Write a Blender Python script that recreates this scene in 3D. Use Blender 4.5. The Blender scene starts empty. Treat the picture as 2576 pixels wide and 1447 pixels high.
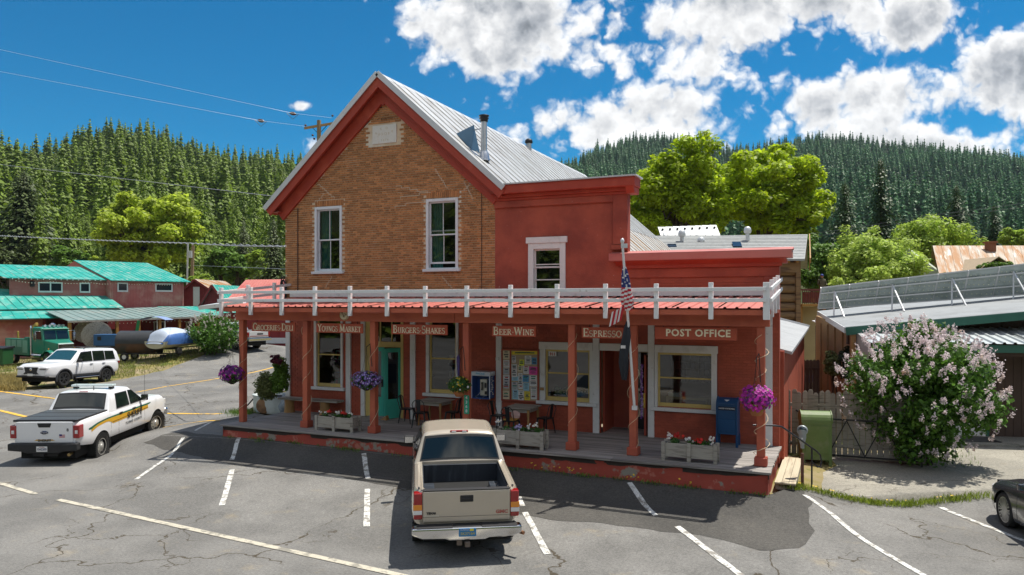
import bpy, bmesh, math, random
import numpy as np
from mathutils import Vector, Matrix, Euler, noise as mnoise
R = math.radians
S = bpy.context.scene
COL = S.collection

# ------------------------------------------------------------------ camera
TH = R(23.8)                      # the view turns 23.8 degrees left of the store's own axis
EYE = Vector((0.0, 0.0, 4.7))
FW = Vector((-math.sin(TH), math.cos(TH), 0)); RT = Vector((math.cos(TH), math.sin(TH), 0)); UP = Vector((0, 0, 1))
cam_d = bpy.data.cameras.new('camera'); cam = bpy.data.objects.new('camera', cam_d); COL.objects.link(cam)
cam.location = EYE; cam.rotation_euler = (R(90), 0, TH)
cam_d.sensor_width = 36.0; cam_d.lens = 36.0 * 1870 / 2576; cam_d.shift_y = 35.5 / 2576
cam_d.clip_start = 0.1; cam_d.clip_end = 6000
S.camera = cam

# ------------------------------------------------------------------ sky
SUN = Vector((0.22, 0.33, 1.0)).normalized()          # towards the sun
SKY_STRENGTH = 0.13
world = bpy.data.worlds.new('World'); S.world = world; world.use_nodes = True
def build_sky():
    nt = world.node_tree; nt.nodes.clear(); N = nt.nodes; L = nt.links
    def nd(t, **k):
        n = N.new(t)
        for a, b in k.items(): setattr(n, a, b)
        return n
    def val(x, sock):
        if isinstance(x, (int, float)): sock.default_value = x
        elif isinstance(x, (tuple, Vector)): sock.default_value = tuple(x)[:len(sock.default_value)] if len(sock.default_value) <= len(x) else (*x, 1)
        else: L.new(x, sock)
    def ma(op, a, b=0.0, c=None, clamp=False):
        n = nd('ShaderNodeMath', operation=op, use_clamp=clamp); val(a, n.inputs[0]); val(b, n.inputs[1])
        if c is not None: val(c, n.inputs[2])
        return n.outputs[0]
    def vm(op, a, b):
        n = nd('ShaderNodeVectorMath', operation=op); val(a, n.inputs[0]); val(b, n.inputs[1])
        return n.outputs['Value'] if op == 'DOT_PRODUCT' else n.outputs[0]
    def ss(x, a, b):
        n = nd('ShaderNodeMapRange', interpolation_type='SMOOTHSTEP'); val(x, n.inputs[0]); n.inputs[1].default_value = a; n.inputs[2].default_value = b
        return n.outputs[0]
    sky = nd('ShaderNodeTexSky', sky_type='NISHITA'); sky.sun_disc = False
    sky.sun_elevation = math.asin(SUN.z); sky.sun_rotation = math.atan2(SUN.x, SUN.y)
    sky.altitude = 1100; sky.air_density = 1.0; sky.dust_density = 0.1; sky.ozone_density = 2.2
    hs = nd('ShaderNodeHueSaturation'); hs.inputs['Hue'].default_value = 0.492; hs.inputs['Saturation'].default_value = 2.05; hs.inputs['Value'].default_value = 0.295
    L.new(sky.outputs[0], hs.inputs['Color'])
    d = nd('ShaderNodeTexCoord').outputs['Generated']
    fy = vm('DOT_PRODUCT', d, FW); fx = vm('DOT_PRODUCT', d, RT); fz = vm('DOT_PRODUCT', d, UP)
    fyc = ma('MAXIMUM', fy, 0.12)
    p = ma('DIVIDE', fx, fyc); q = ma('DIVIDE', fz, fyc)
    # cloud banks: centre (p, q), half width, half height, weight  -- in slopes about the north-west
    banks = [(-0.01, .375, .155, .068, 1.1), (.10, .33, .10, .05, .85), (-.03, .335, .15, .05, .8),
             (.27, .37, .11, .10, 1.0), (.24, .30, .07, .045, .6), (.42, .40, .14, .055, 1.0), (.52, .385, .10, .06, 1.0),
             (.11, .235, .11, .05, 1.0), (.215, .25, .075, .05, .95), (.03, .225, .08, .035, .8),
             (.48, .27, .14, .055, 1.0), (.43, .26, .10, .06, .85), (.58, .29, .07, .06, .6), (.54, .21, .12, .045, .95), (.62, .2, .11, .035, .8),
             (.70, .30, .085, .075, 1.05), (.72, .23, .09, .05, .9), (.66, .34, .06, .03, .5),
             (-.285, .263, .022, .008, .75), (-.25, .205, .07, .018, .5), (.84, .33, .12, .09, .9), (.9, .2, .14, .05, .8)]
    base = None
    for (a, b, wa, wb, k) in banks:
        dx = ma('MULTIPLY', ma('SUBTRACT', p, a), 1 / (wa * 1.3)); dy = ma('MULTIPLY', ma('SUBTRACT', q, b), 1 / (wb * 1.3))
        g = ma('MULTIPLY', ma('EXPONENT', ma('MULTIPLY', ma('ADD', ma('MULTIPLY', dx, dx), ma('MULTIPLY', dy, dy)), -1.0)), k)
        base = g if base is None else ma('SMOOTH_MAX', base, g, 0.25)
    front = ss(fy, 0.25, 0.5)
    base = ma('MULTIPLY', base, front)
    def nz(scale, det, off, rough=.58, dist=0.0):
        m = nd('ShaderNodeCombineXYZ')
        L.new(ma('ADD', p, off[0] + off[2]), m.inputs[0]); L.new(ma('ADD', q, off[1]), m.inputs[1]); m.inputs[2].default_value = 0
        n = nd('ShaderNodeTexNoise', noise_dimensions='2D'); n.inputs['Scale'].default_value = scale; n.inputs['Detail'].default_value = det; n.inputs['Roughness'].default_value = rough
        n.inputs['Distortion'].default_value = dist
        L.new(m.outputs[0], n.inputs['Vector']); return n.outputs['Fac']
    def puff(off, sc=24.0):
        m = nd('ShaderNodeCombineXYZ')
        wob = ma('MULTIPLY', ma('SUBTRACT', nz(30, 3, (off[0], off[1], 7)), .5), .03)
        L.new(ma('ADD', ma('ADD', p, off[0]), wob), m.inputs[0]); L.new(ma('ADD', ma('ADD', q, off[1]), wob), m.inputs[1])
        v = nd('ShaderNodeTexVoronoi', voronoi_dimensions='2D', feature='F1'); v.inputs['Scale'].default_value = sc
        v.inputs['Detail'].default_value = 2.0; v.inputs['Roughness'].default_value = .55
        L.new(m.outputs[0], v.inputs['Vector']); return v.outputs['Distance']
    def dens(dq):
        n1 = nz(7.5, 10, (0, dq, 0), .6, .15)
        return ma('ADD', ma('MULTIPLY', ma('SUBTRACT', n1, .5), 2.0), ma('MULTIPLY', ma('SUBTRACT', .42, puff((0, dq))), .75))
    n0 = dens(0.0)
    D0 = ma('ADD', ma('MULTIPLY', base, 1.9), ma('SUBTRACT', n0, .80))
    # unseen rest of the sky: broken cumulus, thickened to raise the ambient light
    gen = nd('ShaderNodeTexNoise'); gen.inputs['Scale'].default_value = 2.2; gen.inputs['Detail'].default_value = 9; gen.inputs['Roughness'].default_value = .58
    L.new(d, gen.inputs['Vector'])
    rest = ma('MULTIPLY', ma('SUBTRACT', gen.outputs['Fac'], .475), 5.0)
    restm = ma('MULTIPLY', ma('SUBTRACT', 1.0, front), ss(fz, .02, .15))
    restD = ma('SUBTRACT', ma('MULTIPLY', ma('ADD', rest, 1.0), restm), 1.0)
    alpha0 = ma('MULTIPLY', ss(D0, -.10, 0.50), front)
    cov = ma('MAXIMUM', alpha0, ss(restD, 0.0, .35))
    # shade: lit tops and rims, grey undersides where cloud stands above
    n_up = dens(0.02)
    above = ma('SUBTRACT', n_up, n0)
    thick = ss(D0, .2, 1.1)
    shade = ma('MULTIPLY', thick, ss(nz(8, 6, (.3, .1, 3)), .28, .62))
    relief = ma('MULTIPLY', above, .42)
    br = ma('SUBTRACT', ma('SUBTRACT', 1.0, ma('MULTIPLY', shade, .55)), relief, clamp=False)
    br = ma('MINIMUM', ma('MAXIMUM', br, .27), 1.08)
    cc = nd('ShaderNodeMix', data_type='RGBA'); L.new(ss(br, .3, .9), cc.inputs['Factor'])
    K = .39 / SKY_STRENGTH
    cc.inputs[6].default_value = (K * .86, K * .92, K * 1.0, 1); cc.inputs[7].default_value = (K, K, K, 1)
    cl = nd('ShaderNodeVectorMath', operation='SCALE'); L.new(cc.outputs[2], cl.inputs[0]); L.new(br, cl.inputs['Scale'])
    mix = nd('ShaderNodeMix', data_type='RGBA'); L.new(ma('MULTIPLY', cov, .97), mix.inputs['Factor']); L.new(hs.outputs[0], mix.inputs[6]); L.new(cl.outputs[0], mix.inputs[7])
    bg = nd('ShaderNodeBackground'); bg.inputs['Strength'].default_value = SKY_STRENGTH; L.new(mix.outputs[2], bg.inputs['Color'])
    out = nd('ShaderNodeOutputWorld'); L.new(bg.outputs[0], out.inputs['Surface'])
build_sky()
world.cycles.sampling_method = 'MANUAL'; world.cycles.sample_map_resolution = 256

# ------------------------------------------------------------------ sun and exposure
sun_d = bpy.data.lights.new('sun', 'SUN'); sun_d.energy = 2.35; sun_d.angle = R(0.5); sun_d.color = (1.0, 0.95, 0.86)
sun = bpy.data.objects.new('sun', sun_d); COL.objects.link(sun)
sun.rotation_euler = SUN.to_track_quat('Z', 'Y').to_euler(); sun.location = (0, 0, 60)
S.view_settings.view_transform = 'Standard'; S.view_settings.look = 'None'
S.view_settings.exposure = 1.45; S.view_settings.gamma = 1.0; S.view_settings.use_curve_mapping = False
S.cycles.use_denoising = True
S.cycles.max_bounces = 8; S.cycles.diffuse_bounces = 4; S.cycles.transparent_max_bounces = 10
S.cycles.caustics_reflective = False; S.cycles.caustics_refractive = False

# ------------------------------------------------------------------ placing
def at(u, v, d):                   # a sight line of the survey: u right, v down, d metres ahead
    return EYE + FW * d + RT * ((u - 1287.5) / 1870 * d) + UP * ((759 - v) / 1870 * d)
def sm(t): t = max(0.0, min(1.0, t)); return t * t * (3 - 2 * t)
def gz(x, y):                      # height of the ground
    t = max(0, min(1, (x + 17.3) / 15.9)); top = .63 * (1 - t) + .44 * t
    s = .45 * sm((y - 11.5) / 5) + .55 * sm((y - 15.9) / 1.25)
    z = top * s * sm((x + 24.0) / 5.0) * (1 - sm((x + 1.6) / 3.2))
    z = max(z, .30 * sm((y - 17) / 8) * sm((-17 - x) / 4))
    z -= .21 * sm((-15 - x) / 5.5) * (1 - sm((y - 15.2) / 4.5))
    z = max(z, .3 * sm((y - 19) / 3) * sm((x + 2) / 2))
    dx, dy = x + 42.3, y - 40.6
    z += 1.05 * math.exp(-(dx * dx + dy * dy) / 42.0)
    dx, dy = x + 39, y - 45
    z += .5 * math.exp(-(dx * dx + dy * dy) / 60.0)
    return z
def ong(u, v, dz=0.0):             # where a sight line meets the ground
    lo, hi = 8.0, 140.0
    for _ in range(50):
        m = (lo + hi) / 2; p = at(u, v, m)
        if p.z > gz(p.x, p.y) + dz: lo = m
        else: hi = m
    return at(u, v, hi)

# ------------------------------------------------------------------ materials
MATS = {}
def mat(name, col, rough=.7, var=.12, vs=6.0, col2=None, s2=2.0, t2=.55, w2=.08, bump=.0, bs=60.0, metal=0.0, spec=.4, coat=0.0,
        rand=0.0, stretch=None, island=0.0, transl=0.0, col3=None, s3=25.0, t3=.62, emit=None, wave=None):
    if name in MATS: return MATS[name]
    m = bpy.data.materials.new(name); MATS[name] = m; m.use_nodes = True
    nt = m.node_tree; N = nt.nodes; L = nt.links; b = N['Principled BSDF']
    b.inputs['Roughness'].default_value = rough; b.inputs['Metallic'].default_value = metal
    b.inputs['Specular IOR Level'].default_value = spec
    if coat: b.inputs['Coat Weight'].default_value = coat; b.inputs['Coat Roughness'].default_value = .06
    geo = N.new('ShaderNodeNewGeometry'); vec = geo.outputs['Position']
    if stretch:
        mp = N.new('ShaderNodeMapping'); mp.inputs['Scale'].default_value = stretch; L.new(vec, mp.inputs['Vector']); vec = mp.outputs[0]
    def nz(s, det=4, rg=.6):
        n = N.new('ShaderNodeTexNoise'); n.inputs['Scale'].default_value = s; n.inputs['Detail'].default_value = det; n.inputs['Roughness'].default_value = rg
        L.new(vec, n.inputs['Vector']); return n.outputs['Fac']
    def mul(c, lo, hi, fac):
        mr = N.new('ShaderNodeMapRange'); L.new(fac, mr.inputs[0]); mr.inputs[3].default_value = lo; mr.inputs[4].default_value = hi
        v = N.new('ShaderNodeVectorMath'); v.operation = 'SCALE'
        if isinstance(c, tuple): v.inputs[0].default_value = c[:3]
        else: L.new(c, v.inputs[0])
        L.new(mr.outputs[0], v.inputs['Scale']); return v.outputs[0]
    def mixto(c, c2, s, t, w, det=5):
        mr = N.new('ShaderNodeMapRange'); mr.interpolation_type = 'SMOOTHSTEP'; L.new(nz(s, det), mr.inputs[0]); mr.inputs[1].default_value = t - w; mr.inputs[2].default_value = t + w
        x = N.new('ShaderNodeMix'); x.data_type = 'RGBA'; L.new(mr.outputs[0], x.inputs[0])
        if isinstance(c, tuple): x.inputs[6].default_value = (*c[:3], 1)
        else: L.new(c, x.inputs[6])
        x.inputs[7].default_value = (*c2[:3], 1); return x.outputs[2]
    c = tuple(col)
    if var: c = mul(c, 1 - var * 1.8, 1 + var * 1.8, nz(vs))
    if col2: c = mixto(c, col2, s2, t2, w2)
    if col3: c = mixto(c, col3, s3, t3, .04)
    if island or rand:
        a = None
        if island: a = geo.outputs['Random Per Island']; k = island
        if rand:
            o = N.new('ShaderNodeObjectInfo').outputs['Random']; k = rand
            if a is not None:
                f = N.new('ShaderNodeMath'); f.operation = 'ADD'; L.new(a, f.inputs[0]); L.new(o, f.inputs[1])
                g = N.new('ShaderNodeMath'); g.operation = 'FRACT'; L.new(f.outputs[0], g.inputs[0]); a = g.outputs[0]
            else: a = o
        c = mul(c, 1 - k, 1 + k, a)
    if isinstance(c, tuple): b.inputs['Base Color'].default_value = (*c[:3], 1)
    else: L.new(c, b.inputs['Base Color'])
    if emit: b.inputs['Emission Color'].default_value = (*emit[:3], 1); b.inputs['Emission Strength'].default_value = emit[3]
    if bump:
        bn = N.new('ShaderNodeBump'); bn.inputs['Strength'].default_value = bump; bn.inputs['Distance'].default_value = .02
        L.new(nz(bs, 6), bn.inputs['Height']); L.new(bn.outputs[0], b.inputs['Normal'])
    if transl:
        tr = N.new('ShaderNodeBsdfTranslucent')
        if isinstance(c, tuple): tr.inputs[0].default_value = (*c[:3], 1)
        else: L.new(mul(c, 1.5, 1.5, geo.outputs['Random Per Island']), tr.inputs[0])
        mx = N.new('ShaderNodeMixShader'); mx.inputs[0].default_value = transl
        L.new(b.outputs[0], mx.inputs[1]); L.new(tr.outputs[0], mx.inputs[2]); L.new(mx.outputs[0], N['Material Output'].inputs['Surface'])
    return m
def glass(name, tint=(.75, .82, .8), clear=.72, rough=.02):
    if name in MATS: return MATS[name]
    m = bpy.data.materials.new(name); MATS[name] = m; m.use_nodes = True
    nt = m.node_tree; N = nt.nodes; L = nt.links; N.remove(N['Principled BSDF'])
    tr = N.new('ShaderNodeBsdfTransparent'); tr.inputs[0].default_value = (*[t * clear for t in tint], 1)
    gl = N.new('ShaderNodeBsdfGlossy'); gl.inputs['Roughness'].default_value = rough; gl.inputs[0].default_value = (.95, .97, 1, 1)
    ge = N.new('ShaderNodeNewGeometry'); dt = N.new('ShaderNodeVectorMath'); dt.operation = 'DOT_PRODUCT'; L.new(ge.outputs['Normal'], dt.inputs[0]); L.new(ge.outputs['Incoming'], dt.inputs[1])
    def mm(op, x, y):
        n = N.new('ShaderNodeMath'); n.operation = op
        for i, q in enumerate((x, y)):
            if isinstance(q, float): n.inputs[i].default_value = q
            elif q is not None: L.new(q, n.inputs[i])
        return n.outputs[0]
    fr = mm('ADD', mm('MULTIPLY', mm('POWER', mm('SUBTRACT', 1.0, mm('ABSOLUTE', dt.outputs['Value'], None)), 5.0), .93), .085)
    mx = N.new('ShaderNodeMixShader'); L.new(fr, mx.inputs[0]); L.new(tr.outputs[0], mx.inputs[1]); L.new(gl.outputs[0], mx.inputs[2])
    L.new(mx.outputs[0], N['Material Output'].inputs['Surface']); return m

# ------------------------------------------------------------------ mesh building
class MB:
    def __init__(s): s.v = []; s.f = []; s.m = []; s.s = []; s.M = None
    def add(s, vs, fs, mi=0, smooth=False):
        o = len(s.v)
        for p in vs:
            p = Vector(p)
            s.v.append(s.M @ p if s.M else p)
        for f in fs: s.f.append([o + i for i in f]); s.m.append(mi); s.s.append(smooth)
        return s
    def box(s, c, d, mi=0, rz=0.0, rot=None):
        x, y, z = d[0] / 2, d[1] / 2, d[2] / 2
        vs = [Vector((a * x, b * y, g * z)) for g in (-1, 1) for a, b in ((-1, -1), (1, -1), (1, 1), (-1, 1))]
        m = Euler(rot).to_matrix() if rot else Matrix.Rotation(rz, 3, 'Z')
        c = Vector(c)
        return s.add([m @ v + c for v in vs], [(3, 2, 1, 0), (4, 5, 6, 7), (0, 1, 5, 4), (1, 2, 6, 5), (2, 3, 7, 6), (3, 0, 4, 7)], mi)
    def bx(s, x0, x1, y0, y1, z0, z1, mi=0):
        return s.box(((x0 + x1) / 2, (y0 + y1) / 2, (z0 + z1) / 2), (abs(x1 - x0), abs(y1 - y0), abs(z1 - z0)), mi)
    def bar(s, p, q, w, h, mi=0, up=(0, 0, 1)):
        p = Vector(p); q = Vector(q); t = (q - p).normalized(); a = t.cross(Vector(up))
        if a.length < 1e-4: a = t.cross(Vector((0, 1, 0)))
        a.normalize(); b = a.cross(t).normalized()
        vs = [e + a * (i * w / 2) + b * (j * h / 2) for e in (p, q) for i, j in ((-1, -1), (1, -1), (1, 1), (-1, 1))]
        return s.add(vs, [(0, 1, 2, 3), (7, 6, 5, 4), (1, 0, 4, 5), (2, 1, 5, 6), (3, 2, 6, 7), (0, 3, 7, 4)], mi)
    def tube(s, pts, r, n=8, mi=0, cap=True):
        pts = [Vector(p) for p in pts]; k = len(pts); rs = r if isinstance(r, (list, tuple)) else [r] * k
        vs = []; a = None
        for i, p in enumerate(pts):
            t = (pts[min(i + 1, k - 1)] - pts[max(i - 1, 0)]).normalized()
            if a is None:
                a = t.cross(Vector((0, 0, 1)))
                if a.length < .05: a = t.cross(Vector((0, 1, 0)))
            else: a = a - t * a.dot(t)
            a.normalize(); b = t.cross(a)
            vs += [p + (a * math.cos(2 * math.pi * j / n) + b * math.sin(2 * math.pi * j / n)) * rs[i] for j in range(n)]
        fs = [(i * n + j, i * n + (j + 1) % n, (i + 1) * n + (j + 1) % n, (i + 1) * n + j) for i in range(k - 1) for j in range(n)]
        s.add(vs, fs, mi, True)
        if cap:
            s.add(vs[:n], [tuple(range(n - 1, -1, -1))], mi); s.add(vs[-n:], [tuple(range(n))], mi)
        return s
    def lathe(s, prof, n=16, c=(0, 0, 0), axis='z', mi=0, smooth=True, close=False, cap=True):
        c = Vector(c); vs = []
        for (r, z) in prof:
            for j in range(n):
                a = 2 * math.pi * j / n; x, y = r * math.cos(a), r * math.sin(a)
                vs.append(c + (Vector((x, y, z)) if axis == 'z' else Vector((x, z, y)) if axis == 'y' else Vector((z, x, y))))
        k = len(prof); fs = []
        for i in range(k if close else k - 1):
            for j in range(n): fs.append((i * n + j, i * n + (j + 1) % n, ((i + 1) % k) * n + (j + 1) % n, ((i + 1) % k) * n + j))
        s.add(vs, fs, mi, smooth)
        if cap and not close:
            if prof[0][0] > 1e-4: s.add(vs[:n], [tuple(range(n))], mi)
            if prof[-1][0] > 1e-4: s.add(vs[-n:], [tuple(range(n))], mi)
        return s
    def prism(s, poly, lo, hi, axis='y', mi=0):
        def P(a, b, t): return (a, t, b) if axis == 'y' else (a, b, t) if axis == 'z' else (t, a, b)
        n = len(poly); vs = [P(a, b, lo) for a, b in poly] + [P(a, b, hi) for a, b in poly]
        return s.add(vs, [tuple(range(n)), tuple(range(2 * n - 1, n - 1, -1))] + [(i, n + i, n + (i + 1) % n, (i + 1) % n) for i in range(n)], mi)
    def poly(s, pts, mi=0): return s.add(pts, [tuple(range(len(pts)))], mi)
    def grid(s, fn, nu, nv, mi=0, smooth=True):
        vs = [fn(i / nu, j / nv) for j in range(nv + 1) for i in range(nu + 1)]; w = nu + 1
        return s.add(vs, [(j * w + i, j * w + i + 1, (j + 1) * w + i + 1, (j + 1) * w + i) for j in range(nv) for i in range(nu)], mi, smooth)
    def blob(s, c, r, mi=0, seed=0, amp=.15, n=10, sc=1.5):
        c = Vector(c); r = Vector(r) if not isinstance(r, (int, float)) else Vector((r, r, r))
        def fn(u, v):
            a = u * 2 * math.pi; b = (v - .5) * math.pi
            d = Vector((math.cos(a) * math.cos(b), math.sin(a) * math.cos(b), math.sin(b)))
            k = 1 + amp * mnoise.noise(d * sc + Vector((seed * 3.1, seed, 0)))
            return c + Vector((d.x * r.x, d.y * r.y, d.z * r.z)) * k
        return s.grid(fn, n, max(4, n // 2 + 1), mi)
    def mesh(s, name, mats):
        me = bpy.data.meshes.new(name); me.from_pydata([tuple(v) for v in s.v], [], s.f)
        for m in (mats if isinstance(mats, (list, tuple)) else [mats]): me.materials.append(m)
        me.polygons.foreach_set('material_index', s.m); me.polygons.foreach_set('use_smooth', s.s); me.update()
        return me
    def build(s, name, mats, parent=None, bevel=0.0, seg=1, fixn=True, world=True):
        me = s.mesh(name, mats)
        if fixn:
            bm = bmesh.new(); bm.from_mesh(me); bmesh.ops.recalc_face_normals(bm, faces=bm.faces); bm.to_mesh(me); bm.free()
        o = bpy.data.objects.new(name, me); COL.objects.link(o)
        if parent: attach(o, parent, world)
        if bevel:
            b = o.modifiers.new('bevel', 'BEVEL'); b.width = bevel; b.segments = seg; b.limit_method = 'ANGLE'; b.angle_limit = R(35)
        return o
def attach(o, parent, world=True):
    o.parent = parent
    if world: o.matrix_parent_inverse = WM(parent).inverted()
def WM(o):
    m = o.matrix_basis if o.parent is None else WM(o.parent) @ o.matrix_parent_inverse @ o.matrix_basis
    return m.copy()
def tag(o, label=None, cat=None, group=None, kind=None):
    if label: o['label'] = label
    if cat: o['category'] = cat
    if group: o['group'] = group
    if kind: o['kind'] = kind
    return o
def thing(name, label, cat, loc=(0, 0, 0), rz=0.0, group=None, rot=None):
    o = bpy.data.objects.new(name, None); COL.objects.link(o); o.location = loc
    o.rotation_euler = rot if rot else (0, 0, rz); o.empty_display_size = .2
    return tag(o, label, cat, group)
def copy_tree(o, parent=None):
    c = o.copy(); COL.objects.link(c)
    if parent: c.parent = parent
    for ch in list(o.children): copy_tree(ch, c)
    return c
def quads(name, V, mt, parent=None, uv=None):          # many loose quads at once: V is (n, 4, 3)
    V = np.asarray(V, dtype=np.float32); n = len(V); me = bpy.data.meshes.new(name)
    me.vertices.add(n * 4); me.vertices.foreach_set('co', V.reshape(-1))
    me.loops.add(n * 4); me.loops.foreach_set('vertex_index', np.arange(n * 4, dtype=np.int32))
    me.polygons.add(n); me.polygons.foreach_set('loop_start', np.arange(0, n * 4, 4, dtype=np.int32))
    try: me.polygons.foreach_set('loop_total', np.full(n, 4, dtype=np.int32))
    except Exception: pass
    me.materials.append(mt); me.update(calc_edges=True); me.validate()
    o = bpy.data.objects.new(name, me); COL.objects.link(o)
    if parent: attach(o, parent)
    return o
RNG = np.random.default_rng(7)
def leaves(C, rad, n, size, up=.35, rng=None, squash=.8, hollow=.35):
    """n leaf quads in the clumps C (k,3) with radius rad (k,)"""
    rng = rng or RNG; C = np.asarray(C, float); k = len(C); rad = np.broadcast_to(np.asarray(rad, float), (k,))
    idx = rng.choice(k, n, p=rad ** 2 / np.sum(rad ** 2)); d = rng.normal(size=(n, 3)); d /= np.linalg.norm(d, axis=1)[:, None]
    rr = rad[idx] * (hollow + (1 - hollow) * rng.random(n) ** .5)
    P = C[idx] + d * rr[:, None] * np.array([1, 1, squash])
    nrm = d * .8 + rng.normal(size=(n, 3)) * .6 + np.array([0, 0, up]); nrm /= np.linalg.norm(nrm, axis=1)[:, None]
    t = np.cross(nrm, rng.normal(size=(n, 3))); t /= np.linalg.norm(t, axis=1)[:, None]; b = np.cross(nrm, t)
    sz = size * (.6 + .8 * rng.random(n))[:, None]; t = t * sz; b = b * sz * .62
    return np.stack([P - t, P + b * .9 - t * .1, P + t, P - b * .9 - t * .1], 1)
def make_text(body, size, font_w=0.0, depth=.004, align='CENTER', spacing=1.0):
    cu = bpy.data.curves.new('text', 'FONT'); cu.body = body; cu.size = size; cu.align_x = align; cu.align_y = 'CENTER'
    cu.extrude = depth; cu.offset = font_w; cu.space_character = spacing; cu.resolution_u = 2
    o = bpy.data.objects.new('text', cu); COL.objects.link(o)
    dg = bpy.context.evaluated_depsgraph_get(); me = bpy.data.meshes.new_from_object(o.evaluated_get(dg))
    bpy.data.objects.remove(o); bpy.data.curves.remove(cu); return me
def text_part(body, size, M, mt, parent, font_w=0.0, depth=.004, name='lettering', align='CENTER', spacing=1.0, sx=1.0):
    me = make_text(body, size, font_w, depth, align, spacing); me.name = name
    me.transform(M @ Matrix.Diagonal((sx, 1, 1, 1))); me.materials.clear(); me.materials.append(mt)
    o = bpy.data.objects.new(name, me); COL.objects.link(o)
    if parent: attach(o, parent)
    return o
def frame_M(o, x, y):              # text plane: x across, y up, at point o
    x = Vector(x).normalized(); y = Vector(y).normalized(); z = x.cross(y)
    m = Matrix((x, y, z)).transposed().to_4x4(); m.translation = Vector(o); return m

# ------------------------------------------------------------------ ground, parking lot, hills
from mathutils.geometry import delaunay_2d_cdt
def road_mat(name, base, light, dark, cracks=.5, grain=.35, tan=(.30, .25, .17), tan_amt=.5):
    m = bpy.data.materials.new(name); MATS[name] = m; m.use_nodes = True
    nt = m.node_tree; N = nt.nodes; L = nt.links; b = N['Principled BSDF']; b.inputs['Roughness'].default_value = .88; b.inputs['Specular IOR Level'].default_value = .25
    pos = N.new('ShaderNodeNewGeometry').outputs['Position']
    def nz(s, d=5, r=.6, v=None):
        n = N.new('ShaderNodeTexNoise'); n.inputs['Scale'].default_value = s; n.inputs['Detail'].default_value = d; n.inputs['Roughness'].default_value = r
        L.new(v or pos, n.inputs['Vector']); return n.outputs['Fac']
    def mr(x, a, bb, c=0, d=1):
        n = N.new('ShaderNodeMapRange'); n.interpolation_type = 'SMOOTHSTEP'; L.new(x, n.inputs[0])
        for i, q in enumerate((a, bb, c, d)): n.inputs[i + 1].default_value = q
        return n.outputs[0]
    def mix(f, a, c):
        x = N.new('ShaderNodeMix'); x.data_type = 'RGBA'
        L.new(f, x.inputs[0])
        for k, q in ((6, a), (7, c)):
            if isinstance(q, tuple): x.inputs[k].default_value = (*q, 1)
            else: L.new(q, x.inputs[k])
        return x.outputs[2]
    def m2(op, a, c):
        n = N.new('ShaderNodeMath'); n.operation = op
        for i, q in enumerate((a, c)):
            if isinstance(q, (int, float)): n.inputs[i].default_value = q
            else: L.new(q, n.inputs[i])
        return n.outputs[0]
    c = mix(mr(nz(.45, 6), .38, .64), base, light)
    c = mix(mr(nz(1.1, 6, .7), .56, .74, 0, tan_amt), c, tan)
    c = mix(mr(nz(2.6, 5), .60, .78, 0, .55), c, dark)
    sc = N.new('ShaderNodeVectorMath'); sc.operation = 'SCALE'; L.new(c, sc.inputs[0])
    L.new(m2('MULTIPLY', mr(nz(95, 3, .8), .25, .75, 1 - grain, 1 + grain), mr(nz(19, 4, .7), .3, .7, 1 - grain * .45, 1 + grain * .45)), sc.inputs['Scale'])
    c = sc.outputs[0]
    if cracks:
        wob = N.new('ShaderNodeTexNoise'); wob.inputs['Scale'].default_value = 1.3; wob.inputs['Detail'].default_value = 6; L.new(pos, wob.inputs['Vector'])
        wv = N.new('ShaderNodeVectorMath'); wv.operation = 'MULTIPLY_ADD'; L.new(wob.outputs['Color'], wv.inputs[0]); wv.inputs[1].default_value = (1.5, 1.5, 0); L.new(pos, wv.inputs[2])
        for s, w, t, k in ((.16, .0032, .40, .85), (.42, .0048, .48, .7)):
            v = N.new('ShaderNodeTexVoronoi'); v.feature = 'DISTANCE_TO_EDGE'; v.inputs['Scale'].default_value = s; L.new(wv.outputs[0], v.inputs['Vector'])
            f = m2('MULTIPLY', mr(v.outputs['Distance'], w * .4, w * 1.5, 1, 0), mr(nz(.33, 2), t, t + .1, 0, k * cracks * 1.6))
            c = mix(m2('MINIMUM', f, .9), c, (.055, .042, .025))
    L.new(c, b.inputs['Base Color'])
    bn = N.new('ShaderNodeBump'); bn.inputs['Strength'].default_value = .5; bn.inputs['Distance'].default_value = .012
    L.new(m2('ADD', nz(60, 3, .8), nz(6, 3)), bn.inputs['Height']); L.new(bn.outputs[0], b.inputs['Normal'])
    return m
A_OLD = road_mat('old_asphalt', (.142, .138, .130), (.198, .192, .180), (.102, .099, .094), .85, .42)
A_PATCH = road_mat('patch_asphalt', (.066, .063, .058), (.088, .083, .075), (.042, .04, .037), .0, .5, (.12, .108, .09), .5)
A_CONC = road_mat('old_concrete', (.25, .235, .20), (.32, .30, .25), (.17, .16, .14), .35, .4, (.30, .25, .17), .6)

def inside(poly, x, y):
    c = False; j = len(poly) - 1
    for i in range(len(poly)):
        (xi, yi), (xj, yj) = poly[i], poly[j]
        if (yi > y) != (yj > y) and x < (xj - xi) * (y - yi) / (yj - yi) + xi: c = not c
        j = i
    return c
def ragged(poly, step, amp, seed=0, keep=lambda x, y: False):
    out = []
    for i in range(len(poly)):
        (x0, y0), (x1, y1) = poly[i], poly[(i + 1) % len(poly)]
        n = max(1, int(math.hypot(x1 - x0, y1 - y0) / step))
        for k in range(n):
            t = k / n; x = x0 + (x1 - x0) * t; y = y0 + (y1 - y0) * t
            if not keep(x, y):
                x += amp * mnoise.noise(Vector((x * .8, y * .8, seed))) + amp * .5 * mnoise.noise(Vector((x * 3, y * 3, seed))); y += amp * mnoise.noise(Vector((x * .8, y * .8, seed + 5))) + amp * .5 * mnoise.noise(Vector((x * 3, y * 3, seed + 9)))
            out.append((x, y))
    return out
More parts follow.
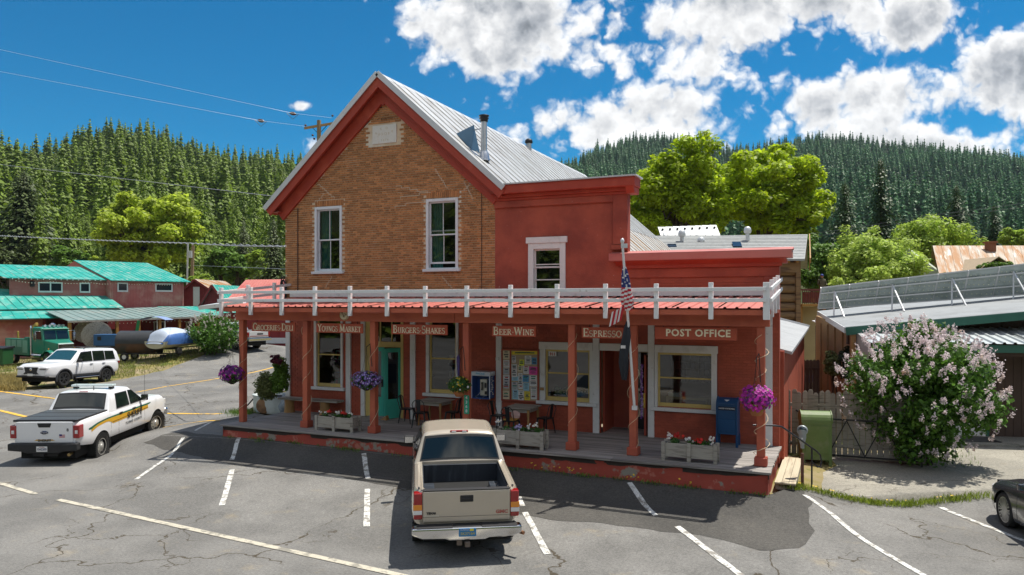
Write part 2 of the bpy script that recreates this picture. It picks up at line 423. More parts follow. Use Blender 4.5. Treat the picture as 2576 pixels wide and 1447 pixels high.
def sheet(name, poly, dz, mt, fine, coarse, zone=(-24, 2.2, 10.5, 19), zf=None):
    xs = [p[0] for p in poly]; ys = [p[1] for p in poly]; pts = [Vector(p) for p in poly]; n = len(pts)
    def fill(x0, x1, y0, y1, st, skip=None):
        for i in range(int((x1 - x0) / st) + 1):
            for j in range(int((y1 - y0) / st) + 1):
                x = x0 + i * st + .003 * j; y = y0 + j * st + .002 * i
                if skip and skip[0] <= x <= skip[1] and skip[2] <= y <= skip[3]: continue
                if inside(poly, x, y): pts.append(Vector((x, y)))
    fill(min(xs), max(xs), min(ys), max(ys), coarse, zone)
    fill(max(zone[0], min(xs)), min(zone[1], max(xs)), max(zone[2], min(ys)), min(zone[3], max(ys)), fine)
    v, e, f, *_ = delaunay_2d_cdt(pts, [], [list(range(n))], 1, 1e-5)
    z = zf or gz
    me = bpy.data.meshes.new(name); me.from_pydata([(p.x, p.y, z(p.x, p.y) + dz) for p in v], [], f); me.materials.append(mt)
    bm = bmesh.new(); bm.from_mesh(me); bmesh.ops.recalc_face_normals(bm, faces=bm.faces)
    if sum(q.normal.z for q in bm.faces) < 0: bmesh.ops.reverse_faces(bm, faces=bm.faces)
    bm.to_mesh(me); bm.free(); me.polygons.foreach_set('use_smooth', [True] * len(me.polygons))
    o = bpy.data.objects.new(name, me); COL.objects.link(o); return o

LOT = [(-90, 22), (-60, 22.6), (-38, 23.4), (-36, 25), (-36.7, 29), (-38.8, 36), (-41, 44), (-44, 52), (-50, 75), (-39, 75), (-34, 52), (-29, 40), (-25.6, 30), (-23.4, 25.2),
       (-21.6, 23.0), (-19.4, 21.2), (-18.2, 20.6), (-17.38, 20.5), (-17.33, 17.25), (-1.4, 17.25), (-1.12, 18.0), (-.95, 18.55), (0.2, 18.62), (1.0, 19.08), (2.1, 19.85), (3.1, 20.5), (7, 23), (22, 30), (60, 34), (60, -40), (-90, -40)]
def near_store(x, y): return -18 < x < 3.2 and 17 < y < 21
tag(sheet('parking_lot', ragged(LOT, .8, .28, 2, near_store), 0, A_OLD, .25, 1.6), kind='structure')
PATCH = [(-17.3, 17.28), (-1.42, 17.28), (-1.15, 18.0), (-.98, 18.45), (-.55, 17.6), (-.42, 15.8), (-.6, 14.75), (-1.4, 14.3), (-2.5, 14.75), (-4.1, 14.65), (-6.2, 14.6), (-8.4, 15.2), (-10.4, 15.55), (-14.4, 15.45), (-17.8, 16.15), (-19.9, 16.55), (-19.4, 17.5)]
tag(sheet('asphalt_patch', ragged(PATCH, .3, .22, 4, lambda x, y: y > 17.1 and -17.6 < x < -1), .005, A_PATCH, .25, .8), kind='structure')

def strip(name, pts, w, mt, dz=.011, wob=.012, mi=0):
    pts = [Vector(p) for p in pts]; out = []
    for a, b in zip(pts, pts[1:]):
        n = max(1, int((b - a).length / .3)); out += [a + (b - a) * k / n for k in range(n)]
    out.append(pts[-1]); mb = MB(); vs = []
    for i, p in enumerate(out):
        t = (out[min(i + 1, len(out) - 1)] - out[max(i - 1, 0)]).normalized(); nn = Vector((-t.y, t.x))
        for sgn in (-1, 1):
            q = p + nn * sgn * (w / 2 + wob * mnoise.noise(Vector((p.x * 4, p.y * 4, sgn * 7))))
            vs.append((q.x, q.y, gz(q.x, q.y) + dz))
    mb.add(vs, [(2 * i, 2 * i + 1, 2 * i + 3, 2 * i + 2) for i in range(len(out) - 1)], 0, True)
    return mb.build(name, mt)
P_WHITE = mat('road_paint_white', (.66, .66, .63), .8, .08, 9, (.26, .24, .21), 7, .54, .07, bump=.3, bs=90, col3=(.2, .19, .17), s3=45, t3=.58)
P_CREAM = mat('road_paint_cream', (.50, .46, .37), .8, .08, 9, (.24, .225, .19), 4, .56, .07, bump=.3, bs=90, col3=(.22, .2, .17), s3=55, t3=.63)
P_YEL = mat('road_paint_yellow', (.72, .42, .05), .8, .1, 9, (.26, .22, .15), 3, .60, .06, bump=.3, bs=90, col3=(.2, .19, .17), s3=50, t3=.62)
def mark(pts, w, m, name='painted_line', **k):
    return tag(strip(name, pts, w, m, **k), kind='structure')
mark([(-24.5, 12.65), (-19.9, 12.25), (-17.95, 11.9)], .14, P_CREAM); mark([(-16.95, 11.78), (-6.95, 10.9), (3, 10.0)], .15, P_CREAM)
mark([(-19.65, 19.2), (-18.9, 17.7)], .11, P_WHITE); mark([(-18.55, 16.9), (-16.75, 13.75)], .11, P_WHITE)
mark([(-16.55, 19.0 - 1.85), (-15.6, 15.9)], .12, P_WHITE); mark([(-14.8, 15.1), (-12.9, 12.85)], .13, P_WHITE)
mark([(-11.9, 16.95), (-10.9, 15.7)], .12, P_WHITE); mark([(-10.4, 14.95), (-8.95, 12.85)], .13, P_WHITE)
mark([(-6.75, 15.7), (-6.4, 15.1)], .11, P_WHITE); mark([(-6.2, 14.75), (-4.93, 12.8)], .13, P_WHITE)
mark([(-4.5, 17.0), (-3.55, 15.55)], .12, P_WHITE); mark([(-3.0, 15.05), (-1.3, 12.8), (-.6, 11.9)], .13, P_WHITE)
mark([(-.72, 17.9), (1.2, 14.7), (1.9, 13.5)], .12, P_WHITE); mark([(2.1, 19.4), (3.6, 16.9), (4.6, 15.2)], .12, P_WHITE)
mark([(-48, 24.2), (-38, 23.35), (-32.6, 22.7), (-29.5, 22.2)], .16, P_YEL); mark([(-44, 21.9), (-32.2, 19.95), (-29.0, 19.25), (-27, 18.9)], .17, P_YEL)
mark([(-31.2, 25.6), (-31.9, 28.0), (-32.6, 35), (-34, 42), (-38, 58)], .13, P_YEL)
mark([(-25.6, 21.75), (-24.6, 21.8), (-22.1, 22.5), (-19.9, 22.0)], .17, P_YEL); mark([(-22.9, 19.35), (-20.6, 19.45), (-19.5, 19.3)], .16, P_YEL)

# the open ground round the lot
def soil_mat():
    m = mat('soil_and_dry_grass', (.30, .24, .15), .95, .16, .9, (.20, .17, .055), .35, .5, .1, bump=.6, bs=18, col3=(.10, .13, .03), s3=.9, t3=.57, spec=.15)
    return m
SOIL = soil_mat()
nx, ny = 200, 150; x0, x1, y0, y1 = -125, 75, -42, 108
mb = MB(); mb.grid(lambda u, v: (x0 + (x1 - x0) * u, y0 + (y1 - y0) * v, gz(x0 + (x1 - x0) * u, y0 + (y1 - y0) * v) - .05 - (.0 if not inside(LOT, x0 + (x1 - x0) * u, y0 + (y1 - y0) * v) else .05)), nx, ny)
tag(mb.build('ground', SOIL), kind='structure')

# hills all round the valley: ridge lines surveyed on the north-west side
RIDGE = [(-2500, 380), (-900, 330), (-400, 350), (0, 385), (60, 402), (130, 385), (200, 352), (300, 345), (380, 350), (450, 376), (540, 398), (620, 402), (700, 412), (760, 415), (900, 420), (1100, 450), (1300, 445),
         (1400, 428), (1480, 378), (1560, 352), (1640, 345), (1740, 350), (1830, 372), (1900, 372), (1980, 352), (2060, 345), (2150, 350), (2250, 362), (2350, 368), (2450, 382), (2575, 400), (2900, 380), (3600, 350), (6000, 360)]
RIDGE = [(u, v + (22 if 0 <= u <= 2600 else 0) + (12 if u < 900 else 0)) for u, v in RIDGE]
def ridge_v(u):
    for (a, b), (c, d) in zip(RIDGE, RIDGE[1:]):
        if a <= u <= c: return b + (d - b) * sm((u - a) / (c - a)) if 0 else b + (d - b) * (u - a) / (c - a)
    return 370
def ridge_r(a):                    # distance of the crest along a bearing from the view axis
    return 520 + 480 * sm((a + .06) / .22) if a < 1.2 else 1000 - 450 * sm((a - 1.2) / .8)
def hill_z(r, a):
    rr = ridge_r(a)
    if abs(a) < 1.2:
        u = 1287.5 + 1870 * math.tan(a); v = ridge_v(u); s = (759 - v) / 1870 * math.cos(a)
    else: s = .21 + .03 * math.sin(a * 5)
    if abs(a) > 1.05 and abs(a) < 1.2: pass
    top = s * rr; r0 = 120 + 60 * sm((a + .06) / .3)
    t = (r - r0) / (rr - r0)
    if t <= 0: return -.35
    x = FW.x * r * math.cos(a) + RT.x * r * math.sin(a); y = FW.y * r * math.cos(a) + RT.y * r * math.sin(a)
    n = mnoise.fractal(Vector((x * .006, y * .006, 3)), 1.0, 2.0, 4) * .09 * top * (1 - abs(2 * min(t, 1) - 1) ** 2)
    if t < 1: return -.35 + (top + .35) * (t ** 1.15) * (1.0) + n
    return top * (1 - .6 * sm((t - 1) / .7))
def polar(r, a): return (FW.x * r * math.cos(a) + RT.x * r * math.sin(a), FW.y * r * math.cos(a) + RT.y * r * math.sin(a))
NA, NR = 300, 44
mb = MB()
def hp(u, v):
    a = -math.pi + 2 * math.pi * u; rr = ridge_r(a); r = 60 + (rr * 1.6 - 60) * v ** 1.25
    x, y = polar(r, a); return (x, y, hill_z(r, a))
mb.grid(hp, NA, NR)
HILL = mat('forest_floor', (.040, .052, .016), .95, .2, .03, (.11, .10, .06), .02, .64, .06, spec=.1)
tag(mb.build('hills', HILL), kind='structure')

# ------------------------------------------------------------------ the store: materials
BRICK = mat('old_brick', (.44, .195, .078), .85, .10, 5, (.30, .125, .05), .5, .68, .08, bump=.5, bs=55, rand=.30, island=.30, col3=(.52, .40, .26), s3=1.1, t3=.74)
MORTAR = mat('lime_mortar', (.66, .52, .37), .95, .12, 8, (.70, .64, .54), 1.2, .62, .06, bump=.4, bs=60)
RED = mat('barn_red_paint', (.41, .088, .048), .62, .10, 2.2, (.33, .062, .042), .9, .58, .12, bump=.25, bs=30, col3=(.40, .12, .09), s3=14, t3=.71)
REDP = mat('red_painted_stucco', (.41, .090, .052), .75, .13, 1.1, (.26, .052, .034), .7, .54, .14, bump=.6, bs=22, col3=(.50, .28, .24), s3=11, t3=.72)
REDB = mat('red_painted_brick', (.41, .088, .048), .65, .10, 2.0, (.28, .058, .036), 1.1, .6, .1, bump=.3, bs=40, island=.10)
BEAM = mat('terracotta_beam_paint', (.48, .118, .062), .65, .08, 3.5, (.38, .085, .05), 1.2, .58, .1, bump=.15, bs=25)
FASC = mat('fascia_red_paint', (.38, .055, .030), .6, .10, 2.0, (.45, .08, .042), 1.5, .6, .1, bump=.15, bs=20)
PINK = mat('pink_red_metal', (.50, .17, .14), .5, .07, 1.4, (.43, .10, .085), .7, .6, .1, metal=.0, spec=.5)
WHITE = mat('white_trim_paint', (.74, .74, .73), .55, .05, 5, (.60, .59, .57), 2.5, .62, .08, bump=.15, bs=35)
WORN = mat('worn_white_paint', (.74, .74, .74), .65, .06, 5, (.50, .47, .43), 6, .66, .05, bump=.3, bs=45, col3=(.22, .19, .16), s3=18, t3=.72)
YELL = mat('cream_yellow_paint', (.66, .50, .17), .55, .06, 4, (.56, .42, .16), 2, .6, .1)
TEAL = mat('turquoise_door_paint', (.055, .46, .36), .45, .05, 4)
GALV = mat('galvanised_roof', (.55, .55, .54), .42, .10, 1.2, (.40, .38, .35), .8, .55, .12, metal=.55, stretch=(1, 2.2, 1), col3=(.42, .30, .2), s3=4, t3=.72)
GTRIM = mat('pale_metal_trim', (.62, .63, .64), .4, .06, 3, metal=.3)
FLUE = mat('flue_steel', (.50, .51, .53), .32, .08, 6, metal=.85)
BLACK = mat('black_metal', (.02, .02, .022), .5, .15, 8)
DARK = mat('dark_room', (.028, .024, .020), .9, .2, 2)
DECK = mat('weathered_deck', (.30, .275, .255), .8, .14, 3, (.15, .135, .125), 2.2, .58, .1, stretch=(.25, 6, 6), bump=.4, bs=8, rand=.16)
LUMB = mat('pale_new_lumber', (.46, .40, .29), .75, .10, 2, (.34, .28, .2), 3, .6, .1, stretch=(5, .3, 5), bump=.3, bs=10, rand=.1)
GREYW = mat('grey_weathered_wood', (.36, .33, .285), .85, .16, 3, (.17, .15, .13), 3, .57, .1, stretch=(.5, 5, 5), bump=.4, bs=10, rand=.12)
FOUND = mat('peeling_red_concrete', (.33, .058, .038), .8, .14, 1.5, (.25, .225, .185), 1.25, .61, .025, bump=.6, bs=14, col3=(.42, .14, .10), s3=3.5, t3=.62)
GLASS = glass('window_glass'); GLASSD = glass('dusky_glass', (.45, .6, .6), .6)
PLAQ = mat('white_stone_plaque', (.70, .68, .63), .7, .06, 6, (.62, .56, .46), 3, .62, .06)
ROPE = mat('pale_rope_light', (.72, .55, .36), .6, .05)
BROWN = mat('honey_wood', (.38, .215, .08), .6, .15, 5, (.28, .15, .06), 3, .6, .1, stretch=(1, 1, .3))

Y0 = 20.4                          # the plane of the store front
def wall(mb, x0, x1, z0, top, holes, y=Y0, th=.28, mi=0):
    """wall slab in the front plane with window holes; top is a number or a function of x"""
    tf = top if callable(top) else (lambda x: top)
    xs = sorted({x0, x1, *[h[0] for h in holes], *[h[1] for h in holes], *([-13.47] if callable(top) else [])})
    for a, b in zip(xs, xs[1:]):
        if b - a < 1e-4 or a < x0 - 1e-6 or b > x1 + 1e-6: continue
        z = z0
        for h in sorted([h for h in holes if h[0] <= a + 1e-5 and h[1] >= b - 1e-5], key=lambda h: h[2]):
            if h[2] > z: mb.bx(a, b, y, y + th, z, h[2], mi)
            z = max(z, h[3])
        mb.prism([(a, z), (b, z), (b, tf(b)), (a, tf(a))], y, y + th, 'y', mi)
GAB = lambda x: 7.62 + .862 * (4.1 - abs(x + 13.5))           # underside line of the raking soffit
# ---------------- the brick store
store = thing('brick_store', 'two storey brick store with steep gable, white stone plaque and grey metal roof', 'store', (-13.5, 20.4, .9))
UWIN = [(-16.28, -15.2, 5.74, 7.9), (-11.93, -10.83, 5.74, 7.93)]
LWIN = [(-16.33, -15.14, 1.80, 4.2), (-14.40, -12.80, .95, 4.2), (-11.95, -10.80, 1.80, 4.2)]
mb = MB(); wall(mb, -17.57, -9.56, 4.8, GAB, UWIN)
wall_o = mb.build('wall', [MORTAR], store)
mb = MB(); wall(mb, -17.57, -9.56, .5, 4.8, LWIN)
mb.bx(-17.57, -17.3, 20.68, 41, .3, 7.7); mb.bx(-9.83, -9.56, 20.68, 41, .3, 7.7); mb.prism([(-17.57, .3), (-9.56, .3), (-9.56, 7.7), (-13.5, 11.1), (-17.57, 7.7)], 40.8, 41, 'y')
lower = mb.build('lower_wall', [REDB], store)
def brick_me(w, h=.056):
    b = MB(); b.box((0, -.004, 0), (w, .028, h)); return b.mesh('brick', BRICK)
COURSE = .0735; BL = .208
blist = []
zc = 4.86; row = 0
while zc < 11.3:
    hdr = (row % 7 == 3); L_ = BL / 2 if hdr else BL; x = -17.57 + (BL / 4 if hdr else (BL / 2 if row % 2 else 0))
    if not hdr and row % 2: blist.append((-17.57 + BL / 4, zc, BL / 2 - .011))
    x += L_ / 2
    while x < -9.56:
        w = min(L_, (-9.56 - x + L_ / 2)) - .011
        if w > .04: blist.append((x + (w + .011 - L_) / 2, zc, w))
        x += L_
    zc += COURSE; row += 1
def ok_brick(x, z, w):
    if z > GAB(x) - .02: return False
    for h in UWIN:
        zz = h[3] + .20
        if h[0] - w / 2 < x < h[1] + w / 2 and h[2] - .04 < z < zz + .03: return False
    return not (-14.06 - w / 2 < x < -12.96 + w / 2 and 9.77 < z < 10.49)
blist = [b for b in blist if ok_brick(*b)]
blist.sort(key=lambda b: (Vector((b[0], Y0, b[1])) - EYE).length)
bm_cache = {}
def put_brick(x, z, w):
    k = round(w, 2)
    if k not in bm_cache: bm_cache[k] = brick_me(w)
    o = bpy.data.objects.new('brick', bm_cache[k]); COL.objects.link(o); attach(o, wall_o)
    o.location = (x, Y0 + random.uniform(-.003, .003), z); o.rotation_euler = (0, random.uniform(-.012, .012), 0)
for b in blist[:300]: put_brick(*b)
mb = MB()
for (x, z, w) in blist[300:]: mb.box((x, Y0 - .004 + random.uniform(-.003, .003), z), (w, .028, .056), rot=(0, random.uniform(-.012, .012), 0))
for h in UWIN:                     # soldier course over each window
    x = h[0] - .02
    while x < h[1] + .02: mb.box((x + .036, Y0 - .005, h[3] + .11), (.06, .028, .19)); x += .0735
tag(mb.build('brickwork', [BRICK], wall_o, fixn=False), kind='stuff')
# white patches of repointed mortar that step down from the openings
mb = MB()
def crack(x, z, steps, dx, dz):
    for i in range(steps):
        if z > GAB(x) - .25: break
        mb.bx(x - .009, x + .009, Y0 - .022, Y0 - .012, min(z, z + dz), max(z, z + dz)); z += dz
        nx_ = x + dx * random.uniform(.6, 1.3); mb.bx(min(x, nx_), max(x, nx_), Y0 - .0225, Y0 - .0125, z - .009, z + .009); x = nx_
for c in ((-15.5, 8.15, 7, -.10, .0735), (-16.2, 8.05, 4, .08, .0735), (-11.2, 8.2, 9, -.07, .0735), (-10.6, 8.1, 6, .08, .0735), (-11.9, 8.12, 4, -.3, .0735), (-15.6, 5.55, 5, -.06, -.0735), (-11.35, 5.5, 5, .07, -.0735), (-10.3, 7.8, 8, -.05, .0735), (-13.1, 7.7, 3, .5, .0735), (-12.9, 8.0, 2, .6, .0735)): crack(*c)
tag(mb.build('repointing', [mat('fresh_mortar', (.60, .49, .37), .9, .12, 9)], wall_o), kind='stuff')
# stained band of render at the foot of the bricks
mb = MB(); mb.bx(-17.55, -9.6, Y0 - .016, Y0 + .02, 4.80, 5.03)
mb.build('plaster_band', [mat('stained_render', (.42, .25, .13), .9, .18, 2, (.30, .13, .07), 2.5, .55, .1, bump=.4, bs=25)], store)
# painted brick of the ground floor
def painted_bricks(x0, x1, z0, z1, holes, y=Y0):
    m = MB(); z = z0; r = 0
    while z < z1:
        x = x0 + (BL / 2 if r % 2 else 0)
        while x < x1:
            w = min(BL, x1 - x) - .012
            if w > .05 and not any(h[0] - .1 < x + w / 2 < h[1] + .1 and h[2] < z < h[3] for h in holes):
                m.box((x + w / 2, y - .002, z), (w, .02, .060))
            x += BL
        z += COURSE; r += 1
    return m
tag(painted_bricks(-17.55, -9.58, .98, 4.3, LWIN).build('painted_bricks', [REDB], lower, fixn=False), kind='stuff')

def sash_window(parent, x0, x1, z0, z1, casing, sash, y=Y0, cols=2, rows=2, sill=True, head=0.0, open_=0.0, cas_w=.10, inset=.05, gl=GLASS, proud=.045, meet=.5, back=True, curtain=None):
    """casing outer edge x0..x1, z0..z1; returns the frame part"""
    f = MB(); c = cas_w
    f.bx(x0, x0 + c, y - proud, y + .12, z0, z1); f.bx(x1 - c, x1, y - proud, y + .12, z0, z1)
    f.bx(x0 + c, x1 - c, y - proud, y + .12, z1 - c, z1); f.bx(x0 + c, x1 - c, y - proud + .01, y + .12, z0, z0 + .03)
    if head: f.bx(x0 - .06, x1 + .06, y - proud - .03, y + .05, z1 + .001, z1 + head)
    fr = f.build('window_frame', [casing], parent, .006)
    if sill:
        s = MB(); s.bx(x0 - .09, x1 + .09, y - proud - .07, y + .05, z0 - .09, z0 - .001); s.build('sill', [casing], fr, .008)
    a, b, d, e = x0 + c, x1 - c, z0 + .03, z1 - c; zm = d + (e - d) * meet; t = .045
    for k, (lo, hi, yy) in enumerate(((zm - .02, e, y + inset), (d + open_, zm + .02 + open_, y + inset + .04))):
        m = MB(); m.bx(a, a + t, yy, yy + .035, lo, hi); m.bx(b - t, b, yy, yy + .035, lo, hi); m.bx(a + t, b - t, yy, yy + .035, hi - t, hi); m.bx(a + t, b - t, yy, yy + .035, lo, lo + t + .015 * k)
        for i in range(1, cols):
            xx = a + t + (b - a - 2 * t) * i / cols; m.bx(xx - .012, xx + .012, yy + .004, yy + .031, lo + t + .015 * k, hi - t)
        m.build('sash', [sash], fr, .004)
        for i in range(cols):
            p = MB(); xa = a + t + (b - a - 2 * t) * i / cols; xb = a + t + (b - a - 2 * t) * (i + 1) / cols
            tilt = random.uniform(-.004, .004)
            p.add([(xa, yy + .018 + tilt, lo + t), (xb, yy + .018, lo + t), (xb, yy + .018 - tilt, hi - t), (xa, yy + .018, hi - t)], [(0, 1, 2, 3)])
            p.build('pane', [gl], fr)
    if back:
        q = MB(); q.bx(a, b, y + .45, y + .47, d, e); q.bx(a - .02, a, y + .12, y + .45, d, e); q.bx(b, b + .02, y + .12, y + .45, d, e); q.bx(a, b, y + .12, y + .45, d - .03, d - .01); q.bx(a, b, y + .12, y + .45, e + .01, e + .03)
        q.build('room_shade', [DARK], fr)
    if curtain:
        q = MB(); ca, cb = curtain
        q.grid(lambda u, v: (a + (b - a) * (ca + (cb - ca) * u) , y + .22 + .03 * math.sin(u * 22), d + (e - d) * v), 24, 3)
        q.build('curtain', [mat('teal_curtain', (.05, .20, .19), .9, .15, 5)], fr, fixn=False)
    return fr
PALE = mat('pale_blue_grey_trim', (.70, .73, .77), .55, .05, 4, (.58, .58, .58), 3, .64, .06)
sash_window(store, -16.30, -15.18, 5.72, 7.90, PALE, PALE, curtain=(.0, .45), cas_w=.09)
sash_window(store, -11.95, -10.81, 5.73, 7.93, PALE, PALE, open_=.13, cas_w=.09, curtain=(.0, .4))
pl = MB(); pl.bx(-13.97, -13.05, Y0 - .035, Y0 + .05, 9.83, 10.43)
plaque = pl.build('plaque', [PLAQ], store, .01)
CARVE = mat('worn_carving', (.60, .52, .40), .8, .1, 6)
for (tx, sz, dx, dz, rt) in (('R', .11, -.30, .04, .5), ('E', .11, -.12, .17, .2), ('D', .11, .10, .18, -.1), ('R', .11, .30, .06, -.5), ('I O O F', .13, .0, .0, 0), ('1 8 7 4', .10, .02, -.2, 0)):
    text_part(tx, sz, frame_M((-13.51 + dx, Y0 - .037, 10.13 + dz), (math.cos(rt), 0, math.sin(rt)), (-math.sin(rt), 0, math.cos(rt))), CARVE, plaque, depth=.002)
mb = MB()
for k in range(9): mb.tube([(-13.75 + k * .06 + random.uniform(-.05, .05), Y0 - .04, 10.62 + random.uniform(-.04, .04)), (-13.65 + k * .06, Y0 - .05, 10.66 + random.uniform(-.06, .07))], .008, 4)
mb.build('dry_twigs', [mat('dry_twig', (.16, .10, .05), .9)], store)
# roof: two slopes of galvanised sheets, raking fascia and soffits
RX, RZ, RY0, RY1 = -13.52, 12.02, 20.0, 41.2; SL = .889
def slope_pt(side, s, y, up=0.0):  # s metres out from the ridge, measured level
    return (RX + side * s, y, RZ - SL * s + up)
nrm = math.sqrt(1 + SL * SL)
for side, ext in ((-1, 4.58), (1, 4.39)):
    k = 30; w = (RY1 - RY0) / k
    base = MB(); base.M = None
    for i in range(k):
        a, b = RY0 + w * i, RY0 + w * (i + 1); m = MB()
        m.add([slope_pt(side, 0, a), slope_pt(side, ext, a), slope_pt(side, ext, b), slope_pt(side, 0, b), slope_pt(side, 0, a, -.03), slope_pt(side, ext, a, -.03), slope_pt(side, ext, b, -.03), slope_pt(side, 0, b, -.03)],
              [(0, 1, 2, 3), (7, 6, 5, 4), (0, 4, 5, 1), (1, 5, 6, 2), (2, 6, 7, 3), (3, 7, 4, 0)])
        m.bar(slope_pt(side, .02, a + .02, .012), slope_pt(side, ext, a + .02, .012), .04, .03)
        m.build('roof_sheet', [GALV], store)
mb = MB()                          # ridge cap and white metal rake edge
mb.add([(RX - .2, RY0 - .03, RZ - .17), (RX, RY0 - .03, RZ + .03), (RX + .2, RY0 - .03, RZ - .17), (RX - .2, RY1, RZ - .17), (RX, RY1, RZ + .03), (RX + .2, RY1, RZ - .17)], [(0, 1, 4, 3), (1, 2, 5, 4)])
for side, ext in ((-1, 4.62), (1, 4.43)):
    p, q = Vector(slope_pt(side, 0, RY0 - .03, -.02)), Vector(slope_pt(side, ext, RY0 - .03, -.02))
    mb.bar(p, q, .03, .17, up=(0, 0, 1))
mb.build('roof_edge', [GTRIM], store)
mb = MB()
for side, ext in ((-1, 4.50), (1, 4.36)):
    mb.bar(slope_pt(side, -.02, RY0 + .04, -.25), slope_pt(side, ext, RY0 + .04, -.25), .05, .30)            # outer rake board
    mb.bar(slope_pt(side, -.05, Y0 - .06, -.60), slope_pt(side, ext - .28, Y0 - .06, -.60), .10, .40)          # frieze board on the wall
    a = [slope_pt(side, 0, RY0 + .07, -.30), slope_pt(side, ext, RY0 + .07, -.30), slope_pt(side, ext, Y0 + .1, -.30), slope_pt(side, 0, Y0 + .1, -.30)]
    mb.poly(a)                                                                                            # sloping soffit
    e = RX + side * ext
    mb.bar((e, RY0 + .02, RZ - SL * ext - .14), (e, RY1, RZ - SL * ext - .14), .05, .24)                       # eave board
    mb.add([(e, RY0 + .07, RZ - SL * ext - .25), (e, RY1, RZ - SL * ext - .25), (e - side * .45, RY1, RZ - SL * ext - .23), (e - side * .45, RY0 + .07, RZ - SL * ext - .23)], [(0, 1, 2, 3)])
mb.prism([(RX - .32, RZ - .62), (RX, RZ - .98), (RX + .32, RZ - .62), (RX, RZ - .30)], Y0 - .115, Y0 - .012, 'y'); mb.prism([(RX - .2, RZ - .30), (RX, RZ - .45), (RX + .2, RZ - .30), (RX, RZ - .10)], RY0 + .012, RY0 + .068, 'y')
mb.build('rake_boards', [FASC], store)
# flue with cap, and the blue-grey snow diverter behind it
px, py = -10.37, 21.3; pz = RZ - SL * (px - RX)
pipe = thing('flue_pipe', 'tall steel flue pipe with black cap rising from the front of the grey roof', 'chimney', (px, py, pz))
m = MB(); m.lathe([(.20, -.1), (.15, .16), (.115, .2), (.115, .22)], 16, (px, py, pz + .06)); m.build('flashing', [FLUE], pipe)
m = MB(); m.lathe([(.10, .1), (.10, 1.22)], 16, (px, py, pz)); m.lathe([(.106, .68), (.106, .73)], 16, (px, py, pz)); m.build('pipe', [FLUE], pipe)
m = MB(); m.lathe([(.12, 1.2), (.13, 1.24), (.12, 1.28), (.155, 1.30), (.155, 1.325), (.13, 1.33), (.13, 1.36), (.165, 1.38), (.165, 1.41), (.10, 1.43), (.0, 1.44)], 16, (px, py, pz)); m.build('cap', [BLACK], pipe)
m = MB(); m.bar((px, py, pz + 1.0), (px - .36, py - .01, pz + .98), .03, .03); m.build('strut', [FLUE], pipe)
div = MB(); A = Vector(slope_pt(1, 2.13, 21.33, .02)); B = Vector(slope_pt(1, 2.82, 21.1, .0)); C_ = Vector((-10.72, 21.28, 10.36)); D_ = Vector(slope_pt(1, 2.80, 21.72, .01))
div.add([A, B, C_, D_], [(0, 1, 2), (0, 2, 3), (1, 3, 2)])
tag(div.build('snow_diverter', [mat('blue_grey_sheet_metal', (.10, .19, .28), .45, .08, 4, metal=.4)]), 'pointed blue grey sheet metal snow diverter beside the flue pipe', 'diverter')
vx, vy = -13.41, 32.37; vent = thing('roof_vent', 'small black capped vent pipe near the ridge far back on the grey roof', 'vent', (vx, vy, 11.95))
m = MB(); m.lathe([(.13, -.15), (.13, .22)], 12, (vx, vy, 11.95)); m.build('pipe', [FLUE], vent)
m = MB(); m.lathe([(.15, .2), (.19, .25), (.17, .36), (.1, .42), (0, .43)], 12, (vx, vy, 11.95)); m.build('cap', [BLACK], vent)
# coil of cable on the corner, and the conduit down the bricks
m = MB()
for k in range(16):
    r0 = .16 + .1 * random.random(); cx = -17.6 + random.uniform(-.03, .03); zz = 5.02 + random.uniform(-.08, .08)
    m.tube([(cx + r0 * .55 * math.cos(a) , 20.3 + .03 * k / 16, zz + r0 * 1.9 * math.sin(a)) for a in np.linspace(0, 6.3, 18)], .012, 5)
m.build('cable_coil', [BLACK]); tag(bpy.data.objects['cable_coil'], 'coil of black cable hung on the left corner of the brick store', 'cable')
m = MB(); m.tube([(-17.02, Y0 - .03, 7.9), (-17.02, Y0 - .03, 5.0)], .02, 6); m.box((-17.02, Y0 - .03, 6.65), (.05, .04, .1)); m.tube([(-10.0, Y0 - .03, 8.0), (-10.0, Y0 - .03, 5.0)], .012, 6)
m.build('conduit', [mat('dark_brown_conduit', (.10, .05, .03), .6)], store)

# ---------------- two storey red front beside it
annex = thing('stucco_shopfront', 'two storey red stucco false front between the brick gable and post office', 'building', (-7.5, 20.4, .9))
AWIN = (-8.46, -7.29, 4.9, 6.40)
BOARDH = (-8.09, -6.36, 1.78, 3.31); REC = (-6.26, -4.85, .95, 3.31)
mb = MB(); wall(mb, -9.56, -5.45, 4.75, 7.98, [AWIN])
aw = mb.build('wall', [REDP], annex)
mb = MB(); mb.bx(-9.56, -5.86, Y0 - .07, Y0 - .002, 7.52, 7.72); mb.bx(-5.86, -5.45, Y0 - .07, Y0 - .002, 6.3, 7.72); mb.bx(-5.9, -5.4, Y0 - .12, Y0 - .003, 6.16, 6.29)
mb.build('panel_border', [REDP], annex, .01)
mb = MB()                          # cornice stepping out
mb.bx(-9.5, -5.42, Y0 - .10, Y0 - .003, 7.72, 7.80); mb.bx(-9.5, -5.36, Y0 - .18, Y0 + .2, 7.80, 7.90); mb.bx(-9.3, -5.16, Y0 - .36, Y0 + .3, 7.90, 8.16)
mb.prism([(Y0 - .36, 7.9), (Y0 - .18, 7.72), (Y0 + .3, 7.72), (Y0 + .3, 7.9)], -5.44, -5.2, 'x')
mb.build('cornice', [FASC], annex, .012)
mb = MB(); mb.bx(-9.25, -5.10, Y0 - .42, Y0 + .35, 8.16, 8.20); mb.build('cornice_cap', [GTRIM], annex)
fr = sash_window(annex, -8.46, -7.29, 4.88, 6.42, WHITE, WHITE, cols=1, cas_w=.17, head=.18, sill=False, meet=.6, open_=0)
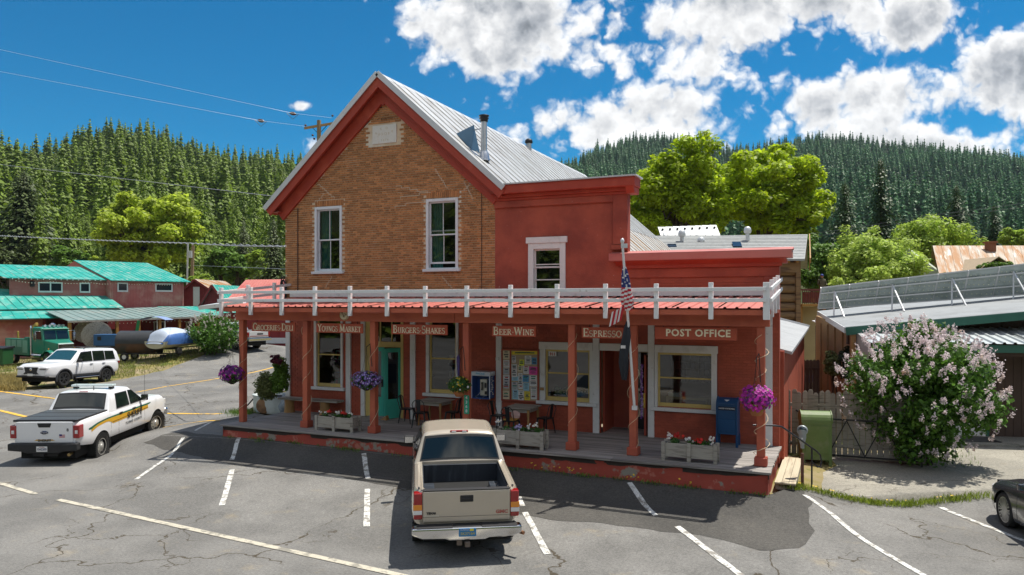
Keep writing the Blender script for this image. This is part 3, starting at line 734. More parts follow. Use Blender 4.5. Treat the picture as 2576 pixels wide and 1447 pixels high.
m = MB(); m.bx(-8.28, -7.47, Y0 + .03, Y0 + .05, 5.78, 5.81); m.bx(-8.28, -7.47, Y0 + .03, Y0 + .06, 5.33, 5.36); m.build('sash_rail', [WHITE], fr)

# ---------------- single storey post office
post = thing('post_office_building', 'single storey red post office with projecting pink cornice and side lean-to', 'building', (-3.3, 20.4, .9))
W4 = (-4.66, -3.14, 1.80, 3.31)
mb = MB(); wall(mb, -9.56, -6.30, .5, 4.75, [BOARDH]); wall(mb, -6.30, -4.78, 3.31, 4.75, []); wall(mb, -4.80, -1.43, .5, 5.62, [W4]); wall(mb, -5.449, -4.8, 4.75, 5.62, [])
mb.bx(-1.62, -1.34, 20.68, 32.8, .1, 3.4); mb.bx(-5.4, -1.62, 32.6, 32.8, .3, 3.6)
pw = mb.build('wall', [REDB], post)
tag(painted_bricks(-9.54, -6.35, .98, 4.3, [BOARDH, (-9.33, -8.08, 1.7, 3.3)]).build('painted_bricks', [REDB], pw, fixn=False), kind='stuff')
tag(painted_bricks(-4.72, -1.45, .98, 5.3, [(W4[0], W4[1] + .1, W4[2], W4[3] + .2)]).build('painted_bricks', [REDB], pw, fixn=False), kind='stuff')
mb = MB(); mb.bx(-5.449, -1.43, Y0 - .05, Y0 - .012, 5.36, 5.62); mb.bx(-1.82, -1.43, Y0 - .05, Y0 - .012, 4.6, 5.36); mb.build('panel_border', [REDP], post, .01)
mb = MB(); mb.bx(-5.6, -1.36, Y0 - .12, Y0 - .003, 5.62, 5.72); mb.prism([(Y0 - .36, 5.82), (Y0 - .1, 5.70), (Y0 + .3, 5.70), (Y0 + .3, 5.82)], -5.75, -1.25, 'x')
mb.build('cornice_moulding', [FASC], post, .01)
mb = MB(); mb.bx(-5.9, -1.11, Y0 - .36, Y0 + .2, 5.825, 6.03); mb.prism([(Y0 - .37, 6.03), (Y0 + .22, 6.13), (Y0 + .22, 6.03)], -5.92, -1.09, 'x'); mb.build('cornice', [PINK], post, .015)
RUSTY = mat('streaked_galvanised', (.52, .51, .49), .5, .1, 2, (.42, .27, .14), 1.2, .56, .08, metal=.35, stretch=(.25, 3, .25), col3=(.66, .62, .56), s3=3, t3=.6)
SHING = mat('grey_shingles', (.40, .41, .42), .85, .12, 3, (.30, .31, .32), 2, .56, .1, bump=.5, bs=30, stretch=(1, 4, 1), rand=.12)
mb = MB(); mb.add([(-5.4, 20.95, 4.4), (-1.16, 20.95, 3.38), (-1.16, 33, 3.66), (-5.4, 33, 4.75), (-5.4, 20.95, 4.34), (-1.16, 20.95, 3.3), (-1.16, 33, 3.58), (-5.4, 33, 4.69)], [(0, 1, 2, 3), (7, 6, 5, 4), (0, 4, 5, 1), (1, 5, 6, 2), (2, 6, 7, 3)])
mb.build('side_roof', [SHING], post)
mb = MB(); mb.bar((-1.15, 33.02, 3.66), (-5.4, 33.02, 4.76), .05, .14); mb.build('rake_edge', [GTRIM], post)
# rear slope of the store roof carried down behind the false fronts
mb2 = MB(); zz = lambda x: 12.0 - .889 * (x + 13.52)
for k in range(24):
    m = MB(); a, b = 22 + k * .8, 22.8 + k * .8
    m.add([(-9.12, a, zz(-9.12)), (-6.6, a, zz(-6.6)), (-6.6, b, zz(-6.6)), (-9.12, b, zz(-9.12))], [(0, 1, 2, 3)]); m.bar((-9.12, a, zz(-9.12) + .02), (-6.6, a, zz(-6.6) + .02), .04, .03)
    m.build('catslide_sheet', [RUSTY], store, fixn=False)
mb2.bx(-6.95, -6.75, 22, 41.2, 3.2, 5.9); mb2.bx(-9.5, -6.95, 40.9, 41.2, .3, 6.2); mb2.build('rear_wall', [REDB], store)
# ground floor joinery: pilasters, shop windows, doors
mb = MB()
for (a, b) in ((-17.52, -17.33),): mb.bx(a, b, Y0 - .07, Y0 + .02, .95, 4.5)
mb.build('pilaster', [WORN], store, .006)
for (a, b, par) in ((-15.0, -14.81, store), (-12.52, -12.33, store), (-9.5, -9.32, post), (-6.45, -6.27, post), (-4.86, -4.69, post), (-1.77, -1.6, post)):
    m = MB(); m.bx(a, b, Y0 - .07, Y0 + .02, .95, 4.5); m.build('pilaster', [WORN], par, .006)
def shop_window(par, x0, x1, z0, z1, side_cas=.10, meet=.5, header=None, low=.12):
    f = MB(); y = Y0
    f.bx(x0, x0 + side_cas, y - .05, y + .10, z0, z1); f.bx(x1 - side_cas * .8, x1, y - .05, y + .10, z0, z1)
    if header: f.bx(header[0], header[1], y - .06, y + .10, z1 + .001, header[2])
    fr = f.build('window_frame', [WHITE], par, .006)
    s = MB(); s.bx(x0 - .09, x1 + .09, y - .12, y + .06, z0 - .10, z0 - .002); s.build('sill', [WORN], fr, .008)
    a, b = x0 + side_cas, x1 - side_cas * .8; t = .055; zm = z0 + low + (z1 - z0 - low) * meet
    m = MB(); yy = y + .03
    m.bx(a, a + t, yy, yy + .05, z0, z1); m.bx(b - t, b, yy, yy + .05, z0, z1); m.bx(a + t, b - t, yy, yy + .05, z1 - .06, z1); m.bx(a + t, b - t, yy, yy + .05, z0, z0 + low); m.bx(a + t, b - t, yy + .002, yy + .048, zm - .022, zm + .022)
    m.build('sash', [YELL], fr, .004)
    for lo, hi in ((z0 + low, zm - .022), (zm + .022, z1 - .06)):
        tl = random.uniform(-.006, .006)
        p = MB(); p.add([(a + t, yy + .025 + tl, lo), (b - t, yy + .025, lo), (b - t, yy + .025 - tl, hi), (a + t, yy + .025, hi)], [(0, 1, 2, 3)]); p.build('pane', [GLASS], fr)
    return fr
shop_window(store, -16.33, -15.14, 1.83, 4.25, .11, .42)
shop_window(store, -11.95, -10.80, 1.83, 4.25, .11, .42)
shop_window(post, -8.09, -6.42, 1.80, 3.30, .17, .5, header=(-8.11, -6.46, 3.52))
shop_window(post, -4.68, -3.0, 1.80, 3.30, .08, .5, header=(-4.68, -2.98, 3.51))
m = MB(); m.bx(-3.15, -3.0, Y0 - .055, Y0 + .02, 1.8, 3.3); m.build('casing', [WHITE], post, .005)
m = MB(); m.bx(-6.26, -4.87, Y0 - .05, Y0 + .05, 3.31, 3.515); m.build('door_header', [WHITE], post, .006)
# store entrance: white jamb, yellow frame, transom, turquoise pair of doors
m = MB(); m.bx(-14.42, -14.26, Y0 - .05, Y0 + .1, .95, 4.3); m.build('door_casing', [WHITE], store, .006)
m = MB(); m.bx(-14.26, -14.08, Y0 + .0, Y0 + .14, .95, 4.3); m.bx(-12.90, -12.80, Y0 - .02, Y0 + .14, .95, 4.3); m.bx(-14.08, -12.90, Y0 + .02, Y0 + .14, 3.22, 3.40)
for x in (-13.72, -13.28): m.bx(x - .02, x + .02, Y0 + .05, Y0 + .1, 3.4, 4.3)
dfr = m.build('door_frame', [YELL], store, .006)
for a, b in ((-14.08, -13.74), (-13.70, -13.30), (-13.26, -12.9)):
    p = MB(); p.add([(a, Y0 + .07, 3.4), (b, Y0 + .075, 3.4), (b, Y0 + .07, 4.3), (a, Y0 + .07, 4.3)], [(0, 1, 2, 3)]); p.build('pane', [GLASS], dfr)
def door_leaf(M_, parent, w=.58, h=2.24, name='door', mt=TEAL):
    m = MB(); m.M = M_
    m.bx(0, .11, -.022, .022, 0, h); m.bx(w - .11, w, -.022, .022, 0, h); m.bx(.11, w - .11, -.02, .02, h - .13, h); m.bx(.11, w - .11, -.02, .02, 0, .62)
    d = m.build(name, [mt], parent, .005)
    g = MB(); g.M = M_; g.add([(.11, 0, .62), (w - .11, 0, .62), (w - .11, 0, h - .13), (.11, 0, h - .13)], [(0, 1, 2, 3)]); g.build('pane', [GLASS], d)
    k = MB(); k.M = M_; k.bx(w - .09, w - .03, -.045, -.022, .95, 1.2); k.tube([(w - .06, -.05, 1.1), (w - .06, -.09, 1.1)], .025, 8); k.build('handle', [BLACK], d); return d
door_leaf(Matrix.Translation((-14.07, Y0 + .07, .97)), store, .50)
door_leaf(Matrix.Translation((-12.92, Y0 + .06, .97)) @ Matrix.Rotation(R(180 + 62), 4, 'Z'), store, .60)
m = MB(); m.bx(-14.1, -12.85, Y0 - .1, Y0 + .1, .95, .975); m.build('threshold', [GREYW], store)
# dim room behind with shelves of goods
m = MB(); m.bx(-17.25, -9.9, 24.2, 24.3, .9, 4.5); m.bx(-17.25, -9.9, 20.7, 24.2, .88, .92); m.bx(-17.25, -9.9, 20.7, 24.2, 4.48, 4.52)
m.build('shop_interior', [mat('dim_plaster', (.13, .105, .075), .9, .2, 1.5)], store)
GOODS = [mat('goods_%s' % n, c, .6) for n, c in (('red', (.35, .06, .04)), ('cream', (.5, .42, .28)), ('blue', (.07, .14, .32)), ('green', (.1, .25, .1)), ('ochre', (.45, .26, .05)))]
m = MB()
for x0 in (-16.6, -13.75, -11.9):
    for z in (1.3, 1.75, 2.2, 2.65):
        m.bx(x0, x0 + 1.2, 21.7, 22.0, z - .03, z, 5)
        x = x0 + .03
        while x < x0 + 1.12:
            w = random.uniform(.05, .13); h = random.uniform(.12, .33); m.bx(x, x + w, 21.75, 21.92, z, z + h, random.randrange(5)); x += w + .012
m.build('shelf_goods', GOODS + [GREYW], store)
m = MB(); m.bx(-9.2, -6.4, 22.6, 22.7, .9, 4.2); m.bx(-9.2, -1.8, 20.7, 22.7, .88, .92); m.bx(-9.2, -1.8, 20.7, 22.7, 4.2, 4.24); m.bx(-4.75, -1.8, 22.6, 22.7, .9, 4.2); m.bx(-4.74, -4.7, 20.7, 22.6, .9, 4.2)
m.build('post_interior', [mat('pale_plaster', (.30, .26, .19), .9, .1, 1.5)], post)
m = MB()                           # post boxes and the writing table seen through the glass
for i in range(11):
    for j in range(4): m.bx(-4.5 + i * .14, -4.38 + i * .14, 22.45, 22.55, 2.3 + j * .2, 2.47 + j * .2, 0)
m.bx(-4.5, -3.3, 21.0, 21.4, 1.95, 2.02, 1); m.bx(-4.5, -4.4, 21.0, 21.4, .9, 1.95, 1); m.bx(-3.4, -3.3, 21.0, 21.4, .9, 1.95, 1); m.bx(-4.45, -4.1, 21.05, 21.3, 2.02, 2.13, 2)
m.build('post_furniture', [mat('bronze_boxes', (.09, .075, .05), .5), mat('cream_table', (.60, .50, .33), .6), WHITE], post)
m = MB()
for k in range(60): m.blob((-7.7 + 1.1 * random.random(), 20.62 + .15 * random.random(), 1.95 + .2 * random.random()), (.09, .07, .06), 0, k, .5, 6)
m.build('window_plants', [mat('house_plant', (.03, .10, .025), .6, .3, 9)], post)
# door recess of the post office
m = MB(); m.bx(-6.26, -6.2, 20.68, 21.6, .95, 3.4); m.bx(-4.91, -4.85, 20.68, 21.6, .95, 3.4); m.bx(-6.26, -5.62, 21.6, 21.7, .95, 3.4); m.bx(-6.26, -4.85, 20.6, 21.6, 3.4, 3.46); m.build('door_recess', [RED], post)
m = MB(); m.bx(-6.25, -4.86, 20.4, 21.7, .86, .948); m.build('recess_floor', [DECK], post)
pd = MB(); pd.bx(-5.62, -5.55, 21.58, 21.66, .95, 3.35); pd.bx(-5.02, -4.92, 21.58, 21.66, .95, 3.35); pd.bx(-5.55, -5.02, 21.58, 21.66, 3.2, 3.35); pd.bx(-5.55, -5.02, 21.585, 21.655, 1.3, 1.75)
pdo = pd.build('inner_door', [mat('cream_door', (.45, .38, .25), .6, .1, 3)], post)
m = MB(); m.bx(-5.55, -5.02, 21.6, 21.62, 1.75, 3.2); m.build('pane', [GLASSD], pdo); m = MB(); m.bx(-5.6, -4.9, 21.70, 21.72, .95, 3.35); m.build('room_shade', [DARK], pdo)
m = MB(); m.bx(-5.62, -4.92, 21.575, 21.66, .95, 1.3); m.build('kick_plate', [BLACK], pdo)
ld = MB(); ld.bx(-4.99, -4.93, 20.42, 21.3, .97, 3.2); led = ld.build('open_door', [RED], post, .006)
m = MB(); m.bx(-5.0, -4.95, 20.40, 20.46, 1.75, 2.15); m.build('brass_plate', [mat('brass', (.55, .36, .08), .35, metal=.8)], led)
m = MB()
for k in range(160): m.blob((-5.05 + random.uniform(-.03, .03), 20.4 + random.uniform(-.03, .03), 1.45 + 1.5 * random.random()), .022, random.randrange(2), k, .3, 5)
m.build('garland', [mat('violet_petal', (.19, .07, .34), .6), mat('lilac_petal', (.50, .38, .62), .6)]); tag(bpy.data.objects['garland'], 'thin purple flower garland hung down the open post office door', 'garland')

# ------------------------------------------------------------------ the porch
porch = thing('front_porch', 'long board porch with ribbed red roof, white railing and terracotta posts', 'porch', (-9.4, 18.5, .5))
PX0, PX1, PY, DZ = -17.3, -1.4, 17.15, .95
row = 0; y = PY
while y < Y0 - .02:
    w = .30 if row == 0 else .142; x = PX0 - .02 + .04 * random.random()
    cuts = sorted(random.uniform(PX0 + 1.2, PX1 - 1.2) for _ in range(3)) if row else [-13.4, -9.1, -5.0]
    for a, b in zip([x] + cuts, cuts + [PX1 + .03 * random.random()]):
        if b - a < .25: continue
        m = MB(); m.box(((a + b) / 2, y + w / 2, DZ - .025 + random.uniform(-.003, .003)), (b - a - .008, w - .008, .05)); m.build('deck_board', [DECK], porch, .004)
    y += w; row += 1
m = MB(); m.bx(PX0 + .03, PX1 - .03, PY + .09, PY + .14, .78, .895); m.build('gap_strip', [mat('dark_gap_shade', (.045, .035, .03), .9, .2, 4)], porch)  # near-black strip paints in the shaded gap under the deck boards
m = MB()
def fnd(u, v):
    x = PX0 + .05 + (PX1 - PX0 - .1) * u; zb = gz(x, PY) - .12; zt = .865 + .02 * mnoise.noise(Vector((x * 1.1, 0, 0)))
    return (x, PY + .10 - .10 * (1 - v) * .6 + .03 * mnoise.noise(Vector((x * 1.6, v * 2, 0))), zb + (zt - zb) * v)
m.grid(fnd, 120, 6)
m.grid(lambda u, v: (PX1 - .06 + .02 * mnoise.noise(Vector((u * 5, v * 3, 9))), PY + .06 + 3.2 * u, .2 + .62 * v), 16, 5); m.grid(lambda u, v: (PX0 + .06, PY + .06 + 3.2 * u, .2 + .62 * v), 16, 5)
m.grid(lambda u, v: (PX0 + .05 + (PX1 - PX0 - .1) * u, PY + .09 + .2 * v, .86), 40, 1)
m.build('foundation', [FOUND], porch)
POSTX = (-17.05, -14.58, -12.18, -9.2, -6.2, -4.62, -1.65)
for i, x in enumerate(POSTX):
    m = MB(); m.bx(x - .09, x + .09, 17.76, 17.94, DZ, 4.13); po = m.build('post', [BEAM], porch, .012)
    if i: m = MB(); m.bx(x - .14, x + .14, 17.71, 17.99, DZ + .001, DZ + .20); m.build('post_base', [RED], po, .015)
    if i != 3:
        pts = []; turns = (4, 3.5, 3, 0, 3, 3.5, 5.5)[i]; n = int(turns * 10); ph = random.random() * 6
        for k in range(n + 1):
            t = k / n; a = ph + turns * 2 * math.pi * (t + .03 * math.sin(9 * t + i)); r = .135 + .02 * math.sin(7 * t + i) + (.05 * max(0, math.sin(t * 17 + i)) if i == 6 else 0)
            pts.append((x + r * math.cos(a), 17.85 + r * math.sin(a), DZ + .1 + (2.9 if i != 0 else 2.6) * (t ** .95)))
        m = MB(); m.tube(pts, .0065, 5); m.build('rope_light', [ROPE], po)
m = MB(); m.bx(-17.2, -9.5, 17.69, 17.84, 4.13, 4.40); m.bx(-9.495, -1.45, 17.69, 17.84, 4.13, 4.41); m.bx(-17.2, -1.45, 17.70, 17.83, 4.405, 4.50); m.build('beam', [BEAM], porch, .008)
m = MB(); m.bx(-17.2, -1.44, 17.30, 20.37, 4.50, 4.52); m.build('ceiling', [RED], porch)
m = MB(); m.bx(-17.22, -1.44, 17.22, 17.27, 4.40, 4.52); m.build('fascia', [BEAM], porch)
RZ0, RZ1 = 4.555, 4.83
def rz(y): return RZ0 + (RZ1 - RZ0) * (y - 17.18) / 3.2
xp = -17.2; k = 0
while xp < -1.55:
    w = min(1.05, -1.5 - xp); m = MB(); prof = []
    x = xp
    while x < xp + w - 1e-3:
        prof += [(x, 0), (x + .10, 0), (x + .115, .03), (x + .16, .03), (x + .175, 0)]; x += .262
    prof = [(min(a, xp + w), b) for a, b in prof] + [(xp + w, 0)]
    n = len(prof)
    vs = [(a, 17.18 + random.uniform(-.0, .0), RZ0 + b) for a, b in prof] + [(a, 20.36, RZ1 + b) for a, b in prof] + [(a, 17.18, RZ0 + b - .008) for a, b in prof]
    m.add(vs, [(i, i + 1, n + i + 1, n + i) for i in range(n - 1)] + [(2 * n + i, 2 * n + i + 1, i + 1, i) for i in range(n - 1)])
    m.build('roof_panel', [PINK], porch, fixn=False); xp += w
m = MB(); m.bx(-17.3, -1.5, 20.30, 20.40, 4.86, 4.99); m.build('flashing', [WHITE], porch)
RAILX = [-17.24, -16.08, -14.91, -13.71, -12.5, -11.28, -10.08, -8.84, -7.6, -6.35, -5.12, -3.9, -2.66, -1.47]
for i, x in enumerate(RAILX):
    m = MB(); last = i == len(RAILX) - 1; w = .14 if last else .10
    m.bx(x - w / 2, x + w / 2, 17.10, 17.19, 4.25 if i in (0,) else 4.30, 5.12 + random.uniform(-.012, .012)); m.build('railing_post', [WORN], porch, .006)
    if 0 < i:
        m = MB(); m.bx(x - .03, x + .03, 17.2, 20.35, 4.41, 4.497); m.build('joist', [BEAM], porch)
for lo, hi in ((4.69, 4.775), (4.935, 5.02)):
    for a, b in ((-17.32, -12.55), (-12.545, -7.65), (-7.645, -1.47)):
        m = MB(); pts = [(a + (b - a) * k / 8, .008 * mnoise.noise(Vector((a + k, hi * 5, 0)))) for k in range(9)]
        poly = [(x, lo + d) for x, d in pts] + [(x, hi + d) for x, d in reversed(pts)]
        m.prism(poly, 17.055, 17.095, 'y'); m.build('rail', [WORN], porch, .004)
for sx, xx in ((-1, -17.27), (1, -1.43)):
    for y in (18.0, 18.9, 19.8) if sx > 0 else (18.3, 19.5):
        z = rz(y); m = MB(); m.bx(xx - .045, xx + .045, y - .05, y + .05, z - .28, z + .58); m.build('railing_post', [WORN], porch, .006)
    for dz in (.17, .42):
        m = MB(); m.bar((xx + .06 * sx, 17.1, 4.56 + dz), (xx + .06 * sx, 20.38, 4.86 + dz), .04, .085); m.build('rail', [WORN], porch, .004)

# ---------------- hanging signs with lettering
def arcp(cx, cy, rx, ry, a0, a1, n=12): return [(cx + rx * math.cos(R(a0 + (a1 - a0) * k / n)), cy + ry * math.sin(R(a0 + (a1 - a0) * k / n))) for k in range(n + 1)]
T_, t_ = .17, .085
SERIF = {  # width, strokes (points, weight), serif marks (x, y, half length)
 'G': (.92, [(arcp(.46, .5, .40, .5, 38, 330, 18), T_), ([(.86, .02), (.86, .40)], T_)], [(.80, .42, .16)]),
 'C': (.84, [(arcp(.46, .5, .40, .5, 42, 318, 16), T_)], []),
 'R': (.88, [([(.17, 0), (.17, 1)], T_), ([(.17, .97), (.46, .97), (.64, .88), (.66, .70), (.50, .54), (.17, .52)], t_ * 1.4), ([(.42, .52), (.74, .03)], T_)], [(.17, .03, .17), (.17, .97, .15), (.78, .03, .12)]),
 'O': (.98, [(arcp(.49, .5, .41, .48, 0, 360, 22), T_)], []),
 'E': (.78, [([(.17, 0), (.17, 1)], T_), ([(.17, .96), (.66, .96)], t_), ([(.17, .5), (.52, .5)], t_), ([(.17, .04), (.70, .04)], t_), ([(.66, 1), (.66, .78)], t_), ([(.70, 0), (.70, .24)], t_), ([(.52, .4), (.52, .6)], t_)], [(.15, .03, .14), (.15, .97, .14)]),
 'I': (.40, [([(.2, 0), (.2, 1)], T_)], [(.2, .03, .17), (.2, .97, .17)]),
 'S': (.72, [(arcp(.36, .73, .25, .24, 30, 270, 12) + arcp(.36, .26, .28, .25, 90, -150, 12), T_ * .9)], []),
 'D': (.94, [([(.17, 0), (.17, 1)], T_), ([(.17, .97), (.42, .97)] + arcp(.42, .5, .40, .47, 90, -90, 12) + [(.17, .03)], T_ * .8)], [(.14, .03, .14), (.14, .97, .14)]),
 'L': (.72, [([(.17, 0), (.17, 1)], T_), ([(.17, .04), (.66, .04)], t_), ([(.66, 0), (.66, .26)], t_)], [(.17, .03, .16), (.17, .97, .17)]),
 'Y': (.88, [([(.12, .98), (.44, .48)], T_), ([(.76, .98), (.44, .48)], t_), ([(.44, 0), (.44, .48)], T_)], [(.12, .97, .14), (.76, .97, .13), (.44, .03, .17)]),
 'U': (.88, [([(.18, .98), (.18, .32)] + arcp(.43, .30, .25, .27, 180, 360, 10) + [(.68, .98)], T_ * .85)], [(.18, .97, .16), (.70, .97, .14)]),
 'N': (.94, [([(.17, 0), (.17, 1)], t_), ([(.17, .98), (.76, .02)], T_), ([(.76, 0), (.76, 1)], t_)], [(.17, .03, .14), (.12, .97, .12), (.76, .97, .15)]),
 'M': (1.14, [([(.15, 0), (.2, 1)], t_), ([(.2, .98), (.56, .06)], T_), ([(.92, .98), (.56, .06)], t_), ([(.95, 0), (.92, 1)], T_)], [(.15, .03, .14), (.14, .97, .12), (.97, .03, .15), (.98, .97, .12)]),
 'A': (.92, [([(.10, 0), (.46, 1)], t_), ([(.46, 1), (.82, 0)], T_), ([(.22, .33), (.68, .33)], t_)], [(.10, .03, .14), (.82, .03, .14)]),
 'K': (.90, [([(.17, 0), (.17, 1)], T_), ([(.17, .42), (.72, .97)], t_), ([(.40, .62), (.76, .03)], T_)], [(.17, .03, .16), (.17, .97, .16), (.70, .97, .14), (.78, .03, .13)]),
 'T': (.82, [([(.41, 0), (.41, 1)], T_), ([(.06, .96), (.76, .96)], t_), ([(.07, 1), (.07, .78)], t_), ([(.75, 1), (.75, .78)], t_)], [(.41, .03, .18)]),
 'B': (.84, [([(.17, 0), (.17, 1)], T_), ([(.17, .97), (.44, .97), (.60, .88), (.60, .66), (.44, .54), (.17, .53)], t_ * 1.4), ([(.44, .53), (.66, .43), (.68, .16), (.48, .03), (.17, .03)], t_ * 1.6)], [(.14, .03, .14), (.14, .97, .14)]),
 'H': (.98, [([(.18, 0), (.18, 1)], T_), ([(.80, 0), (.80, 1)], T_), ([(.18, .52), (.80, .52)], t_)], [(.18, .03, .17), (.18, .97, .17), (.80, .03, .17), (.80, .97, .17)]),
 'W': (1.24, [([(.10, .98), (.36, .02)], T_), ([(.36, .02), (.62, .98)], t_), ([(.62, .98), (.88, .02)], T_), ([(.88, .02), (1.12, .98)], t_)], [(.10, .97, .13), (.60, .97, .12), (1.12, .97, .12)]),
 'P': (.80, [([(.17, 0), (.17, 1)], T_), ([(.17, .97), (.46, .97), (.64, .86), (.64, .62), (.46, .50), (.17, .48)], t_ * 1.5)], [(.17, .03, .17), (.15, .97, .14)]),
 '.': (.40, [(arcp(.2, .45, .05, .05, 0, 360, 8), .12)], []), ' ': (.42, [], []), "'": (.2, [([(.1, .95), (.08, .72)], .1)], [])}
def serif_text(mb, text, w_total, cap, small, y, zc, x0):
    items = []; first = True
    for ch in text:
        big = first or ch == '*'; first = ch in ' ' or ch == '.'
        items.append((ch, cap if (big and ch.isalpha()) else small))
    gap = .05 * small; tw = sum(SERIF[c][0] * h + gap for c, h in items); k = w_total / tw; x = x0
    for ch, h in items:
        wd, st, se = SERIF[ch]; hx = h * k
        for pts, wt in st:
            for (a, b), (c, d) in zip(pts, pts[1:]):
                p = Vector((x + a * hx, y, zc + b * h)); q = Vector((x + c * hx, y, zc + d * h)); t = (q - p)
                if t.length < 1e-6: continue
                t.normalize(); n = Vector((t.z, 0, -t.x)) * wt * h * .5; e = t * wt * h * .12
                mb.add([p - n - e, q - n + e, q + n + e, p + n - e], [(0, 1, 2, 3)])
        for a, b, hl in se:
            mb.bx(x + (a - hl) * hx, x + (a + hl) * hx, y - .0006, y + .0006, zc + b * h - .035 * h, zc + b * h + .035 * h)
        x += wd * hx + gap * k
SIGN = mat('brick_red_sign_board', (.40, .075, .035), .6, .06, 4, bump=.1, bs=30); CREAM = mat('cream_lettering', (.80, .72, .52), .6, .04, 8)
def hang_sign(x0, x1, text, label, font='serif', z0=3.79, z1=4.065):
    t = thing('hanging_sign', label, 'sign', ((x0 + x1) / 2, 17.77, z1), group='hanging wooden signs under the porch beam')
    m = MB(); m.bx(x0, x1, 17.75, 17.79, z0, z1); b = m.build('board', [SIGN], t, .006)
    m = MB()
    for x in (x0 + .2, x1 - .2): m.tube([(x, 17.77, z1 - .02), (x, 17.77, 4.14)], .008, 5)
    m.build('hook', [BLACK], t)
    if font == 'serif':
        m = MB(); serif_text(m, text, (x1 - x0) * .93, .205, .150, 17.746, z0 + .04, x0 + (x1 - x0) * .035); m.build('lettering', [CREAM], b, fixn=False)
    else:
        text_part(text, .235, frame_M(((x0 + x1) / 2 + .06, 17.747, (z0 + z1) / 2 + .008), (1, 0, 0), (0, 0, 1)), CREAM, b, font_w=.007, spacing=1.10, sx=1.0)
hang_sign(-16.61, -14.93, 'GROCERIES.DELI', 'red wooden hanging sign lettered Groceries Deli at the left end')
hang_sign(-14.15, -12.50, 'YOUNGS MARKET', 'red wooden hanging sign lettered Youngs Market')
hang_sign(-11.54, -9.75, 'BURGERS.SHAKES', 'red wooden hanging sign lettered Burgers Shakes')
hang_sign(-8.41, -7.16, 'BEER.WINE', 'red wooden hanging sign lettered Beer Wine')
hang_sign(-5.92, -4.85, 'ESPRESSO', 'red wooden hanging sign lettered Espresso left of the flagpole')
hang_sign(-4.07, -2.17, 'POST OFFICE', 'wide red wooden hanging sign lettered Post Office in plain capitals', 'sans', 3.80, 4.09)
m = MB(); m.lathe([(.0, -.035), (.145, -.03), (.155, 0), (.155, .02)], 28, (-13.08, 17.665, 4.31), 'y'); rs = m.build('round_plaque', [mat('cream_round_sign', (.66, .58, .40), .6, .08, 8)])
tag(rs, 'round cream plaque with a dark monogram fixed on the porch beam', 'plaque')
m = MB(); m.lathe([(.130, -.033), (.138, -.036), (.146, -.033)], 28, (-13.08, 17.665, 4.31), 'y', cap=False); m.build('ring', [BROWN], rs)
INK = mat('dark_brown_ink', (.12, .07, .04), .7)
text_part('Y', .13, frame_M((-13.12, 17.628, 4.35), (1, 0, .15), (-.15, 0, 1)), INK, rs); text_part('&', .10, frame_M((-13.07, 17.628, 4.28), (1, 0, 0), (0, 0, 1)), INK, rs); text_part('Co', .085, frame_M((-13.03, 17.628, 4.33), (1, 0, 0), (0, 0, 1)), INK, rs)

# ---------------- flag pole with two furled flags
fp = thing('flagpole', 'white leaning flagpole strapped to a porch post between the Espresso and Post Office signs', 'flagpole', (-4.58, 17.68, 2.1))
P0, P1 = Vector((-4.56, 17.70, 2.14)), Vector((-4.60, 16.75, 6.06))
m = MB(); m.tube([P0, P0.lerp(P1, .5), P1], [.035, .033, .028], 10); m.build('pole', [WORN], fp)
m = MB(); m.lathe([(0, .07), (.035, .05), (.05, 0), (.035, -.05), (.0, -.06)], 10, P1 + Vector((0, 0, .04))); m.bx(P1.x - .03, P1.x + .12, P1.y - .01, P1.y + .01, P1.z - .12, P1.z - .02); m.build('finial', [GTRIM], fp)
m = MB(); m.bar(P0 + Vector((0, -.02, -.02)), P0 + Vector((0, .07, -.02)), .12, .10); m.build('bracket', [WORN], fp)
def furled(name, pts, rad, mats, pick, label, folds=5, n=40, seed=0):
    m = MB(); K = len(pts); rows = 36
    def P(t):
        f = t * (K - 1); i = min(int(f), K - 2); return Vector(pts[i]).lerp(Vector(pts[i + 1]), f - i), rad[i] + (rad[i + 1] - rad[i]) * (f - i)
    def fn(u, v):
        c, r = P(v); a = u * 2 * math.pi; w = r * (1 + .38 * math.sin(a * folds + v * 6 + seed) + .15 * math.sin(a * 2 + v * 9))
        return c + Vector((math.cos(a) * w, math.sin(a) * w * .6, 0))
    m.grid(fn, n, rows); nn = len(m.f)
    for q in range(nn): m.m[q] = pick((q % n) / n, (q // n) / rows)
    o = m.build(name, mats, fixn=False); tag(o, label, 'flag'); return o
FR = mat('flag_red', (.50, .02, .035), .7, .08, 9); FWH = mat('flag_white', (.72, .70, .70), .7, .05, 9); FB = mat('flag_navy', (.025, .04, .17), .7, .08, 9); FK = mat('flag_black', (.022, .026, .035), .75, .2, 6)
def stripes(u, v):
    if v < .44: return 2 if ((int(u * 13) + int(v * 26) * 2) % 5) else 1
    return 0 if int((v - .44) * 20 + u * 4) % 2 == 0 else 1
pp = lambda t, dx=0.0, dy=0.0: (P0.lerp(P1, t) + Vector((dx, dy, 0)))
us = furled('american_flag', [pp(.86), pp(.80, .0), pp(.72, .02, -.03), pp(.66, .04, -.05), pp(.60, .02, -.04)], [.03, .07, .10, .12, .075], [FR, FWH, FB], stripes, 'furled stars and stripes flag bunched round the flagpole above the railing')
m = MB(); m.grid(lambda u, v: tuple(pp(.63 - .09 * v, -.04 - .30 * u - .10 * v, -.08 - .03 * math.sin(u * 9)) + Vector((0, 0, -.16 * u))), 12, 6)
for q in range(len(m.f)): m.m[q] = 0 if (q % 12) // 2 % 2 == 0 else 1
m.build('fly_end', [FR, FWH], us, fixn=False)
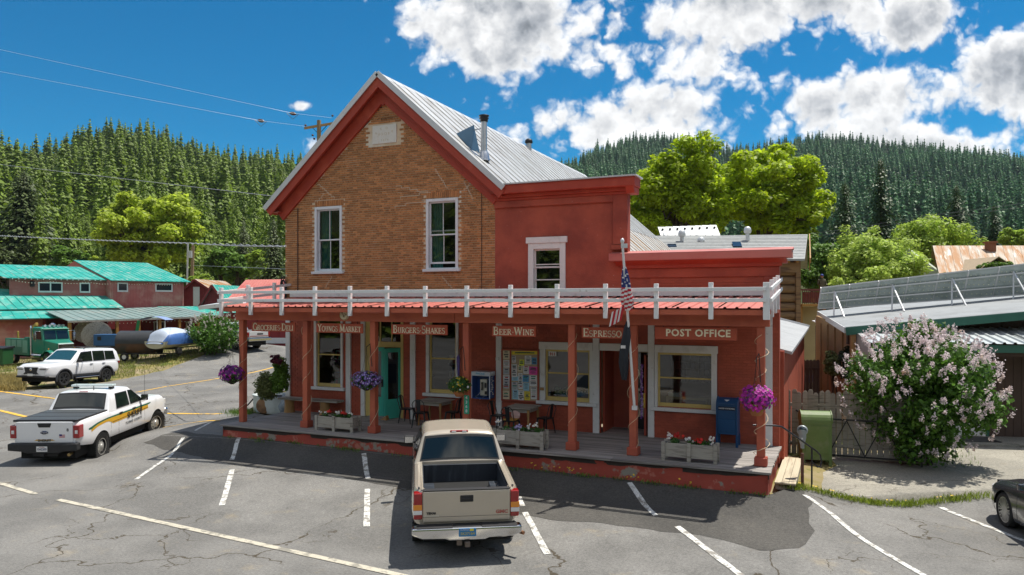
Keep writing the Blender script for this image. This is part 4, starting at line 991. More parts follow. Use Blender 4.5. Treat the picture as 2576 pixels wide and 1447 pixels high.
pw_ = furled('black_flag', [pp(.535, -.02), pp(.45, -.07, -.05), pp(.38, -.11, -.05), pp(.28, -.15, -.04), pp(.17, -.19, -.03)], [.03, .085, .10, .10, .05], [FK, FWH], lambda u, v: 1 if (.45 < v < .52 and .62 < u < .80) else 0, 'furled black flag with a white emblem hanging lower on the flagpole', 3)

# ------------------------------------------------------------------ things on the porch
LEAF = mat('basket_leaf', (.055, .14, .025), .55, .1, 9, island=.5, transl=.25); LEAFY = mat('lime_basket_leaf', (.16, .30, .05), .55, .1, 9, island=.45, transl=.3)
PETAL = {n: mat('petal_' + n, c, .55, .06, 12, island=.3, transl=.25) for n, c in (('purple', (.16, .02, .20)), ('magenta', (.48, .03, .36)), ('violet', (.20, .13, .42)), ('white', (.72, .72, .74)), ('red', (.55, .02, .012)), ('yellow', (.65, .45, .03)), ('lilac', (.42, .36, .58)))}
TERRA = mat('terracotta_pot', (.38, .14, .05), .7, .1, 6); SOILP = mat('potting_soil', (.04, .028, .02), .95)
def flower_disc(m, c, n, r, mi, mc=None):
    c = Vector(c); n = Vector(n).normalized(); a = n.cross(Vector((0, 0, 1))); a = a.normalized() if a.length > .05 else Vector((1, 0, 0)); b = n.cross(a); ph = random.random() * 6
    rim = []
    for k in range(10):
        q = r * (1.0 if k % 2 == 0 else .74); rim.append(c + (a * math.cos(ph + k * .628) + b * math.sin(ph + k * .628)) * q + n * (.18 * r))
    m.add([c] + rim, [(0, 1 + k, 1 + (k + 1) % 10) for k in range(10)], mi)
    if mc is not None: m.add([c + n * .2 * r + (a * math.cos(k * 1.05) + b * math.sin(k * 1.05)) * r * .3 for k in range(6)], [tuple(range(6))], mc)
def basket(label, c, r, rz_, kinds, nfl, leafmat, nleaf, post_x, pot='hang', center=None, bias=(0, -.5, .25), size=.032):
    c = Vector(c); t = thing('flower_basket', label, 'flower basket', c - Vector((0, 0, rz_)), group='flower baskets hung on the porch posts')
    m = MB()
    if pot == 'terra': m.lathe([(.10, -.28), (.16, -.2), (.2, -.06), (.21, -.03), (.19, -.02), (.0, -.03)], 16, c - Vector((0, 0, rz_ - .18)))
    else: m.lathe([(.05, -.22), (.14, -.16), (.19, -.04), (.2, 0), (.0, 0)], 14, c - Vector((0, 0, rz_ * .35)))
    m.build('pot', [TERRA if pot == 'terra' else SOILP], t)
    hk = MB(); px = post_x; pts = [(px, 17.74, c.z + .35), (px - .02, 17.70, c.z + .85), (px + (c.x - px) * .4, 17.66, c.z + 1.0), (c.x, c.y, c.z + .92), (c.x, c.y, c.z + .78)]
    hk.tube(pts, .011, 6)
    for k in range(3): hk.tube([(c.x, c.y, c.z + .78), (c.x + .18 * math.cos(k * 2.1), c.y + .18 * math.sin(k * 2.1), c.z)], .004, 4)
    hk.build('hanger', [BLACK], t)
    V = leaves(np.array([c[:]] * 2) + np.array([[0, 0, 0], [0, 0, -.05]]), [r, r * .9], nleaf, .035, .3, squash=rz_ / r, hollow=.3); quads('foliage', V, leafmat, t)
    m = MB(); names = [k for k in kinds]
    for i in range(nfl):
        d = Vector((random.gauss(0, 1), random.gauss(0, 1), random.gauss(0, 1))) + Vector(bias); d.normalize()
        k = r * (.85 + .28 * random.random()) * (1 + .14 * mnoise.noise(d * 2.5 + c)); p = c + Vector((d.x * k, d.y * k, d.z * k * rz_ / r))
        flower_disc(m, p, d + Vector((0, -.25, .15)), size * (.75 + .5 * random.random()), random.randrange(len(names)) if i % 3 else 0, len(names) if center else None)
    m.build('blossoms', [PETAL[k] for k in names] + ([PETAL[center]] if center else []), t, fixn=False); return t
basket('dense dark purple petunia basket on the leftmost porch post', (-17.27, 17.62, 2.45), .36, .27, ['purple', 'purple', 'magenta'], 230, LEAF, 700, -17.05, size=.045)
basket('wide basket of violet and white pansies before the turquoise door', (-12.2, 17.5, 2.50), .42, .24, ['violet', 'violet', 'purple'], 190, LEAF, 1500, -12.18, center='white', size=.042)
basket('leafy green terracotta basket with few yellow blooms above the house number', (-9.24, 17.5, 2.50), .32, .22, ['yellow', 'yellow', 'white'], 26, LEAF, 1700, -9.2, 'terra', size=.03)
basket('bright magenta petunia basket in terracotta on the rightmost porch post', (-1.72, 17.55, 2.52), .35, .29, ['magenta', 'magenta', 'purple'], 330, LEAFY, 500, -1.65, 'terra', size=.04)
# iron wisteria banner beside the middle post
m = MB(); m.prism([(-9.42, 2.7), (-9.36, 2.7), (-9.35, 3.2), (-9.40, 3.28), (-9.45, 3.2)], 17.72, 17.74, 'y'); tag(m.build('banner', [mat('dark_violet_cloth', (.05, .03, .12), .8)]), 'narrow dark violet banner hung beside the middle porch post', 'banner')
# house number
hn = MB(); hn.prism([(-9.23, 1.70), (-9.22, 1.69), (-9.09, 1.69), (-9.08, 1.70), (-9.08, 2.18), (-9.09, 2.19), (-9.22, 2.19), (-9.23, 2.18)], 17.735, 17.755, 'y')
hno = hn.build('number_plate', [mat('green_reflective_sign', (.02, .33, .20), .35, .04, 4)]); tag(hno, 'narrow green number plate 4368 fixed upright on the middle porch post', 'number plate')
for i, ch in enumerate('4368'): text_part(ch, .115, frame_M((-9.155, 17.733, 2.12 - .118 * i), (1, 0, 0), (0, 0, 1)), WHITE, hno, .002)

def planter(x0, x1, y0, y1, z0, label, flows, extra=None, h=.42):
    t = thing('planter_box', label, 'planter', ((x0 + x1) / 2, (y0 + y1) / 2, z0), group='weathered wooden planter boxes on the porch')
    zb, zt = z0 + .13, z0 + h
    for yy in (y0, y1):
        m = MB(); m.bx(x0 + .04, x1 - .04, yy - .012, yy + .012, zb, zt); m.build('side_panel', [GREYW], t, .004)
    m = MB(); m.bx(x0 + .04, x1 - .04, y0 - .03, y0 - .013, zb - .03, zb + .03); m.build('bottom_rail', [GREYW], t, .004)
    for xx in (x0 + .02, x1 - .02):
        m = MB(); m.bx(xx - .015, xx + .015, y0 + .013, y1 - .013, zb, zt); m.build('end_panel', [GREYW], t, .004)
    for xx, yy in ((x0, y0 - .02), (x1, y0 - .02), (x0, y1 + .02), (x1, y1 + .02), ((x0 + x1) / 2, y0 - .033)):
        m = MB(); m.bx(xx - .045, xx + .045, yy - .025, yy + .025, z0, zt + .03); m.build('leg', [GREYW], t, .006)
    m = MB(); m.bx(x0 + .05, x1 - .05, y0 + .015, y1 - .015, zt - .07, zt - .04); m.build('soil', [SOILP], t)
    n = int((x1 - x0) / .07); C = [(x0 + .1 + (x1 - x0 - .2) * random.random(), (y0 + y1) / 2 + random.uniform(-.08, .08), zt + .03) for _ in range(n)]
    quads('foliage', leaves(C, .09, 420, .03, .5), LEAF, t)
    m = MB(); names = ['white', 'red', 'lilac', 'yellow']
    for (fx, name, cnt, dz) in flows:
        for _ in range(cnt):
            p = Vector((fx + random.gauss(0, .05), (y0 + y1) / 2 - .04 + random.gauss(0, .05), zt + dz + random.gauss(0, .03)))
            flower_disc(m, p, (random.gauss(0, .5), -1, .6 + random.gauss(0, .4)), .032 if name != 'red' else .04, names.index(name), 3 if name in ('white',) else None)
    m.build('blossoms', [PETAL[k] for k in names], t, fixn=False); return t
planter(-13.97, -12.72, 17.55, 17.90, DZ, 'weathered planter box with red and white flowers left of the tan pickup', [(-13.85, 'white', 7, .10), (-13.6, 'red', 9, .14), (-13.3, 'white', 8, .12), (-13.1, 'red', 9, .12), (-12.8, 'white', 4, .1)])
planter(-8.15, -6.85, 17.40, 17.72, DZ, 'weathered planter box with white and lilac flowers behind the tan pickup cab', [(-8.1, 'white', 9, .2), (-7.55, 'lilac', 26, .08), (-7.3, 'white', 5, .12), (-7.05, 'white', 6, .14)], h=.45)
planter(-3.82, -2.62, 17.54, 17.82, DZ, 'weathered planter box with red and white flowers before the post office window', [(-3.7, 'white', 9, .13), (-3.5, 'red', 9, .16), (-3.25, 'white', 10, .08), (-2.98, 'red', 12, .10), (-2.72, 'white', 9, .1)])
# log bench
bt = thing('log_bench', 'plank bench on two log stumps under the left shop window', 'bench', (-16.2, 20.05, DZ))
m = MB(); m.grid(lambda u, v: (-17.45 + 2.45 * u, 19.86 + .4 * v + .03 * mnoise.noise(Vector((u * 6, v, 1))), 1.45 + .006 * mnoise.noise(Vector((u * 9, v * 3, 4)))), 30, 3)
m.bx(-17.45, -15.0, 19.87, 20.25, 1.385, 1.44); m.build('seat', [GREYW], bt)
for x in (-17.1, -15.62):
    m = MB(); m.lathe([(.19, 0), (.17, .1), (.16, .25), (.175, .44)], 12, (x, 20.05, DZ)); m.build('stump', [BROWN], bt)
# tables and metal cafe chairs
def table(x0, x1, y0, y1, label):
    t = thing('cafe_table', label, 'table', ((x0 + x1) / 2, (y0 + y1) / 2, DZ), group='small wooden tables on the porch'); zt = 1.70
    n = 5
    for k in range(n):
        a = y0 + (y1 - y0) * k / n; m = MB(); m.bx(x0, x1, a + .003, a + (y1 - y0) / n - .003, zt - .03, zt); m.build('top_board', [GREYW], t, .004)
    m = MB(); m.bx(x0 + .08, x1 - .08, y0 + .07, y0 + .095, zt - .13, zt - .031); m.bx(x0 + .08, x1 - .08, y1 - .095, y1 - .07, zt - .13, zt - .031); m.bx(x0 + .07, x0 + .095, y0 + .08, y1 - .08, zt - .13, zt - .031); m.bx(x1 - .095, x1 - .07, y0 + .08, y1 - .08, zt - .13, zt - .031); m.build('apron', [GREYW], t)
    for x in (x0 + .09, x1 - .09):
        for y in (y0 + .09, y1 - .09):
            m = MB(); m.lathe([(.025, 0), (.03, .06), (.022, .1), (.036, .22), (.03, .35), (.04, .42), (.026, .47), (.04, .52), (.04, .7)], 10, (x, y, DZ)); m.build('leg', [BROWN], t)
    return t
table(-11.78, -10.85, 19.40, 20.25, 'square wooden table with turned legs under the second shop window')
table(-8.75, -7.92, 19.20, 20.1, 'square wooden table with turned legs under the notice board')
MET = mat('gunmetal_chair', (.045, .05, .055), .38, .1, 8, metal=.7)
def chair(x, y, rz, label, first=[None]):
    if first[0] is None:
        t = thing('cafe_chair', label, 'chair', (0, 0, 0), group='dark metal cafe chairs on the porch')
        m = MB(); m.box((0, 0, .445), (.37, .37, .02)); m.box((0, 0, .425), (.34, .34, .02)); m.build('seat', [MET], t, .01, world=False)
        for sx in (-1, 1):
            for sy in (-1, 1):
                m = MB(); p, q = Vector((sx * .16, sy * .16, .43)), Vector((sx * .21, sy * .21, 0)); m.add([p + Vector((-.03, 0, 0)), p + Vector((.03, 0, 0)), q + Vector((.014, 0, 0)), q + Vector((-.014, 0, 0)), p + Vector((0, -sy * .05, 0)), q + Vector((0, -sy * .02, 0))], [(0, 1, 2, 3), (0, 4, 5, 3), (1, 4, 5, 2)]); m.build('leg', [MET], t, world=False)
        m = MB(); pts = [(-.18, .17, .45)] + [(-.18 + .0 * k, .17 + .03 * k, .45 + .11 * k) for k in range(1, 3)] + [(.19 * math.cos(R(180 - k * 22.5)) * 1.0, .235 + .01, .68 + .17 * math.sin(R(k * 22.5))) for k in range(0, 9)] + [(.18, .23, .67), (.18, .20, .56), (.18, .17, .45)]
        m.tube(pts, .012, 6); m.build('back_frame', [MET], t, world=False)
        m = MB(); m.add([(-.055, .185, .45), (.055, .185, .45), (.07, .245, .83), (-.07, .245, .83), (-.055, .195, .45), (.055, .195, .45), (.07, .255, .83), (-.07, .255, .83)], [(0, 1, 2, 3), (7, 6, 5, 4), (0, 4, 5, 1), (3, 2, 6, 7), (1, 5, 6, 2), (0, 3, 7, 4)]); m.build('backrest', [MET], t, world=False)
        first[0] = t
    else: t = copy_tree(first[0])
    t['label'] = label; t.location = (x, y, DZ); t.rotation_euler = (0, 0, rz); return t
chair(-12.25, 19.75, R(95), 'dark metal cafe chair beside the turquoise door')
chair(-11.45, 19.22, R(190), 'dark metal cafe chair in front of the table under the second shop window')
chair(-10.62, 19.7, R(-95), 'dark metal cafe chair at the right end of the table left of the pay phone')
chair(-9.1, 19.65, R(80), 'dark metal cafe chair before the white pilaster right of the pay phone')
chair(-8.38, 18.95, R(175), 'dark metal cafe chair with a cushion in front of the notice board table')
chair(-7.68, 19.75, R(-105), 'dark metal cafe chair at the right end of the notice board table')
m = MB(); m.box((-8.38, 18.95, DZ + .475), (.33, .33, .035)); m.blob((-8.3, 19.07, DZ + .58), (.14, .05, .12), 1, 3, .2); cu = m.build('cushion', [mat('ochre_cushion', (.5, .28, .06), .8), mat('pale_pink_cloth', (.62, .42, .38), .8)], bevel=.01); tag(cu, 'ochre seat cushion with a pale pink pillow on the middle cafe chair', 'cushion')
# pay phone
pt = thing('pay_phone', 'blue pay phone box with white hood on the red brick wall', 'pay phone', (-9.86, 20.3, 1.8)); PB = mat('phone_blue', (.035, .09, .30), .4, .08, 6)
m = MB(); m.bx(-10.15, -10.12, 20.02, 20.37, 1.80, 2.5); m.bx(-9.59, -9.56, 20.02, 20.37, 1.80, 2.5); m.bx(-10.12, -9.59, 20.33, 20.37, 1.80, 2.5); m.bx(-10.12, -9.59, 20.02, 20.37, 1.78, 1.81); m.build('housing', [PB], pt, .006)
m = MB(); m.bx(-10.17, -9.54, 20.0, 20.38, 2.47, 2.6); hd = m.build('hood', [mat('phone_white', (.66, .72, .78), .4)], pt, .015)
text_part('PHONE', .09, frame_M((-9.86, 19.997, 2.535), (1, 0, 0), (0, 0, 1)), mat('phone_cyan', (.10, .42, .62), .5), hd)
for x in (-10.16, -9.555):
    m = MB(); m.bx(x - .012, x + .012, 20.0, 20.02, 1.79, 2.5); m.build('edge_strip', [mat('phone_white', (.66, .72, .78), .4)], pt)
m = MB(); m.bx(-9.96, -9.72, 20.18, 20.33, 1.86, 2.36); un = m.build('telephone', [mat('phone_steel', (.45, .44, .40), .35, .06, 8, metal=.6)], pt, .01)
m = MB(); m.tube([(-9.88, 20.14, 2.26), (-9.86, 20.12, 2.2), (-9.86, 20.12, 2.1), (-9.88, 20.14, 2.04)], [.03, .02, .02, .03], 8); m.build('handset', [BLACK], un)
m = MB(); m.tube([(-9.86, 20.12, 2.04), (-9.95, 20.05, 1.9), (-10.05, 20.06, 1.85), (-9.9, 20.05, 1.76), (-9.8, 20.15, 1.84)], .007, 5); m.build('cord', [GTRIM], un)
m = MB(); m.bx(-9.8, -9.72, 20.17, 20.18, 1.9, 2.0); m.bx(-9.8, -9.74, 20.17, 20.18, 2.1, 2.25); m.build('keypad', [BLACK], un)
for sx in (-9.552,):
    for k in range(12):
        m = MB() if k == 0 else m; m.bx(sx, sx + .004, 20.05 + .22 * random.random(), 20.06 + .22 * random.random() + .02, 1.9 + .05 * k, 1.93 + .05 * k)
m.build('scuffs', [WHITE], pt)
# notice board with papers
nb = thing('notice_board', 'red framed notice board covered with paper notices and flyers', 'notice board', (-8.7, 20.35, 1.73))
m = MB(); m.bx(-9.31, -8.10, 20.33, 20.378, 1.73, 3.28); bk = m.build('back_panel', [mat('tan_cork', (.45, .36, .24), .9, .1, 12)], nb)
m = MB()
for a in ((-9.31, -9.27, 1.73, 3.28), (-8.14, -8.10, 1.73, 3.28), (-9.27, -8.14, 1.73, 1.77), (-9.27, -8.14, 3.24, 3.28), (-9.03, -8.99, 1.77, 3.24)): m.bx(a[0], a[1], 20.30, 20.329, a[2], a[3])
m.build('frame', [RED], nb)
PAP = {n: mat('paper_' + n, c, .8, .03, 12) for n, c in (('white', (.72, .72, .72)), ('cream', (.72, .64, .46)), ('yellow', (.80, .66, .06)), ('lime', (.75, .85, .10)), ('pink', (.85, .10, .45)), ('blue', (.12, .35, .60)), ('sky', (.35, .60, .75)), ('grey', (.50, .52, .56)), ('orange', (.75, .40, .10)))}
papers = [(-9.26, -9.04, 2.98, 3.22, 'cream'), (-9.25, -9.05, 2.72, 2.95, 'white'), (-9.25, -9.06, 2.52, 2.70, 'grey'), (-9.25, -9.05, 2.2, 2.5, 'white'), (-9.24, -9.06, 2.1, 2.34, 'grey'), (-9.26, -9.06, 1.78, 2.02, 'cream'), (-9.26, -9.06, 2.38, 2.5, 'cream'),
          (-8.98, -8.15, 3.13, 3.23, 'yellow'), (-8.97, -8.84, 2.88, 3.08, 'white'), (-8.72, -8.57, 2.80, 2.98, 'lime'), (-8.55, -8.34, 2.84, 3.10, 'white'), (-8.33, -8.17, 2.85, 3.05, 'blue'), (-8.98, -8.80, 2.45, 2.84, 'white'), (-8.78, -8.62, 2.62, 2.82, 'cream'), (-8.60, -8.42, 2.56, 2.80, 'white'), (-8.41, -8.15, 2.54, 2.78, 'pink'),
          (-8.97, -8.76, 2.34, 2.48, 'sky'), (-8.62, -8.42, 2.32, 2.52, 'blue'), (-8.40, -8.16, 2.2, 2.52, 'white'), (-8.97, -8.78, 2.06, 2.30, 'grey'), (-8.76, -8.62, 2.10, 2.58, 'white'), (-8.60, -8.41, 2.06, 2.30, 'sky'), (-8.95, -8.76, 1.79, 2.08, 'sky'), (-8.76, -8.58, 1.76, 2.06, 'white'), (-8.56, -8.38, 1.78, 2.04, 'yellow'), (-8.36, -8.17, 1.82, 2.18, 'white')]
INKS = [mat('print_ink', (.07, .07, .09), .8), mat('print_ink_red', (.45, .05, .05), .8), mat('print_ink_green', (.05, .25, .15), .8)]
for i, (a, b, c, d, n) in enumerate(papers):
    m = MB(); tw = random.uniform(-.03, .03); cx, cz = (a + b) / 2, (c + d) / 2; y = 20.327 - .0012 * (i % 5)
    m.box((cx, y, cz), (b - a, .001, d - c), rot=(0, tw, 0)); pa = m.build('paper', [PAP[n]], bk)
    m = MB(); k = 0; z = d - .03
    while z > c + .03:
        w = (b - a) * random.uniform(.4, .85); hh = random.choice((.006, .006, .01, .03)); m.box((cx + random.uniform(-.01, .01), y - .0012, z), (w, .0008, hh), min(2, random.randrange(7) // 2 if random.random() < .4 else 0), rot=(0, tw, 0)); z -= hh + .014
    m.build('print', INKS, pa)
text_part('COMMUNITY INFORMATION', .045, frame_M((-8.56, 20.322, 3.18), (1, 0, 0), (0, 0, 1)), INKS[0], nb)
st = MB(); st.bx(-7.83, -7.58, 20.40, 20.402, 3.1, 3.24); so = st.build('window_sticker', [PAP['white']]); tag(so, 'white emergency sticker reading 911 in the corner of the post office window', 'sticker'); text_part('911', .12, frame_M((-7.70, 20.398, 3.16), (1, 0, 0), (0, 0, 1)), INKS[1], so, .003)
for x in (-9.44, -8.0):
    m = MB(); m.bx(x - .05, x + .05, 20.29, 20.34, 2.93 if x < -9 else 2.1, 3.02 if x < -9 else 2.18); o = m.build('switch_box', [GTRIM if x < -9 else BROWN]); tag(o, 'small grey junction box on the white pilaster left of the notice board' if x < -9 else 'small brown plaque on the white window casing right of the notice board', 'box')
# blue letter box
mbx = thing('letter_box', 'blue street letter box with rounded top beside the post office window', 'letter box', (-2.66, 20.0, DZ)); UB = mat('letter_box_blue', (.012, .065, .17), .42, .1, 4, bump=.08, bs=12)
x0, x1, yf, yb = -2.92, -2.42, 19.78, 20.25
prof = [(yf, DZ + .32), (yb, DZ + .32), (yb, DZ + 1.02)] + [((yf + yb) / 2 + .235 * math.cos(R(a)), DZ + 1.02 + .235 * math.sin(R(a))) for a in range(15, 180, 15)] + [(yf, DZ + 1.02)]
m = MB(); m.prism(prof, x0 + .02, x1 - .02, 'x'); m.build('body', [UB], mbx, .006)
for xx in (x0, x1):
    m = MB(); m.prism([(y, z) for y, z in [(yf - .02, DZ + .28), (yb + .02, DZ + .28), (yb + .02, DZ + 1.02)] + [((yf + yb) / 2 + .255 * math.cos(R(a)), DZ + 1.02 + .255 * math.sin(R(a))) for a in range(15, 180, 15)] + [(yf - .02, DZ + 1.02)]], xx - .02, xx + .02, 'x'); m.build('side_panel', [UB], mbx, .005)
    for yy in (yf + .03, yb - .03):
        m = MB(); m.bx(xx - .03, xx + .03, yy - .04, yy + .04, DZ, DZ + .30); m.build('leg', [UB], mbx, .006)
m = MB(); m.bx(x0 + .03, x1 - .03, yf - .015, yf, DZ + .40, DZ + .72); m.build('front_door', [UB], mbx, .006)
m = MB(); m.bx(x0 + .04, x1 - .04, yf - .012, yf + .01, DZ + .94, DZ + 1.04); sl = m.build('label_strip', [mat('navy_label', (.008, .02, .05), .5)], mbx)
text_part('UNITED STATES MAIL', .042, frame_M((-2.67, yf - .0125, DZ + .99), (1, 0, 0), (0, 0, 1)), WHITE, sl, .001)
m = MB(); m.bx(x0 + .06, x1 - .06, yf - .03, yf - .01, DZ + 1.09, DZ + 1.11); m.build('pull_handle', [UB], mbx)
m = MB(); m.add([(-2.74, yf + .04, DZ + 1.215), (-2.6, yf + .04, DZ + 1.215), (-2.67, yf + .015, DZ + 1.17)], [(0, 1, 2)]); m.build('notice', [WHITE], mbx)
# wooden side step and its concrete block, handrail, parking meter, olive relay box
sp = thing('side_step', 'pale new plank step along the right end of the porch on an old concrete block', 'step', (-1.15, 19.5, .4))
for i in range(3):
    m = MB(); a = -1.37 + .155 * i; m.bx(a, a + .148, 18.0, 21.0, .53, .57); m.build('step_board', [LUMB], sp, .004)
m = MB(); m.bx(-1.36, -.92, 18.1, 20.9, .38, .53); m.build('bearer', [GREYW], sp)
m = MB(); m.grid(lambda u, v: (-1.36 + .46 * u, 17.45 + .03 * mnoise.noise(Vector((u * 3, v * 3, 2))), .1 + (.36 - .16 * u) * v), 6, 4); m.bx(-1.36, -.9, 17.47, 18.0, .1, .3); m.build('concrete_block', [A_CONC], sp)
hr = thing('handrail', 'black bent steel handrail running down beside the side step', 'handrail', (-.9, 18.5, .3)); STEEL = mat('scuffed_dark_steel', (.05, .05, .055), .35, .2, 8, metal=.7)
m = MB(); m.tube([(-1.83, 17.88, 1.86), (-1.36, 18.08, 1.85), (-1.22, 18.16, 1.82), (-.50, 18.80, 1.20), (-.42, 18.86, 1.10), (-.40, 18.87, .95), (-.41, 18.86, .84), (-.48, 18.80, .83), (-.60, 18.70, .96)], .021, 8); m.build('rail', [STEEL], hr)
m = MB(); m.tube([(-.60, 18.72, 1.28), (-.60, 18.72, .2)], .02, 8); m.build('upright', [STEEL], hr)
pm = thing('parking_meter', 'old grey parking meter on a rusty pole near the kerb', 'parking meter', (-.81, 18.82, .3)); MX, MY = -.81, 18.82
m = MB(); m.lathe([(.11, 0), (.10, .025), (.045, .05)], 14, (MX, MY, .28)); m.tube([(MX, MY, .3), (MX, MY, 1.12)], .036, 10); m.build('pole', [mat('rusty_pole', (.15, .07, .05), .8, .2, 9, bump=.3, bs=30)], pm)
MG = mat('meter_grey', (.32, .35, .36), .45, .1, 8, metal=.4)
m = MB(); m.lathe([(.045, 1.06), (.045, 1.15), (.06, 1.18), (.085, 1.32), (.085, 1.42), (.10, 1.45), (.10, 1.5)], 12, (MX, MY, .18)); hdm = m.build('head', [MG], pm)
m = MB(); m.lathe([(.0, -.055), (.11, -.05), (.125, 0), (.11, .05), (0, .055)], 18, (MX, MY, 1.66), 'y'); m.build('dome', [MG], pm)
m = MB(); m.lathe([(.0, -.06), (.085, -.058), (.09, -.05)], 16, (MX, MY, 1.675), 'y'); m.build('window', [GLASSD], hdm)
m = MB(); m.bx(MX - .05, MX + .05, MY - .068, MY - .06, 1.64, 1.68); m.bx(MX - .02, MX + .02, MY - .095, MY - .08, 1.46, 1.5); m.build('coin_plate', [WHITE], hdm)
rb = thing('relay_box', 'olive green metal relay mail box with domed top by the wooden fence', 'mail box', (-.62, 21.9, .3)); OLV = mat('olive_green_paint', (.11, .17, .045), .5, .12, 3, (.15, .19, .08), 4, .6, .1)
rbM = Matrix.Translation((-.62, 21.95, .3)) @ Matrix.Rotation(R(12), 4, 'Z')
pr_ = [(-.28, .12), (.28, .12), (.28, 1.12)] + [(.28 * math.cos(R(a)), 1.12 + .30 * math.sin(R(a))) for a in range(15, 180, 15)] + [(-.28, 1.12)]
m = MB(); m.M = rbM; m.prism(pr_, -.38, .38, 'x'); m.build('body', [OLV], rb, .008)
m = MB(); m.M = rbM; m.prism([(.30 * math.cos(R(a)), 1.12 + .32 * math.sin(R(a))) for a in range(0, 181, 15)], -.40, -.375, 'x'); m.prism([(.30 * math.cos(R(a)), 1.12 + .32 * math.sin(R(a))) for a in range(0, 181, 15)], .375, .40, 'x'); m.build('end_cap', [OLV], rb)
m = MB(); m.M = rbM; m.bx(-.3, .3, -.295, -.281, .3, 1.05); m.build('front_door', [OLV], rb, .005)
for x in (-.34, .34):
    for y in (-.24, .24):
        m = MB(); m.M = rbM; m.bx(x - .04, x + .04, y - .04, y + .04, -.05, .13); m.build('leg', [OLV], rb)
# spilt plates, door wedge
m = MB(); m.add([(-13.35, 19.9, DZ), (-13.1, 19.85, DZ), (-13.1, 20.05, DZ), (-13.35, 20.1, DZ), (-13.13, 19.88, DZ + .14), (-13.13, 20.02, DZ + .14)], [(0, 1, 2, 3), (0, 4, 1), (3, 2, 5), (1, 4, 5, 2), (0, 3, 5, 4)]); tag(m.build('door_stop', [BROWN]), 'brown wooden wedge holding the turquoise door open', 'door stop')

# ------------------------------------------------------------------ vehicles
TYRE = mat('tyre_rubber', (.018, .018, .018), .85, .15, 12, (.05, .045, .04), 3, .62, .1); RIM = mat('alloy_rim', (.45, .45, .46), .3, .05, 9, metal=.85); RIMD = mat('dark_rim', (.10, .10, .105), .35, .1, 9, metal=.8)
CHROME = mat('chrome', (.66, .66, .67), .14, .03, 6, metal=1.0); TRIMB = mat('black_trim', (.022, .022, .024), .6, .12, 9); CGLASS = mat('tinted_car_glass', (.008, .013, .012), .04, 0, spec=.7, coat=.25)
LAMPR = mat('red_lamp_lens', (.30, .008, .010), .15, .05, 30, coat=.8); LAMPA = mat('amber_lamp_lens', (.75, .26, .02), .15, 0, coat=.8); LAMPW = mat('clear_lamp_lens', (.70, .70, .70), .12, .04, 30, coat=.8); UNDER = mat('underbody', (.012, .012, .012), .9)
SIDE = [(0, .955), (.08, .98), (.3, 1.0), (.6, 1.0), (.80, .988), (.92, .965), (.98, .935), (1.0, .90)]
def lerpt(tab, x):
    if x <= tab[0][0]: return tab[0][1]
    for (a, b), (c, d) in zip(tab, tab[1:]):
        if x <= c: return b + (d - b) * (x - a) / (c - a) if c > a else d
    return tab[-1][1]
